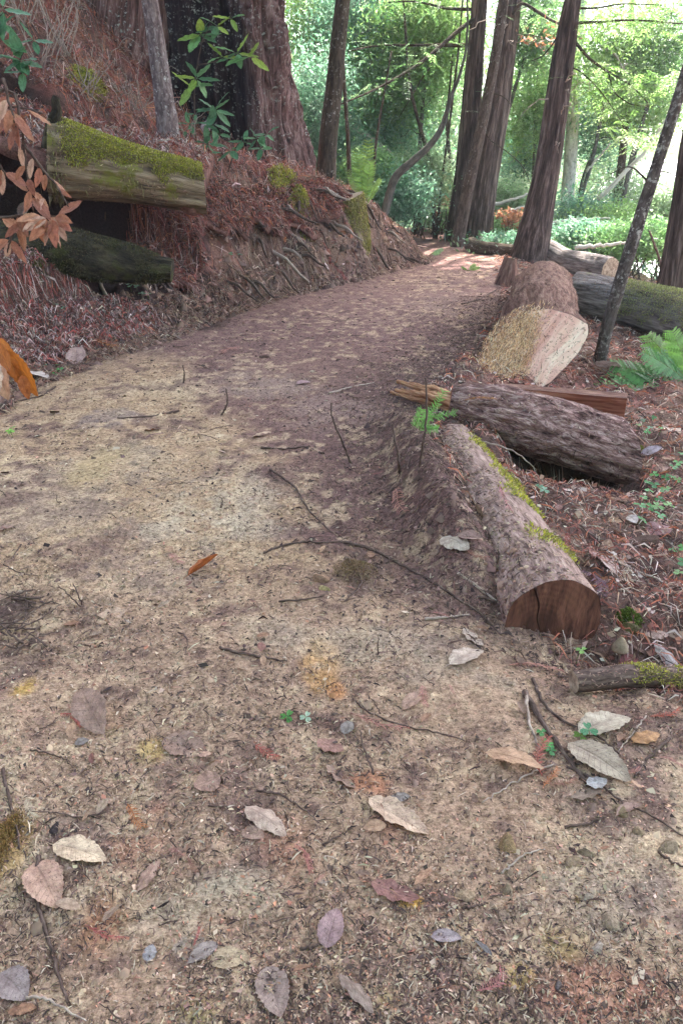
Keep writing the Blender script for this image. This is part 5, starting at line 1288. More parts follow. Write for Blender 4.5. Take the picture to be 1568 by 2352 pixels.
LEAVES = [
 ((430, 1328), (503, 1297), .42, ORG, 'orange brown leaf folded lengthwise and standing up on the sandy path', 3, .01, .5, .25),
 ((292, 1408), (228, 1418), .60, PALE, 'curled pale tan leaf lying alone on the path left of the orange folded leaf', 5, .012, .15, 0),
 ((240, 1702), (188, 1597), .42, LILAC, 'narrow lilac grey leaf lifted on edge at the left of the path', 4, .015, .5, 0),
 ((-8, 1222), (32, 1212), .5, LILAC, 'lilac leaf cut by the left edge of the photo on the bare path', 0, .008, 0, 0),
 ((172, 1712), (205, 1702), .8, BLU, 'little blue grey leaf scrap below the lifted lilac leaf', 6, .006, 0, 0),
 ((378, 1695), (472, 1735), .6, LILAC, 'broad dusty lilac brown leaf half sunk in the soil', 1, .003, 0, 0),
 ((455, 1740), (486, 1735), .6, PINK, 'tiny pinkish leaf touching the dusty lilac brown leaf', 2, .01, 0, 0),
 ((508, 1790), (448, 1815), .85, (.33, .20, .15), 'broken brown leaf curled up like a shell', 5, .014, .2, 0),
 ((645, 1787), (674, 1792), .6, TAN, 'thumbnail sized tan leaf right of the curled broken leaf', 0, .006, 0, 0),
 ((564, 1858), (656, 1925), .42, (.46, .335, .26), 'pale pinkish leaf with small dark holes, slanting down right', 2, .012, .1, 0),
 ((556, 1910), (606, 1925), .7, LILAC, 'dull lilac leaf tucked under the pale pinkish leaf with holes', 0, .004, 0, 0),
 ((122, 1945), (243, 1982), .5, (.60, .45, .31), 'cream leaf with toothed edge and dark midrib at the lower left', 6, .010, .05, 0),
 ((80, 1985), (135, 2088), .55, PINK, 'pinkish tan leaf under the long stick at the lower left', 0, .010, 0, 0),
 ((314, 2052), (368, 1978), .36, (.38, .235, .175), 'narrow tan leaf pointing up right among red needles', 2, .006, 0, 0),
 ((395, 2185), (470, 2160), .55, (.34, .26, .20), 'torn grey brown leaf with a red sprig across it', 5, .006, 0, 0),
 ((430, 2215), (500, 2170), .5, (.30, .24, .21), 'lower torn half of the grey brown leaf', 4, .004, 0, 0),
 ((480, 2212), (572, 2200), .6, (.40, .30, .19), 'dusty olive tan leaf flat in the sand at the bottom', 0, .003, 0, 0),
 ((340, 2212), (350, 2172), .7, (.3, .28, .28), 'grey upright leaf scrap left of the torn leaf', 2, .006, 0, 0),
 ((612, 2225), (645, 2340), .62, (.30, .215, .18), 'rounded grey brown leaf with a thick dark stalk at the bottom edge', 1, .010, 0, 0),
 ((2, 2240), (62, 2300), .7, (.27, .21, .195), 'bluish brown leaf in the bottom left corner', 0, .01, 0, 0),
 ((20, 2330), (84, 2322), .55, BRN, 'dark brown leaf at the very bottom left beneath the bluish one', 2, .01, .3, 0),
 ((748, 2183), (775, 2092), .62, (.32, .205, .20), 'oval lilac leaf lying flat in the middle of the lower path', 0, .008, 0, 0),
 ((845, 1838), (982, 1922), .40, (.54, .385, .275), 'long cream leaf with dark specks in the middle of the lower path', 1, .012, .05, 0),
 ((895, 1838), (940, 1832), .6, BLU, 'blue grey leaf tip behind the long cream leaf', 2, .008, 0, 0),
 ((750, 1762), (815, 1816), .36, LILAC, 'curled narrow lilac leaf with a ragged edge', 5, .010, .4, 0),
 ((730, 1705), (788, 1732), .7, (.33, .18, .14), 'crumpled reddish brown leaf above the curled lilac one', 5, .012, .2, 0),
 ((1112, 1744), (1244, 1788), .50, (.44, .27, .165), 'large orange tan leaf raised over its own dark shadow', 6, .030, .25, .05),
 ((850, 2032), (960, 2070), .44, (.27, .13, .11), 'red brown leaf with a wavy edge beside a yellow stain', 5, .012, .1, 0),
 ((988, 2156), (1058, 2160), .48, (.33, .265, .265), 'small shiny grey lilac leaf on the sand below the red brown leaf', 0, .010, 0, 0),
 ((1086, 2162), (1128, 2198), .3, (.14, .125, .12), 'slim dark grey leaf sliver slanting on the sand', 4, .006, .2, 0),
 ((778, 2245), (856, 2335), .36, (.24, .175, .14), 'dark brown leaf slanting at the bottom centre', 2, .012, .35, 0),
 ((1302, 1712), (1442, 1800), .55, (.33, .265, .195), 'broad dusty grey tan leaf under the dark diagonal stick', 0, .012, 0, 0),
 ((1325, 1690), (1442, 1655), .5, (.42, .35, .26), 'whitish strongly ribbed leaf under the mossy branch', 6, .012, .05, 0),
 ((1345, 1812), (1390, 1800), .75, (.44, .42, .41), 'small whitish lichen coated leaf at the tip of the diagonal stick', 5, .02, .1, 0),
 ((1452, 1712), (1510, 1690), .65, (.40, .21, .09), 'orange brown leaf at the right below the mossy branch', 2, .010, .2, 0),
 ((1310, 1840), (1380, 1818), .4, (.26, .19, .14), 'curled brown bark like leaf below the whitish one', 5, .012, .3, 0),
 ((1412, 1880), (1468, 1855), .35, (.36, .23, .18), 'folded pinkish brown leaf at the right among stones', 3, .012, .2, 0),
 ((1062, 1448), (1106, 1488), .5, (.52, .41, .33), 'pale torn leaf left of the dark sawn face, upper piece', 5, .012, .1, 0),
 ((1030, 1532), (1106, 1500), .5, (.50, .39, .31), 'pale torn leaf left of the dark sawn face, lower piece', 6, .012, .1, 0),
 ((1345, 1272), (1414, 1335), .42, (.40, .28, .255), 'pinkish ribbed leaf leaning right of the buried log end, front one', 6, .02, .2, 0),
 ((1362, 1272), (1440, 1308), .5, (.36, .26, .22), 'ribbed leaf lying behind the pinkish one right of the buried log', 6, .01, .0, 0),
 ((1018, 1240), (1078, 1268), .5, (.50, .42, .33), 'white backed leaf lying in the dark humus left of the buried log', 2, .02, .2, 0),
 ((1050, 1240), (1105, 1245), .6, (.30, .19, .16), 'rounded brown leaf behind the white backed one', 3, .03, .1, 0),
 ((925, 1635), (970, 1595), .45, (.38, .235, .17), 'tan brown leaf with a needle sprig laid against it', 0, .010, .1, 0),
 ((790, 1690), (806, 1660), .7, BLU, 'bluish leaf scrap left of the long needle sprig', 0, .008, 0, 0),
 ((684, 885), (712, 880), .7, (.36, .22, .22), 'single lilac pink leaf lying on the middle stretch of the path', 0, .012, 0, 0),
 ((578, 1008), (622, 996), .35, PALE, 'narrow pale leaf on the middle path above the sand patches', 2, .012, .2, 0),
 ((330, 992), (370, 985), .5, BRN, 'curled brown leaf at the grey sand patch', 5, .012, .3, 0),
 ((1520, 985), (1562, 1008), .4, (.50, .37, .29), 'pale tan leaf right of the crosswise log, upper one', 0, .02, .0, 0),
 ((1468, 1050), (1512, 1042), .5, (.35, .29, .33), 'lilac grey leaf beside a small moss patch right of the crosswise log', 0, .02, .1, .3),
 ((1430, 1040), (1455, 1090), .7, (.44, .33, .27), 'broad pale brown leaf against the end of the crosswise log', 1, .03, -.3, 0),
 ((1462, 1088), (1532, 1078), .5, (.42, .27, .23), 'wide pinkish leaf with upturned edge right of the broad pale brown one', 5, .02, .1, 0),
 ((1490, 1232), (1530, 1210), .8, (.29, .14, .14), 'round wine red leaf on the slope below the clover', 0, .012, .1, 0),
 ((1478, 1465), (1530, 1462), .4, (.40, .27, .22), 'thin pinkish leaf strip right of the little mushroom', 2, .02, .1, 0),
 ((1420, 1535), (1458, 1515), .7, (.26, .09, .09), 'dark red leaf above the mossy branch', 3, .02, .2, 0),
 ((1500, 1480), (1560, 1560), .3, (.42, .36, .34), 'grey board like bark leaf lying above the mossy branch', 2, .02, 0, 0),
 ((1385, 855), (1392, 868), .8, (.5, .42, .4), 'pale pink leaf standing by the foot of the leaning trunk', 0, .03, 0, .5),
 ((36, 862), (120, 880), .6, (.56, .46, .40), 'large whitish leaf behind the orange hanging leaves at the left', 0, .03, .2, 0),
 ((128, 738), (178, 768), .55, (.44, .30, .24), 'long tan leaf lying on the red litter at the left', 6, .02, .2, 0),
 ((190, 742), (232, 736), .5, (.62, .53, .48), 'whitish leaf with dark edge right of the long tan one', 2, .03, .2, 0),
 ((310, 725), (332, 700), .6, (.56, .38, .35), 'pale pink leaf on the red litter beside the crooked pale stick', 0, .03, .1, 0),
 ((28, 790), (62, 802), .5, (.56, .39, .31), 'pale pinkish leaf pair on the litter at the left, left one', 0, .03, 0, 0),
 ((62, 800), (100, 785), .5, (.52, .36, .29), 'pale pinkish leaf pair on the litter at the left, right one', 2, .03, .2, 0),
 ((175, 848), (186, 818), .6, (.40, .26, .22), 'small pink leaf standing on the low litter ledge', 0, .02, 0, .3),
 ((40, 470), (72, 462), .5, (.5, .33, .3), 'pale leaf high on the bank left of the broken stub', 0, .03, 0, 0),
 ((155, 288), (185, 282), .5, (.56, .44, .42), 'pinkish white leaf lying on top of the mossy log, left one', 0, .03, 0, 0),
 ((545, 470), (590, 485), .4, (.50, .36, .33), 'silvery pink leaf lying on the litter right of the mossy log', 2, .04, 0, 0),
 ((505, 440), (550, 452), .4, (.55, .18, .07), 'bright rust orange leaf on the litter right of the mossy log', 2, .05, .2, 0),
 ((455, 320), (470, 292), .5, (.46, .36, .38), 'lilac leaf standing upright beside the green bank seedlings', 0, .03, 0, .9),
 ((585, 500), (605, 520), .5, (.40, .38, .34), 'pale leaf hanging from the lip of the bank', 0, .03, .3, -.4),
]
for L_ in LEAVES:
    p0, p1, ra, co, lab, var, li, ro, pi_ = L_
    put_leaf(p0, p1, ra, co, lab, var, li, ro, pitch=pi_)
# leaves lying on the mossy log
for pa_, pb_, co, lab, y in [((222, 287), (245, 282), (.5, .38, .37), 'pinkish white leaf resting on the moss in the middle of the mossy log', 7.25), ((355, 328), (395, 324), (.58, .54, .54), 'silver white ribbed leaf resting on the moss near the right end of the mossy log', 7.32)]:
    A_, B_ = at(*pa_, y), at(*pb_, y); put_leaf(None, None, .45, co, lab, 1, .02, world=(A_, B_))
# where in the photo a small thing of the litter lies, in words
MARKS = [(60, 650, 'by the rotten log'), (60, 780, 'near the pale leaf pair at the left edge'), (250, 700, 'by the crooked pale stick'), (400, 660, 'on the fibrous toe of the bank'), (150, 860, 'on the low ledge over the path edge'), (500, 450, 'right of the mossy log'), (640, 480, 'on the bank below the huge redwood'), (760, 500, 'near the mossy stump'),
         (900, 520, 'on the red nose of the bank'), (200, 240, 'above the mossy log'), (80, 150, 'high on the upper bank'), (400, 600, 'at the foot of the dark hollow'), (1480, 900, 'under the green ferns'), (1480, 1020, 'beside the end of the crosswise log'), (1300, 1180, 'in the shade under the crosswise log'), (1490, 1200, 'round the bright clover'), (1330, 1270, 'along the mossy flank of the buried log'),
         (1450, 1370, 'above the mossy branch'), (1520, 1480, 'at the right edge above the mossy branch'), (1420, 780, 'by the foot of the leaning trunk'), (1480, 640, 'on the slope before the thick dark trunk'), (1280, 640, 'behind the big cut log'), (1300, 850, 'right of the pale sawn face'), (1150, 620, 'left of the flared redwood'),
         (300, 1150, 'on the pale sand left of the middle'), (600, 1150, 'on the sand in the middle of the path'), (800, 900, 'on the dark middle stretch of the path'), (900, 700, 'on the far purple stretch of the path'), (500, 900, 'on the left of the middle stretch'), (250, 1500, 'left of the ochre stain'), (720, 1560, 'round the ochre stain'), (1000, 1550, 'below the torn pale leaves'), (950, 1250, 'in the dark humus left of the buried log'),
         (300, 1950, 'round the cream toothed leaf'), (650, 1900, 'round the pale leaf with holes'), (950, 1950, 'round the long cream leaf'), (1200, 1850, 'below the raised orange tan leaf'), (1350, 2000, 'among the stones at the lower right'), (400, 2200, 'round the torn grey brown leaf'), (780, 2220, 'below the oval lilac leaf'), (1150, 2220, 'round the yellow stained sand'), (1420, 2280, 'on the rust stained soil in the lower right corner'), (120, 2200, 'by the long grey stick')]
def where(p):
    a, b_ = project(p); return min(MARKS, key=lambda m_: (m_[0] - a) ** 2 + (1.6 * (m_[1] - b_)) ** 2)[2]
def hue(c):
    r, g, b_ = c; s = (r + g + b_) / 3
    if r > 2.6 * g: return 'red' if s < .25 else 'bright red'
    if r > 1.9 * g: return 'dark rusty' if s < .14 else 'rusty' if b_ < .75 * g else 'rose'
    if s > .40: return 'whitish'
    if s > .30: return 'pale pinkish' if b_ > .72 * g else 'pale tan'
    return 'dull brown' if s < .17 else 'tan'
# anonymous small dry leaves of the litter
def rand_leaves(n, place, lab, grp, cols, size):
    for i in range(n):
        x, y = place(); a = rng.uniform(0, 6.28); l = rng.uniform(*size)
        A_ = np.array([x, y, 0]); B_ = A_ + np.array([math.cos(a) * l, math.sin(a) * l, 0]); A_[2], B_[2] = H(A_[0], A_[1]), H(B_[0], B_[1])
        cc = np.array(cols[rng.integers(0, len(cols))]) * rng.uniform(.75, 1.2)
        put_leaf(None, None, rng.uniform(.38, .6), cc, lab % (hue(cc), where(A_)), int(rng.integers(0, 7)), .02, rng.normal(0, .3), grp, rng.normal(0, .15), world=(A_, B_))
def on_left():
    y = rng.uniform(5.2, 11.5); return float(toe_x(y)) - rng.uniform(.1, 3.0), y
def on_right():
    y = rng.uniform(2.4, 9.5); x = float(rgt_x(y)) + rng.uniform(.35, .5 + .32 * y); return min(x, .52 * y + .1), y
def on_low():
    y = rng.uniform(.9, 3.0); return rng.uniform(-.55, .55) * y, y
rand_leaves(48, on_low, 'small %s leaf scrap %s', 'leaf scraps trodden into the lower path', [BRN, (.22, .14, .10), TAN, RBR, (.34, .24, .17)], (.02, .055))
rand_leaves(85, on_left, 'small %s dry leaf %s', 'small dry leaves in the litter of the left bank', [PINK, PALE, TAN, RBR, (.48, .36, .34), (.36, .13, .08)], (.06, .11))
rand_leaves(80, on_right, 'small %s dry leaf %s', 'small dry leaves on the slope right of the logs', [PINK, PALE, TAN, RBR, BRN, (.5, .42, .38), (.42, .2, .1)], (.05, .11))

# needle sprigs
def sprig_mesh(seed, n=20, bend=.15):
    r = np.random.default_rng(seed); mb = MB()
    u = np.linspace(0, 1, 12); S = np.stack([u - .5, bend * (u - .5) ** 2 * 2 + .02 * np.sin(u * 7), .03 + .05 * np.sin(u * 3)], -1)
    V, F, _ = tube(S, np.linspace(.012, .005, 12), 4); mb.add(V, F)
    for k in range(n):
        f = (k + .7) / n * .97; p = np.array([np.interp(f, u, S[:, i]) for i in range(3)])
        l = .20 * (1 - .62 * abs(f - .4)) * r.uniform(.75, 1.2)
        for sg in (-1, 1):
            if r.random() < .08: continue
            d = np.array([.72, sg * .7, r.normal(-.02, .16)]); d /= np.linalg.norm(d); w = np.cross([0, 0, 1], d) * .011; w[2] = r.normal(0, .006)
            m_ = p + d * l * .55 + np.array([0, 0, .012]); e = p + d * l + np.array([0, 0, -.015])
            mb.add([p - w * .6, p + w * .6, m_ + w, m_ - w, e], [np.array([[0, 1, 2, 3]]), np.array([[3, 2, 4]])])
    return mb
t = NT('needle_sprig', .7, .2); oi = t.n('ObjectInfo'); c = t.mix(t.ramp(t.noise(t.obj(), 9, 3), (.35, 0), (.65, 1)), t.mix(1, oi.outputs['Color'], (.6, .55, .55), 'MULTIPLY'), oi.outputs['Color'])
t.base(c); t.translucent(c, .1); M_SPRIG = t.m
SP = []
for s in range(5):
    o = sprig_mesh(s, [16, 20, 13, 17, 15][s], [.15, -.3, .05, .4, -.1][s]).build('needle_sprig', M_SPRIG); COL.objects.unlink(o); SP.append(o)
def put_sprig(p0, p1, col, label, var=0, lift=.008, wide=1.0, group=None, world=None):
    a, b_ = (hit(*p0), hit(*p1)) if world is None else world
    L = max(np.linalg.norm(b_ - a), .03); L = min(L, .32); m = (a + b_) / 2; n_ = normal(m[0], m[1], .08)
    o = share(SP[var % 5]); o.color = (*col, 1); xf(o, m + n_ * lift, b_ - a, n_ + rng.normal(0, .12, 3), (L, L * wide * 1.1, L * .8))
    return tag(o, label, 'sprig', group)
SRED, SBRN, SPNK, SPUR, SORG, SCRM = (.36, .085, .065), (.30, .14, .10), (.44, .20, .165), (.17, .09, .11), (.45, .16, .06), (.58, .48, .33)
for p0, p1, co, lab, var, wd in [
 ((386, 1278), (418, 1302), (.42, .2, .17), 'faded pink needle sprig on the sandy path left of the folded orange leaf', 0, 1.2), ((150, 1640), (196, 1672), SRED, 'dark red needle sprig under the lifted lilac leaf', 1, 1), ((55, 1845), (82, 1888), SCRM, 'cream coloured needle sprig near the left edge', 0, 1.2),
 ((292, 1855), (332, 1912), SORG, 'orange needle sprig above the red stained soil at the left', 2, 1.1), ((582, 1722), (640, 1752), SRED, 'wine red needle sprig in the middle of the lower path', 0, 1.2), ((688, 1945), (722, 2012), (.40, .16, .13), 'pinkish needle sprig with a bare stalk right of the pale leaf', 1, .8),
 ((195, 2145), (285, 2172), (.40, .10, .09), 'bright red needle sprig at the lower left', 3, .6), ((448, 2180), (460, 2135), (.40, .06, .07), 'crimson needle sprig lying across the torn leaf', 0, .6), ((432, 1975), (456, 2012), SBRN, 'brown needle sprig right of the cream toothed leaf', 2, 1), ((1110, 2300), (1165, 2238), (.40, .16, .15), 'broad rose red needle sprig at the bottom right of centre', 3, 1.2),
 ((1225, 1785), (1245, 1695), (.38, .11, .08), 'upright red needle sprig right of the raised orange tan leaf', 1, .8), ((1248, 1815), (1282, 1770), SORG, 'orange needle sprig below the tip of the raised leaf', 2, .9), ((1262, 1815), (1325, 1800), SBRN, 'brown needle sprig beside the whitish lichen coated leaf', 0, 1.2),
 ((908, 1130), (930, 1185), (.42, .20, .15), 'tan red needle sprig in the dark humus on the middle path', 2, 1), ((800, 1655), (935, 1690), (.44, .20, .155), 'long pinkish needle sprig stretched across the lower path', 3, .5), ((962, 1580), (975, 1632), SPNK, 'pink needle sprig standing on the tan brown leaf', 0, 1), ((1160, 1530), (1282, 1545), (.46, .22, .165), 'long pale red needle sprig below the dark sawn face', 1, .45),
 ((1045, 1222), (1090, 1238), SPNK, 'pink needle sprig above the white backed leaf', 0, .9), ((1062, 1270), (1120, 1290), (.42, .2, .15), 'tan needle sprig under the white backed leaf', 3, .7), ((1355, 1320), (1395, 1378), SPUR, 'purple black needle sprig right of the buried log end', 1, 1), ((1350, 1365), (1376, 1395), (.36, .09, .08), 'red needle sprig behind the purple black one', 2, 1),
 ((1405, 1420), (1430, 1450), (.5, .10, .07), 'scarlet needle sprig under the small bright moss ball', 0, .9), ((1500, 1660), (1568, 1640), (.46, .11, .07), 'big bright red needle sprig at the right edge under the mossy branch', 3, .8), ((1455, 1655), (1500, 1665), (.30, .13, .11), 'brown needle sprig left of the big bright red one', 2, .9), ((1430, 1790), (1470, 1770), SPNK, 'small pink needle sprig at the end of the broad dusty leaf', 0, .8),
 ((1512, 1740), (1568, 1765), SPNK, 'pink needle sprig at the right edge between thin twigs', 1, .8), ((1500, 1030), (1568, 1015), (.45, .2, .10), 'orange needle sprig on the slope right of the crosswise log', 3, .5), ((545, 800), (505, 815), SPNK, 'faint needle sprig at the left of the far path', 0, 1), ((330, 1010), (370, 998), SPUR, 'dark needle sprig at the grey sand patch', 1, .7),
 ((60, 720), (100, 700), SRED, 'red needle sprig at the left edge of the bank litter', 0, 1.2), ((135, 705), (205, 690), (.40, .12, .12), 'long rose red needle sprig in the bank litter', 1, .9), ((215, 700), (265, 712), SRED, 'red needle sprig left of the crooked pale stick', 3, .9), ((150, 590), (210, 608), (.42, .07, .08), 'bright red needle sprig under the rotten log', 0, .9), ((112, 818), (160, 842), (.55, .5, .47), 'grey white needle sprig on the low litter ledge at the left', 1, .9),
 ((245, 752), (255, 800), SPNK, 'pink needle sprig at the toe of the bank', 2, 1), ((5, 690), (20, 740), SRED, 'deep red needle sprig cut by the left edge of the photo', 0, 1)]:
    put_sprig(p0, p1, co, lab, var, wide=wd)
# sprig on the worn log and two on the crosswise log
a, b_ = at(1118, 1095, 3.42), at(1172, 1215, 2.82)
for q, (dz) in ((a, .0), (b_, .0)): pass
def on_log(G, px, py):
    d = ray(px, py); o = np.array([0, 0, CAMH]); W = G['V'].reshape(-1, 3) - o
    k = W @ d; dist = np.linalg.norm(W - k[:, None] * d, axis=1); near = dist < dist.min() + .02
    i = np.where(near)[0]; i = i[np.argmin(k[i])]; return G['V'].reshape(-1, 3)[i]
put_sprig(None, None, (.42, .19, .18), 'long rose brown needle sprig lying on the worn buried log', 3, .03, .35, world=(on_log(GE, 1118, 1098), on_log(GE, 1165, 1212)))
put_sprig(None, None, (.42, .19, .07), 'rusty dead needle spray lying over the bark of the crosswise log', 1, .06, .9, world=(on_log(GC_, 1060, 945), on_log(GC_, 1135, 930)))
def rand_sprigs(n, place, lab, grp, cols, size):
    for i in range(n):
        x, y = place(); a = rng.uniform(0, 6.28); l = rng.uniform(*size); A_ = np.array([x, y, 0.]); B_ = A_ + np.array([math.cos(a) * l, math.sin(a) * l, 0]); A_[2], B_[2] = H(A_[0], A_[1]), H(B_[0], B_[1])
        cc = np.array(cols[rng.integers(0, len(cols))]) * rng.uniform(.7, 1.25)
        put_sprig(None, None, cc, lab % (hue(cc), where(A_)), int(rng.integers(0, 5)), .03, rng.uniform(.6, 1.1), grp, (A_, B_))
rand_sprigs(130, on_left, '%s dead needle sprig %s', 'dead needle sprigs in the litter of the left bank', [SRED, (.40, .11, .10), SPNK, SBRN, SORG], (.10, .26))
rand_sprigs(85, on_right, '%s dead needle sprig %s', 'dead needle sprigs on the slope right of the logs', [SRED, SBRN, SPNK, SPUR, SORG], (.08, .2))
def on_low():
    y = rng.uniform(.9, 3.4); return rng.uniform(-.55, .55) * y, y
rand_sprigs(26, on_low, 'worn %s needle sprig bit %s', 'worn needle sprigs pressed into the lower path', [SBRN, SPNK, (.3, .12, .1)], (.025, .06))

# twigs
def twig(pix, wpx, label, mat=None, lift=.006, group=None, world=None, stand=None, taper=.45, cat='twig'):
    if world is None:
        P = [hit(*p) for p in pix]
        if stand is not None:                       # upright sprout: rises from the ground at its last point
            g = P[-1]; y = g[1]; P = [at(*p, y - .02 * i) for i, p in enumerate(pix[:-1])] + [g - [0, 0, .02]]; lift = 0
    else: P = world
    P = np.array(P); P[:, 2] += lift
    k = depth_of(P[len(P) // 2]) / FPX / 2; n = max(14, 5 * len(P))
    Q, rr, s = resample(P, n, .0015, np.linspace(wpx * k, wpx * k * taper, len(P)) if stand is None else np.linspace(wpx * k * .45, wpx * k * .75, len(P)))
    V, F, bk = tube(Q, rr, 6, ridges(120, 30, .25 * wpx * k, int(rng.integers(0, 99))))
    o = mk('twig', V, F, mat or M_TWIG, None, None, {'bk': bk})
    return tag(o, label, cat, group)
T_, Pw = M_TWIG, M_PALETWIG
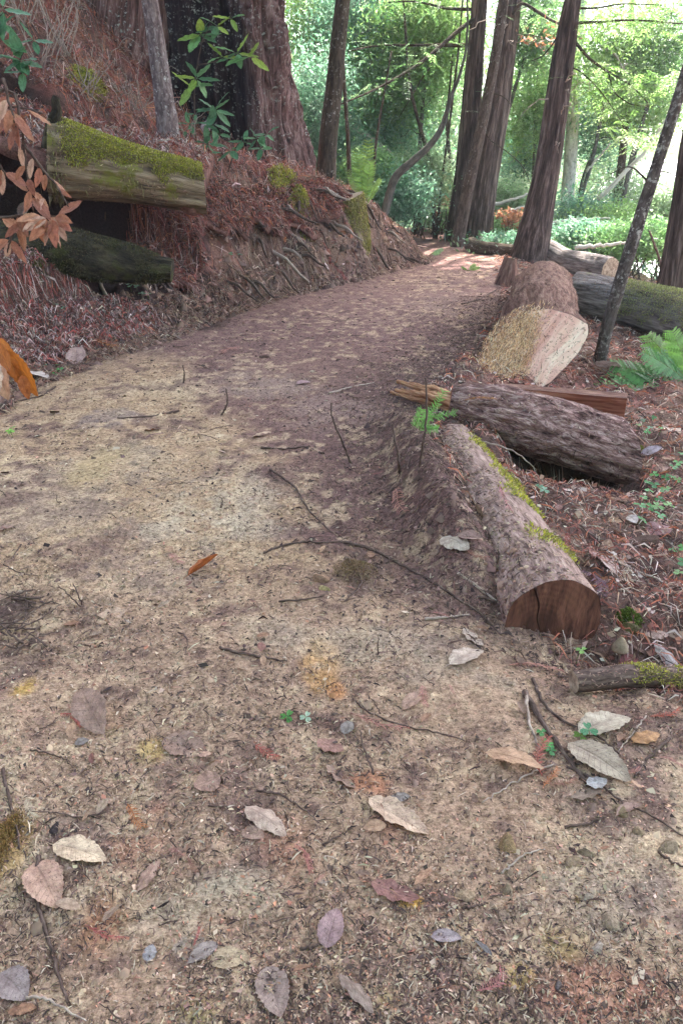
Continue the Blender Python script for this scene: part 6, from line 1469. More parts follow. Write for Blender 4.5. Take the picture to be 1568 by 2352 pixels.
for pix, w, lab, mt, st in [
 ([(790, 1248), (850, 1262), (905, 1290), (960, 1320), (1010, 1350), (1060, 1385), (1095, 1405), (1150, 1462)], 8, 'long thin branch sagging from the mid path down to the dark sawn face', T_, None),
 ([(605, 1272), (650, 1255), (700, 1246), (745, 1250), (790, 1247)], 6, 'curved rootlet arching over the sandy path', T_, None), ([(1205, 1592), (1225, 1630), (1250, 1672), (1290, 1730), (1345, 1802)], 17, 'thick dark diagonal stick below the mossy branch', T_, None),
 ([(1222, 1562), (1240, 1605), (1262, 1640), (1310, 1670), (1380, 1700), (1420, 1735)], 9, 'thin brown stick crossing above the ribbed whitish leaf', T_, None), ([(1205, 1592), (1212, 1660), (1240, 1730)], 10, 'flat grey stick lying left of the thick diagonal one', Pw, None),
 ([(1270, 1760), (1235, 1770), (1195, 1790), (1150, 1820), (1105, 1848)], 5, 'thin bare twig running down left from the raised leaf', Pw, None), ([(1300, 1765), (1360, 1790), (1430, 1850), (1500, 1880), (1568, 1925)], 7, 'long olive twig slanting to the right edge', T_, None),
 ([(1535, 1700), (1490, 1740), (1455, 1790)], 9, 'brown stick slanting at the right edge by the orange brown leaf', T_, None), ([(1482, 1648), (1440, 1700), (1418, 1730)], 5, 'thin pale twig crossing right of the ribbed whitish leaf', Pw, None),
 ([(760, 925), (762, 960), (780, 1000), (808, 1062)], 7, 'dark bent stick standing on the path at mid distance', T_, 1), ([(519, 892), (523, 915), (520, 935), (505, 952)], 6, 'short dark hooked sprout standing on the path', T_, 1), ([(976, 868), (979, 900), (980, 960), (972, 1010), (963, 1072)], 8, 'tall dark stem sprouting beside the green needle sprig', T_, 1),
 ([(902, 975), (905, 1010), (915, 1050), (918, 1085)], 8, 'short grey brown stick poking out of the humus', T_, 1), ([(1190, 1280), (1194, 1315), (1190, 1355)], 5, 'thin upright sprout above the dark sawn face', T_, 1), ([(421, 838), (424, 862), (421, 880)], 5, 'tiny upright sprout on the far left of the path', T_, 1),
 ([(870, 1455), (866, 1480), (870, 1502)], 4, 'tiny upright sprout on the pale sand left of the torn leaves', T_, 1), ([(135, 1345), (175, 1382), (192, 1390)], 5, 'fork of two little twigs stuck in the sand, lower prong', T_, 1), ([(168, 1340), (180, 1365), (192, 1388)], 5, 'fork of two little twigs stuck in the sand, upper prong', T_, 1),
 ([(505, 1490), (550, 1504), (600, 1512), (660, 1522)], 8, 'short dark twig lying across the sand in the middle of the path', T_, None), ([(620, 1080), (680, 1120), (700, 1165), (760, 1225)], 6, 'thin dark rootlet running diagonally on the middle path', T_, None), ([(600, 1030), (650, 1034), (710, 1028)], 6, 'dark twig lying level on the middle path', T_, None),
 ([(90, 1972), (84, 2040), (92, 2090), (115, 2170), (135, 2240), (158, 2308)], 13, 'long grey stick lying along the lower left', T_, None), ([(8, 1770), (25, 1850), (40, 1900), (46, 1955)], 9, 'dark stick along the left edge by the soil hump', T_, None), ([(60, 2295), (110, 2298), (150, 2325), (200, 2350)], 8, 'pale twig bending at the bottom left corner', Pw, None),
 ([(590, 1820), (640, 1826), (680, 1850), (732, 1893)], 6, 'thin arched brown twig over the pale pinkish leaf', T_, None), ([(478, 1855), (520, 1858), (560, 1862)], 4, 'hair thin twig left of the arched brown one', T_, None), ([(810, 1610), (850, 1645), (940, 1675), (1030, 1692), (1065, 1705)], 5, 'thin twig threaded along the long needle sprig', T_, None),
 ([(740, 1945), (775, 1925), (820, 1900)], 5, 'thin dark twig left below the long cream leaf', T_, None), ([(690, 2180), (725, 2178), (740, 2172)], 8, 'dark stub of twig touching the oval lilac leaf', T_, None), ([(1150, 2010), (1185, 1980), (1215, 1962), (1250, 1955)], 6, 'knobbly grey twig beside the stones at the lower right', Pw, None),
 ([(1062, 2090), (1090, 2085), (1120, 2078)], 8, 'short dark twig right of the yellow stained soil', T_, None), ([(1205, 2268), (1210, 2310), (1225, 2345)], 6, 'brown twig running off the bottom edge', T_, None), ([(1510, 1960), (1540, 1985), (1568, 1995)], 8, 'dark curl of bark at the right edge', T_, None),
 ([(1295, 1905), (1340, 1898), (1390, 1880)], 8, 'dark curved bark strip above the stones', T_, None), ([(300, 2370), (260, 2330), (230, 2310)], 5, 'small twig in the bottom left', T_, None), ([(975, 1425), (1030, 1420), (1078, 1415)], 8, 'broken pale stick lying left of the dark sawn face', Pw, None),
 ([(1050, 1320), (1100, 1355), (1150, 1392), (1192, 1420)], 8, 'pale brown stick pointing at the dark sawn face', Pw, None), ([(1100, 1375), (1160, 1390)], 9, 'short stick end butting against the dark sawn face', T_, None), ([(1275, 1505), (1340, 1498), (1400, 1470)], 7, 'brown twig rising right from the foot of the dark sawn face', T_, None),
 ([(1280, 1558), (1340, 1558), (1400, 1565)], 5, 'slender twig behind the mossy branch', T_, None), ([(1245, 1215), (1300, 1245), (1350, 1268), (1400, 1290)], 7, 'long pale stick on the slope below the crosswise log', Pw, None), ([(1500, 1185), (1540, 1195), (1568, 1200)], 5, 'pale twig in the clover patch', Pw, None), ([(1430, 970), (1500, 978), (1568, 990)], 5, 'long straight twig leaning right of the crosswise log', Pw, None),
 ([(1545, 1200), (1538, 1250), (1545, 1310)], 7, 'bent grey stick at the right edge below the clover', T_, None), ([(1470, 1310), (1500, 1370), (1535, 1395), (1568, 1460)], 9, 'grey branch lying at the right edge above the mushroom', T_, None), ([(1420, 1345), (1460, 1380), (1490, 1410)], 8, 'pale grey stick by the purple black sprig', Pw, None),
 ([(1230, 655), (1215, 690), (1206, 708)], 8, 'pale stick leaning on the big cut log', Pw, None), ([(1080, 748), (1140, 738), (1185, 730)], 5, 'thin dark twig left of the big cut log', T_, None), ([(1132, 750), (1130, 768), (1128, 782)], 12, 'red brown stub of broken wood left of the pale sawn face', T_, 1), ([(1095, 772), (1128, 776)], 8, 'pale splinter lying by the red brown stub', Pw, None),
 ([(1490, 530), (1510, 585), (1545, 690)], 9, 'reddish brown stick leaning before the thick dark trunk', T_, 1), ([(228, 640), (235, 665), (255, 692), (270, 720), (285, 748)], 10, 'crooked pale stick lying down the litter of the bank', Pw, None), ([(340, 625), (300, 640), (275, 655), (252, 680)], 6, 'thin branched pale twig above the crooked pale stick', Pw, None),
 ([(245, 740), (240, 760), (232, 778)], 5, 'short twig under the crooked pale stick', Pw, None), ([(0, 745), (40, 740), (78, 732)], 6, 'pale twig at the left edge of the bank litter', Pw, None), ([(145, 790), (110, 815), (60, 830)], 7, 'brown twig on the low litter ledge at the left', T_, None), ([(128, 890), (100, 910), (50, 922), (0, 930)], 5, 'thin twig along the left path edge', T_, None),
 ([(412, 945), (350, 958), (270, 962)], 5, 'thin straight twig on the upper path', T_, None), ([(755, 905), (800, 892), (860, 880)], 5, 'thin pale twig lying left of the splintered log end', Pw, None), ([(800, 1290), (835, 1340), (790, 1385)], 6, 'dark twig curled around the olive moss mound', T_, None), ([(640, 1385), (700, 1380), (755, 1368)], 5, 'thin twig below the two stones', T_, None),
 ([(548, 475), (620, 505), (680, 545), (735, 590)], 8, 'long straight stick lying down the bank face', Pw, None), ([(430, 480), (470, 500), (530, 530)], 6, 'dark root end reaching out under the mossy log', T_, None), ([(880, 520), (930, 555), (985, 572)], 6, 'thin dark stick at the red nose of the bank', T_, None), ([(1060, 700), (1100, 690), (1150, 660)], 5, 'thin twig by the splintered stump', T_, None)]:
    twig(pix, w, lab, mt, stand=st)
def rand_twigs(n, place, lab, grp, L, w, mats):
    for i in range(n):
        x, y = place(); a = rng.uniform(0, 6.28); l = rng.uniform(*L); b2 = rng.normal(0, .12)
        P = []
        for f in (-.5, -.15, .2, .5):
            q = np.array([x + math.cos(a + b2 * f * 4) * l * f, y + math.sin(a + b2 * f * 4) * l * f, 0.]); q[2] = float(H(q[0], q[1])) + rng.uniform(0, .012); P.append(q)
        twig(None, rng.uniform(*w) / depth_of(P[1]) * 2.2, lab % where(P[1]), mats[i % len(mats)], .004, grp, P)
def on_mid():
    y = rng.uniform(1.0, 9.0); return float(np.clip(rng.uniform(toe_x(y), rgt_x(y)), -.5 * y, .5 * y)), y
rand_twigs(70, on_mid, 'hair thin dark rootlet %s', 'hair thin rootlets on the bare path', (.06, .22), (2.5, 5), [M_TWIG])
rand_twigs(60, on_left, 'thin bank twig %s', 'thin twigs in the litter of the left bank', (.2, .6), (4, 8), [M_TWIG, M_PALETWIG])
rand_twigs(70, on_right, 'thin litter twig %s', 'thin twigs on the slope right of the logs', (.15, .5), (4, 8), [M_TWIG, M_PALETWIG, M_PALETWIG])
def brush():
    y = rng.uniform(9.5, 15); return rng.uniform(2.9 + .08 * (y - 10), .5 * y), y
rand_twigs(60, brush, 'bleached stick in the tangle of brushwood %s', 'bleached sticks in the brushwood beyond the logs', (.4, 1.2), (9, 18), [M_PALETWIG, M_POLE])

# stones
def stone_mesh(seed):
    import bmesh
    bm = bmesh.new(); bmesh.ops.create_icosphere(bm, subdivisions=3, radius=1)
    V = np.array([v.co for v in bm.verts]); F = np.array([[v.index for v in f.verts] for f in bm.faces]); bm.free()
    d = .5 * (vn3(V[:, 0] * 1.6 + seed * 7, V[:, 1] * 1.6, V[:, 2] * 1.6, seed) - .5) + .12 * (vn3(V[:, 0] * 4, V[:, 1] * 4 + seed, V[:, 2] * 4, seed) - .5) + .05 * (vn3(V[:, 0] * 10, V[:, 1] * 10 + seed, V[:, 2] * 10, seed) - .5)
    V = V * (1 + d)[:, None] * [1, .8, .62]
    r = np.random.default_rng(seed)
    for q in range(7):                               # broken facets
        n_ = r.normal(0, 1, 3); n_[2] = abs(n_[2]); n_ /= np.linalg.norm(n_); k = V @ n_; o = np.quantile(k, .74); V -= np.maximum(k - o, 0)[:, None] * n_ * .85
    return V, F
t = NT('stone', .9, .15); oi = t.n('ObjectInfo'); n = t.noise(t.obj(), 3, 6, .7); n2 = t.noise(t.obj(), 14, 4, .7)
c = t.mix(t.ramp(n, (.38, 0), (.62, 1)), t.mix(1, oi.outputs['Color'], (.62, .58, .55), 'MULTIPLY'), t.mix(1, oi.outputs['Color'], (1.15, 1.12, 1.1), 'MULTIPLY'))
t.base(t.mix(t.ramp(n2, (.57, 0), (.64, .8)), c, (.10, .07, .055))); t.bump(n2, .6, .12); M_STONE = t.m
ST = [mk('stone', *stone_mesh(s), M_STONE, link=False) for s in (1, 2, 3, 4)]
def stone(px, py, w, h, col, label, var=0, sink=.37, group=None, world=None, name='stone'):
    q = hit(px, py + h * .3) if world is None else world; k = w / FPX * depth_of(q) / 2 * .92
    o = share(ST[var % 4]); o.name = name; o.color = (col[0] * 1.05, col[1] * .96, col[2] * .82, 1)
    xf(o, q + np.array([0, 0, k * .62 * (1 - 2 * sink)]), (math.cos(var * 2.1 + px), math.sin(var * 2.1 + px), 0), (.05, 0, 1), (k, k * 1.05, k * min(1.3, h / w * 1.5)))
    return tag(o, label, 'stone', group)
for a in [(730, 1320, 64, 42, (.38, .26, .20), 'rounded brown stone at the left of the olive moss mound', 0), (748, 1346, 34, 30, (.50, .44, .24), 'small yellowish stone touching the rounded brown one', 1), (1165, 1930, 84, 60, (.34, .25, .16), 'angular ochre stained stone at the lower right', 2), (1400, 2105, 90, 60, (.36, .30, .25), 'large flat grey stone half sunk at the lower right', 3),
          (1342, 1945, 46, 50, (.28, .23, .18), 'dark squarish stone right of the ochre stained one', 1), (1318, 1968, 60, 34, (.36, .28, .22), 'smooth tan stone in front of the dark squarish one', 0), (1468, 1902, 46, 36, (.36, .29, .22), 'rough tan stone under the folded pinkish leaf', 2), (1428, 1850, 50, 40, (.29, .24, .17), 'olive brown stone below the curled bark like leaf', 3),
          (1525, 1928, 70, 70, (.33, .27, .22), 'broad dusty stone near the right edge', 1), (1165, 2038, 50, 40, (.34, .28, .22), 'grey stone at the end of the knobbly twig', 2), (1372, 2172, 52, 36, (.46, .42, .40), 'pale stone with a bluish top at the lower right', 0), (1325, 2062, 26, 28, (.42, .32, .17), 'little ochre stone above the large flat grey one, left one', 1), (1348, 2048, 34, 30, (.40, .36, .32), 'little grey stone above the large flat grey one, right one', 3),
          (1068, 2055, 60, 34, (.38, .30, .23), 'low tan stone left of the grey stone', 3), (1281, 2253, 36, 32, (.17, .15, .17), 'dark bluish pebble near the bottom right', 0), (1325, 1175, 52, 36, (.38, .31, .26), 'rounded pale stone in the shade under the crosswise log', 0), (128, 1893, 40, 24, (.06, .05, .06), 'dark flat pebble left of the cream toothed leaf', 1), (1195, 2222, 36, 18, (.07, .05, .06), 'black pebble beside the ochre spot at the bottom', 2),
          (1440, 1430, 62, 44, (.16, .15, .08), 'mossy round stone beside the dark sawn face', 0), (310, 1000, 30, 22, (.30, .23, .20), 'grey stone at the grey sand patch', 2), (610, 815, 34, 22, (.14, .09, .08), 'dark clod stone in the middle of the far path', 3)]:
    stone(*a)
for i in range(70):
    y = 1.0 + 2.0 * rng.random() ** 1.3; x = rng.uniform(.0, .56) * y; q = np.array([x, y, float(H(x, y))])
    stone(0, 0, rng.uniform(7, 17), 10, np.array([(.40, .31, .24), (.34, .27, .22), (.46, .38, .30), (.3, .2, .15)][i % 4]) * rng.uniform(.8, 1.2), 'small %s pebble %s' % (['tan', 'grey brown', 'pale', 'dark brown'][i % 4], where(q)), i, .4, 'small pebbles in the soil of the lower right', q, 'pebble')
# ------------------------------------------------------------------ green plants and hanging dead branches
def put_child_leaf(src, th, name, P, d, up, L, ratio, col, thick=.5):
    o = share(src, th, name); o.color = (*col, 1)
    xf(o, np.asarray(P) - np.array(th.location) + np.asarray(d) / np.linalg.norm(d) * L * .58, d, up, (L, L * ratio, L * thick)); return o
def leafy_branch(th, stem, r0, leaves_px, srcs, cols, L, ratio=.42, mat=None, y=None, hang=False, name='branch'):
    Q, rr, s = resample(stem, 20, .002, np.linspace(r0, r0 * .4, len(stem))); V, F, bk = tube(Q, rr, 6)
    mk(name, V, F, mat or M_TWIG, th, th.location, {'bk': bk})
    return Q
def spray_leaves(th, Q, n, srcs, cols, L, ratio, i0=3, cluster=False, droop=0.0, face=(0, -.6, .6)):
    for k in range(n):
        i = int(len(Q) - 1 - (k // 5) * 4) if cluster else int(rng.integers(i0, len(Q)))
        i = max(i0, min(len(Q) - 1, i)); t_ = Q[min(i + 1, len(Q) - 1)] - Q[max(i - 1, 0)]; t_ /= np.linalg.norm(t_)
        a = k * 2.4 + rng.normal(0, .3); s1 = np.cross(t_, [0, -1, .2]); s1 /= np.linalg.norm(s1) + 1e-9; s2 = np.cross(t_, s1)
        d = t_ * rng.uniform(.3, .8) + (s1 * math.cos(a) + s2 * math.sin(a) * .6) + np.array([0, 0, -droop]); d /= np.linalg.norm(d)
        up = np.array(face) + rng.normal(0, .35, 3)
        put_child_leaf(srcs[k % len(srcs)], th, 'leaf', Q[i], d, up, L * rng.uniform(.7, 1.2), ratio * rng.uniform(.85, 1.15), np.array(cols[k % len(cols)]) * rng.uniform(.8, 1.2))
HC = [(.40, .17, .095), (.50, .26, .16), (.33, .12, .07), (.58, .38, .28), (.44, .20, .14)]
# dead branch hanging at the left edge before the bank
y = 4.35
g0 = np.array([-2.75, y + .1, float(H(-2.75, y + .1))])
th = thing('dead_branch', 'dead hanging branch with rust brown tanoak leaves at the left edge before the mossy log', 'branch', g0)
stem0 = [g0, at(-120, 420, y), at(-40, 240, y), at(20, 170, y), at(35, 215, y)]
Q0 = leafy_branch(th, stem0, .016, None, None, None, 0)
for st, n, L in [([at(8, 180, y), at(22, 235, y - .03), at(40, 300, y - .05), at(52, 345, y - .05)], 8, .15), ([at(35, 215, y), at(48, 275, y), at(55, 330, y), at(62, 395, y), at(72, 440, y - .02), at(78, 490, y - .03)], 6, .13),
                 ([at(55, 330, y), at(95, 385, y - .03), at(130, 425, y - .05), at(158, 475, y - .06)], 5, .10), ([at(-40, 500, y), at(20, 498, y), at(70, 492, y), at(110, 500, y - .03), at(140, 495, y - .05)], 12, .14), ([at(70, 500, y), at(40, 520, y), at(25, 545, y), at(18, 580, y)], 5, .14),
                 ([at(-60, 240, y + .1), at(0, 245, y + .1), at(60, 248, y + .1), at(100, 262, y + .1)], 6, .12), ([at(-30, 340, y), at(0, 380, y), at(18, 405, y)], 6, .13)]:
    Q = leafy_branch(th, st, .009, None, None, None, 0)
    spray_leaves(th, Q, n, LVH, HC, L, .36, 4, False, .75)
for k, (px, py, dx, dy, L) in enumerate([(112, 500, -45, 55, .16), (118, 502, -15, 62, .16), (122, 500, 8, 70, .17), (110, 498, -60, 35, .15), (130, 498, 40, 35, .15), (125, 496, 55, 22, .14), (100, 497, -62, 12, .14), (70, 495, -10, 35, .13), (95, 480, 10, -25, .12)]):
    A_ = at(px, py, y - .05); d = at(px + dx, py + dy, y - .16) - A_; put_child_leaf(LVH[k % 3], th, 'leaf', A_, d, (rng.normal(0, .3), -.9, .3), L, .36, np.array(HC[k % 5]) * rng.uniform(.9, 1.2))
# orange leaves of a nearer dead sapling reaching in from the left
y = 2.25
g0 = np.array([-1.75, y + .05, float(H(-1.75, y + .05))])
th = thing('dead_sapling', 'twig tip with glowing orange dead leaves reaching in at the left edge', 'branch', g0)
Q = leafy_branch(th, [g0, at(-300, 900, y), at(-140, 740, y), at(-60, 760, y), at(-8, 815, y)], .008, None, None, None, 0)
for k, (a, b_, L, c_, r_) in enumerate([((-6, 770), (50, 880), .155, (.50, .17, .03), .30), ((8, 800), (85, 905), .16, (.52, .18, .03), .42), ((50, 860), (66, 915), .10, (.42, .13, .03), .45), ((-6, 820), (20, 915), .13, (.56, .36, .24), .5), ((-10, 780), (22, 850), .13, (.44, .15, .04), .4), ((-8, 830), (-4, 905), .13, (.62, .48, .38), .6)]):
    A_ = at(*a, y - .02 * k); B_ = at(*b_, y - .03 - .02 * k); put_child_leaf(LVH[k % 3], th, 'leaf', A_ - (B_ - A_) * .05, B_ - A_, (.25 * (-1) ** k, -.9, .3), np.linalg.norm(B_ - A_), r_, c_)

# green seedlings by the huge redwood
def seedling(label, stems, groups, y, L, cols, name='tanoak_seedling'):
    f = stems[0][0]; g0 = hit(*f); y = min(g0[1], 10.1); g0 = at(*f, y); g0[2] = float(H(g0[0], g0[1]))
    th = thing(name, label, 'plant', g0)
    for st in stems:
        P = [at(a, b_, y - .03 * i) for i, (a, b_) in enumerate(st)]
        if st is stems[0]: P[0] = g0 - np.array([0, 0, .03])
        leafy_branch(th, P, .009, None, None, None, 0, name='stem')
    for (cx, cy, n, rad) in groups:
        a0 = rng.uniform(0, 6.28)
        for k in range(n):
            a = a0 + k * 6.283 / n + rng.normal(0, .2); A_ = at(cx, cy, y - .05); d = np.array([math.cos(a), -.35 + rng.normal(0, .25), math.sin(a) * .55 - .12])
            put_child_leaf(LVG[k % 3], th, 'leaf', A_, d, (rng.normal(0, .25), -.35, .9), L * rng.uniform(.75, 1.2) * rad, .46, np.array(cols[k % len(cols)]) * rng.uniform(.8, 1.2))
GT = [(.13, .30, .15), (.17, .36, .17), (.10, .24, .12)]; GY_ = [(.40, .56, .10), (.30, .48, .10), (.20, .42, .14)]
seedling('tall green seedling with pointed toothed leaves in front of the burnt hollow', [[(445, 262), (446, 220), (450, 170), (458, 125), (465, 90), (480, 60)], [(455, 150), (500, 140), (550, 122)], [(465, 95), (505, 55), (530, 42)]], [(462, 80, 7, 1), (500, 60, 5, .9), (530, 42, 3, .9), (452, 180, 6, 1), (440, 200, 3, 1), (545, 122, 5, 1), (575, 130, 3, 1.1), (510, 130, 3, .9)], 9.2, .23, GY_ + GT)
seedling('bluish green seedling with a leaf rosette at the foot of the huge redwood', [[(470, 360), (476, 330), (485, 300), (495, 260)]], [(495, 252, 8, 1.1), (490, 285, 4, 1), (478, 330, 4, 1), (505, 308, 3, .9)], 9.0, .20, GT)
seedling('low green seedling trailing over the litter below the huge redwood', [[(520, 345), (545, 330), (580, 325), (610, 310)]], [(530, 345, 4, 1), (560, 325, 4, .8), (590, 318, 5, .8), (600, 340, 4, .9), (612, 308, 3, .8)], 9.4, .19, GT)
seedling('green seedling with round leaves behind the right end of the mossy log', [[(440, 330), (438, 300), (436, 278), (430, 262)]], [(434, 285, 4, .8), (426, 300, 3, .8), (448, 262, 3, .7)], 8.9, .17, GT)
seedling('dark green seedling on the edge beside the mossy log end', [[(478, 380), (482, 360), (478, 330)]], [(474, 332, 3, 1), (482, 352, 3, .8)], 8.2, .16, GT)
seedling('bright green seedling on the bank at the upper left edge', [[(52, 190), (50, 160), (46, 135), (62, 112)]], [(50, 140, 6, 1.2), (30, 130, 3, 1), (78, 92, 4, .9), (52, 165, 3, 1)], 8.2, .20, GT)
seedling('bluish leaves hanging in at the top left corner', [[(-30, 160), (-20, 90), (-5, 40), (8, 30)]], [(6, 20, 4, 1.2), (10, 55, 4, 1), (4, 90, 3, 1)], 7.5, .22, GT)
# small clover plants (three round leaflets)
def trefoil():
    mb = MB()
    for k in range(3):
        a = k * 2.094; c, s = math.cos(a), math.sin(a)
        P = np.array([[0, 0, 0], [.42, .40, .10], [.85, .42, .05], [1.0, .2, 0], [.84, 0, -.06], [1.0, -.2, 0], [.85, -.42, .05], [.42, -.40, .10], [.45, 0, -.04]])
        R = np.stack([P[:, 0] * c - P[:, 1] * s, P[:, 0] * s + P[:, 1] * c, P[:, 2]], -1)
        F = np.array([[0, 1, 8], [1, 2, 8], [2, 3, 8], [3, 4, 8], [4, 5, 8], [5, 6, 8], [6, 7, 8], [7, 0, 8]])
        bk = np.stack([P[:, 0], P[:, 1] * 2, 0 * P[:, 0]], -1); mb.add(R, F, bk)
    o = mb.build('leaf', M_GREENLEAF); COL.objects.unlink(o); return o
TRE = trefoil()
def clover(label, spots, size, cols, group=None, lift=(.03, .08)):
    q0 = hit(*spots[0]); th = thing('clover_plant', label, 'plant', q0, group); mb = MB()
    for k, s in enumerate(spots):
        q = hit(*s); h = rng.uniform(*lift); tp = q + np.array([0, -.3 * h, h])
        V, F, bk = tube(resample([q, (q + tp) / 2 + rng.normal(0, .006, 3), tp], 6)[0], .0012, 4); mb.add(V, F, bk, np.tile((.14, .22, .06), (len(V), 1)))
        o = share(TRE, th, 'leaf'); o.color = (*(np.array(cols[k % len(cols)]) * rng.uniform(.8, 1.2)), 1)
        a = rng.uniform(0, 6.28); xf(o, tp - q0, (math.cos(a), math.sin(a), rng.normal(0, .1)), (rng.normal(0, .2), -.35 + rng.normal(0, .15), 1), size * rng.uniform(.75, 1.2))
    tag(mb.build('stems', M_MOSS, th, th.location), kind='stuff')
CG = [(.10, .34, .10), (.14, .40, .12), (.08, .28, .09), (.22, .42, .14)]; CT = [(.20, .42, .24), (.28, .48, .32)]
clover('big bright clover clump in the shade right of the crosswise log', [(1490, 1180), (1470, 1165), (1510, 1160), (1500, 1185), (1480, 1150), (1515, 1145), (1495, 1130), (1530, 1172), (1462, 1185), (1470, 1205), (1505, 1210), (1525, 1135)], .032, CG)
clover('small clover group above the big bright clump', [(1480, 1122), (1495, 1108), (1520, 1118), (1548, 1122), (1540, 1105)], .026, CG)
clover('clover sprigs beside the end of the crosswise log', [(1470, 985), (1485, 1000), (1478, 1012), (1510, 1003), (1495, 975), (1460, 995)], .024, CT + CG)
clover('tiny bluish clover in front of the dark hollow under the crosswise log', [(1235, 1130), (1245, 1142)], .024, CT)
clover('clover at the right edge above the grey branch', [(1540, 1275), (1555, 1282), (1560, 1305), (1550, 1330)], .024, CG)
clover('clover leaves at the right edge beside the pale twig', [(1558, 1055), (1550, 1080), (1540, 1090)], .028, CG)
clover('single light green clover leaf left of the mushroom', [(1322, 1528)], .020, [(.30, .55, .16)])
clover('pair of green heart leaves on the lower path, one turned pale', [(660, 1650), (703, 1652)], .020, [(.12, .34, .08), (.42, .56, .40)], lift=(.006, .012))
clover('clover under the dusty grey tan leaf', [(1240, 1688), (1255, 1715), (1262, 1728)], .016, CG, lift=(.006, .02))
clover('dark green round leaf touching the whitish ribbed leaf', [(1345, 1690), (1330, 1700)], .026, [(.10, .30, .14), (.14, .24, .04)], lift=(.02, .03))
clover('row of pale clover in the red litter left of the bank toe', [(285, 655), (295, 662), (302, 668), (322, 660), (315, 668), (328, 682), (342, 690)], .034, CT, lift=(.03, .06))
clover('pair of clover in the red litter under the rotten log', [(135, 712), (148, 716), (158, 725)], .032, CT, lift=(.03, .06))
clover('clover patch on the low litter ledge at the left', [(105, 845), (118, 850), (135, 848), (142, 862), (130, 870), (95, 835), (62, 805), (66, 825)], .026, CT + CG, lift=(.02, .05))
clover('clover beside the rotten log at the right', [(530, 590), (545, 588), (552, 594), (468, 618)], .034, CT, lift=(.03, .05))
clover('little bright green seedling alone at the left of the path', [(25, 1000), (34, 992), (30, 1005)], .022, [(.24, .52, .08)], lift=(.02, .05))

# ferns
def frond(th, P0, d, L, up, col, wid=.30, droop=.5, name='frond'):
    d = np.asarray(d, float); d /= np.linalg.norm(d); n = 18; mb = MB()
    u = np.linspace(0, 1, 24); C = P0 + L * u[:, None] * d + np.array([0, 0, -1]) * (droop * L * u ** 2.2)[:, None] * .6
    V, F, bk = tube(C, np.linspace(.004, .0012, 24), 4); mb.add(V, F, col=np.tile((.22, .26, .08), (len(V), 1)))
    s = np.cross(d, up); s /= np.linalg.norm(s); up2 = np.cross(s, d)
    Vq, Cq = [], []
    for k in range(n):
        f = .16 + .82 * k / n; p = np.array([np.interp(f, u, C[:, i]) for i in range(3)]); l = wid * L * math.sin(math.pi * min(1, (1 - f) * .92 + .10)) ** .8 * (1 if k else .8)
        for sg in (-1, 1):
            e = s * sg + d * .45 - up2 * .12 + rng.normal(0, .05, 3); e /= np.linalg.norm(e); w = np.cross(up2, e); w /= np.linalg.norm(w); tw = rng.normal(0, .25); w = w * math.cos(tw) + up2 * math.sin(tw); m = 6
            cc = np.array(col) * rng.uniform(.75, 1.3)
            for q in range(m):
                g0_, g1_ = q / m, (q + 1) / m; hw = l * .17 * math.sin(math.pi * (.25 + .75 * (g0_ + .05))) ; c0_ = p + e * l * g0_ - up2 * .12 * l * g0_ ** 2; c1_ = p + e * l * g1_ - up2 * .12 * l * g1_ ** 2
                for s2 in (-1, 1):
                    Vq.append([c0_, c0_ + w * s2 * hw * .55 + e * l * .02, c0_ + w * s2 * hw + e * l * .13, c1_]); Cq.append(cc * rng.uniform(.9, 1.1))
    Vq = np.array(Vq).reshape(-1, 3); mb.add(Vq, np.arange(len(Vq) // 4)[:, None] * 4 + np.arange(4)[None], col=np.repeat(np.clip(Cq, .01, .8), 4, 0))
    return mb.build(name, M_LEAVES, th, th.location, smooth=False)
def fern(label, px, py, fr, y=None):
    q = hit(px, py) if y is None else at(px, py, y); q[2] = float(H(q[0], q[1])); th = thing('fern_plant', label, 'fern', q)
    for (tx, ty, dy, L, wid, col, dr) in fr:
        e = at(tx, ty, q[1] + dy); d = e - q - np.array([0, 0, -.02]); frond(th, q, d, L or np.linalg.norm(d) * 1.08, (0, -.5, .85), col, wid, dr)
FG = (.085, .22, .065); FB = (.13, .29, .095); FY = (.19, .34, .07); FS = (.17, .27, .07)
fern('green fern with drooping fronds at the right edge behind the split slab', 1590, 885, [(1400, 878, -.3, None, .26, FB, .2), (1430, 850, .2, None, .22, FG, .1), (1505, 930, -.45, None, .28, FG, .5), (1520, 812, .1, None, .3, FB, .1), (1545, 760, .2, None, .26, FY, .1), (1480, 802, .0, None, .25, FB, .15), (1560, 950, -.5, None, .3, FG, .5), (1440, 912, -.4, None, .24, FB, .35), (1410, 835, .1, None, .22, FB, .1), (1490, 770, .3, None, .26, FY, .1), (1460, 870, -.15, None, .3, FG, .25)])
fern('yellow green fern cut by the right edge below the thick dark trunk', 1600, 790, [(1512, 715, .1, None, .26, FY, .1), (1540, 735, -.1, None, .3, FY, .2), (1495, 760, -.1, None, .24, FB, .2), (1560, 690, .2, None, .3, FB, .0), (1482, 725, .0, None, .24, FY, .15), (1522, 672, .2, None, .26, FB, .05), (1530, 805, -.3, None, .3, FG, .4)])
fern('yellowish sword fern on the bank behind the mossy stump', 838, 440, [(820, 350, .1, None, .16, FS, .0), (850, 372, 0, None, .16, FS, .1), (872, 400, -.2, None, .16, (.22, .32, .09), .3), (800, 385, .1, None, .14, FS, .2), (845, 330, .3, None, .14, (.22, .30, .08), .0), (866, 420, -.3, None, .16, FS, .4)], y=11.6)
fern('small pale fern frond beside the red nose of the bank', 985, 585, [(1015, 572, -.1, None, .3, (.34, .5, .28), .2), (1008, 580, -.2, None, .25, (.3, .48, .24), .3)])
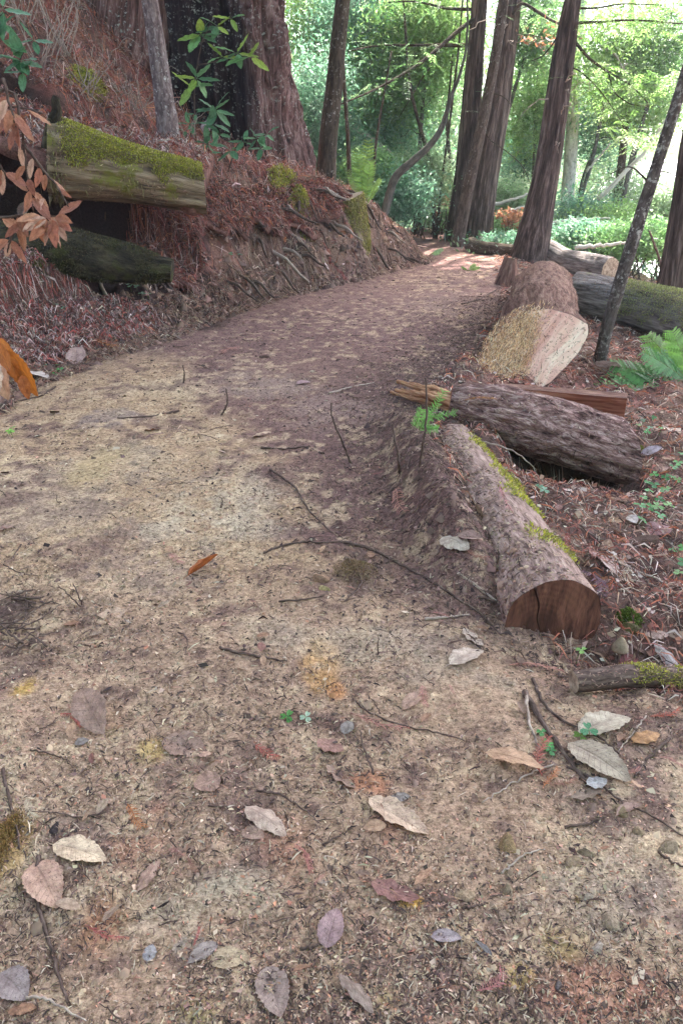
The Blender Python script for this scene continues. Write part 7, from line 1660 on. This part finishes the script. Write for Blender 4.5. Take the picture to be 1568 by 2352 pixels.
fern('tiny yellow green fern tuft on the far path', 1075, 622, [(1100, 614, 0, None, .25, FY, .2), (1060, 614, 0, None, .25, FY, .2), (1090, 608, .1, None, .25, FY, .1)])
fern('brown drooping dead fern leaning between the thin grey trunk and the mossy patch', 308, 205, [(a, b_, -.2, None, .07, (.30, .17, .13), .9) for a, b_ in [(250, 262), (270, 285), (285, 292), (300, 298), (318, 300), (332, 298), (345, 280), (240, 240), (352, 250), (278, 255), (310, 270)]], y=8.9)
# green needle sprig by the crosswise log
q = hit(975, 985); th = thing('conifer_sprig', 'fresh green needle sprig leaning on the end of the crosswise log', 'sprig', q)
def needle_twig(th, A_, B_, col, name='twiglet'):
    A_, B_ = np.array(A_), np.array(B_); mb = MB(); n = 20; d = (B_ - A_); L = np.linalg.norm(d); d /= L; s = np.cross(d, [0, -.7, .7]); s /= np.linalg.norm(s)
    V, F, bk = tube(np.array([A_, (A_ + B_) / 2, B_]), [.003, .0025, .0015], 4); mb.add(V, F, col=np.tile((.2, .3, .1), (len(V), 1)))
    for k in range(n):
        p = A_ + d * L * (k + .5) / n
        for sg in (-1, 1):
            e = s * sg * .8 + d * .5 + rng.normal(0, .2, 3); e /= np.linalg.norm(e); l = rng.uniform(.022, .034); w = np.cross(e, [0, -1, .3]) * .0026
            mb.add([p - w, p + w, p + e * l + w * .4, p + e * l - w * .4], np.array([[0, 1, 2, 3]]), col=np.tile(np.array(col) * rng.uniform(.8, 1.2), (4, 1)))
    mb.build(name, M_LEAVES, th, th.location, smooth=False)
yq = q[1] - .08
for a, b_ in [((968, 985), (1020, 898)), ((965, 965), (1045, 948)), ((955, 1000), (985, 945)), ((970, 985), (1005, 985)), ((950, 985), (968, 940))]: needle_twig(th, at(*a, yq), at(*b_, yq - .05), (.20, .40, .11))
th = thing('conifer_sprig', 'thin green needle strand dangling over the crosswise log and the buried log', 'sprig', on_log(GC_, 1092, 985))
needle_twig(th, at(1065, 925, 4.45), at(1078, 960, 4.4), (.18, .36, .14)); needle_twig(th, at(1080, 985, 4.38), at(1098, 1040, 4.3), (.2, .4, .12))
# thin pale twigs by the crosswise log
th = thing('bare_twig', 'pale bare twig arching out from under the crosswise log', 'twig', hit(1000, 1000))
P = [hit(1000, 1000) , at(1085, 1010, 4.0), at(1130, 1018, 3.95), at(1195, 1045, 3.9), at(1225, 1075, 3.88), at(1243, 1105, 3.86)]
branch(th, P, .006, .002, M_PALETWIG, 'twig', 24, .003, 6)
# tiny mushroom
q = hit(1420, 1512); th = thing('mushroom', 'small grey brown mushroom on a thin stem right of the dark sawn face', 'mushroom', q)
k = depth_of(q) / FPX; top = at(1424, 1482, q[1] - .01)
V, F, bk = tube(resample([q - [0, 0, .005], (q + top) / 2 + [.002, 0, 0], top], 8)[0], 3.2 * k, 8); mk('stem', V, F, M_PALETWIG, th, th.location, {'bk': bk})
pr = np.array([(0, 22), (4, 20), (9, 14), (15, 3), (19, -10), (18, -13), (14, -8), (4, 2)]) * k; a = np.linspace(0, 2 * np.pi, 20, endpoint=False)
V = np.stack([pr[:, 0, None] * np.cos(a), pr[:, 0, None] * np.sin(a), pr[:, 1, None] + 0 * a], -1) + top
mk('cap', V.reshape(-1, 3), grid_faces(8, 20), bark_mat('mushroom_cap', (.16, .115, .075), (.24, .18, .12), (.32, .25, .18), 60, 60, bump=.3, bd=.003), th, th.location, {'bk': V.reshape(-1, 3)})
# ------------------------------------------------------------------ brush on the upper bank
def bank_pt(px, py): return hit(px, py)
def dry_bush(label, px, py, h, n, tone, wd=.5):
    q = hit(px, py); th = thing('dry_bush', label, 'shrub', q); mb = MB(); pts = []
    for k in range(n):
        a = rng.uniform(0, 6.28); l = h * rng.uniform(.5, 1.1); e = q + np.array([math.cos(a) * wd * l, math.sin(a) * wd * l * .6, l])
        Q, rr, _ = resample([q + rng.normal(0, .05, 3) * [1, 1, 0], (q + e) / 2 + rng.normal(0, .05, 3), e, e + np.array([math.cos(a) * .25 * l, 0, -.18 * l])], 14, .008, [.007, .005, .003, .0015]); V, F, bk = tube(Q, rr, 4); mb.add(V, F, bk); pts.append(Q[6:])
    tag(mb.build('stems', M_PALETWIG if tone != 'mid' else M_TWIG, th, th.location), kind='stuff')
    if tone: sprays(th, np.vstack(pts), n * 3, (.08, .22), tone, 'dead_foliage' if tone == 'dry' else 'foliage', .6)
dry_bush('tangle of thin bare stems high on the bank at the upper left', 150, 130, .9, 14, None)
dry_bush('rusty dead fern clump below the trunk on the upper bank', 205, 235, .55, 12, 'dry', .9)
dry_bush('brown drooping dead fern clump left of the thin grey trunk', 318, 268, .6, 16, 'dry', .8)
dry_bush('reddish dead spray hanging between thin grey trunk and burnt hollow', 385, 150, .7, 8, 'dry', .6)
dry_bush('bare twiggy stems by the green seedling at the upper left edge', 100, 160, .7, 10, None, .7)
dry_bush('small dead spray at the root of the huge redwood', 420, 330, .35, 8, 'dry', 1.0)
dry_bush('bare stems at the top left corner of the bank', 60, 60, .8, 12, None, .6)
dry_bush('little rusty spray on the crest left of the mossy stump', 700, 385, .3, 7, 'dry', 1.0)

# roots sticking out of the cut bank
def on_cut():
    y = rng.uniform(7.6, 12.6); return float(toe_x(y)) - rng.uniform(.05, .75), y
for i in range(46):
    x, y = on_cut(); q = np.array([x, y, float(H(x, y)) + .01]); l = rng.uniform(.15, .5); a = rng.normal(-.9, .5)
    d = np.array([math.cos(a), math.sin(a), -rng.uniform(.1, .8)]); P = [q - d * .05, q + d * l * .35 + np.array([0, 0, .05]), q + d * l * .7, q + d * l]
    for k in range(1, 4): P[k][2] = max(P[k][2], float(H(P[k][0], P[k][1])) + .012)
    o = twig(None, rng.uniform(5, 10), 'thin root poking from the bank %s' % where(q), [M_TWIG, M_PALETWIG, M_TWIG][i % 3], 0, 'roots poking out of the cut bank', P); o.name = 'exposed_root'
# heap of dark twigs at the left edge of the path
for i in range(16):
    q = hit(rng.uniform(-10, 110), rng.uniform(1380, 1500)); a = rng.uniform(0, 6.28); l = rng.uniform(.08, .22); P = [q + np.array([math.cos(a) * l * f, math.sin(a) * l * f, .012 + .02 * rng.random()]) for f in (-.5, 0, .5)]
    twig(None, rng.uniform(3, 6), 'dark twig in the dark twiggy patch at the left edge of the path', M_TWIG, 0, 'dark twigs heaped at the left edge of the path', P)

# chunks of bark and rotten wood in the litter
for i in range(64):
    x, y = on_right() if i % 3 else on_left(); q = np.array([x, y, float(H(x, y)) + .012]); k = rng.uniform(.03, .085); c_ = np.array([(.24, .12, .08), (.16, .095, .075), (.34, .22, .16), (.30, .13, .07), (.10, .065, .055)][i % 5]) * rng.uniform(.85, 1.2)
    o = share(ST[i % 4]); o.name = 'bark_chunk'; o.color = (*c_, 1); a = rng.uniform(0, 6.28); n_ = normal(x, y, .1) + rng.normal(0, .25, 3)
    xf(o, q, (math.cos(a), math.sin(a), .0), n_, (k * 1.6, k * .7, k * .28)); tag(o, '%s rotten bark chunk %s' % (['reddish', 'dark brown', 'tan', 'rusty', 'blackish'][i % 5], where(q)), 'bark', 'bark chunks in the litter')
# ------------------------------------------------------------------ moist air: far things pale a little
import bmesh
bm = bmesh.new(); bmesh.ops.create_cube(bm, size=1.0)
for v in bm.verts:
    v.co = Vector((v.co.x * 420, 156 + v.co.y * 400, (-12 if v.co.z < 0 else 48)))
me = bpy.data.meshes.new('haze'); bm.to_mesh(me); bm.free()
hm = bpy.data.materials.new('moist_air'); hm.use_nodes = True; hn = hm.node_tree
hn.nodes.remove(hn.nodes['Principled BSDF']); pv = hn.nodes.new('ShaderNodeVolumePrincipled')
pv.inputs['Color'].default_value = (.95, .97, .98, 1); pv.inputs['Density'].default_value = .0018; pv.inputs['Anisotropy'].default_value = .2
hn.links.new(pv.outputs[0], hn.nodes['Material Output'].inputs['Volume']); me.materials.append(hm)
hz = bpy.data.objects.new('haze', me); COL.objects.link(hz); hz['kind'] = 'stuff'
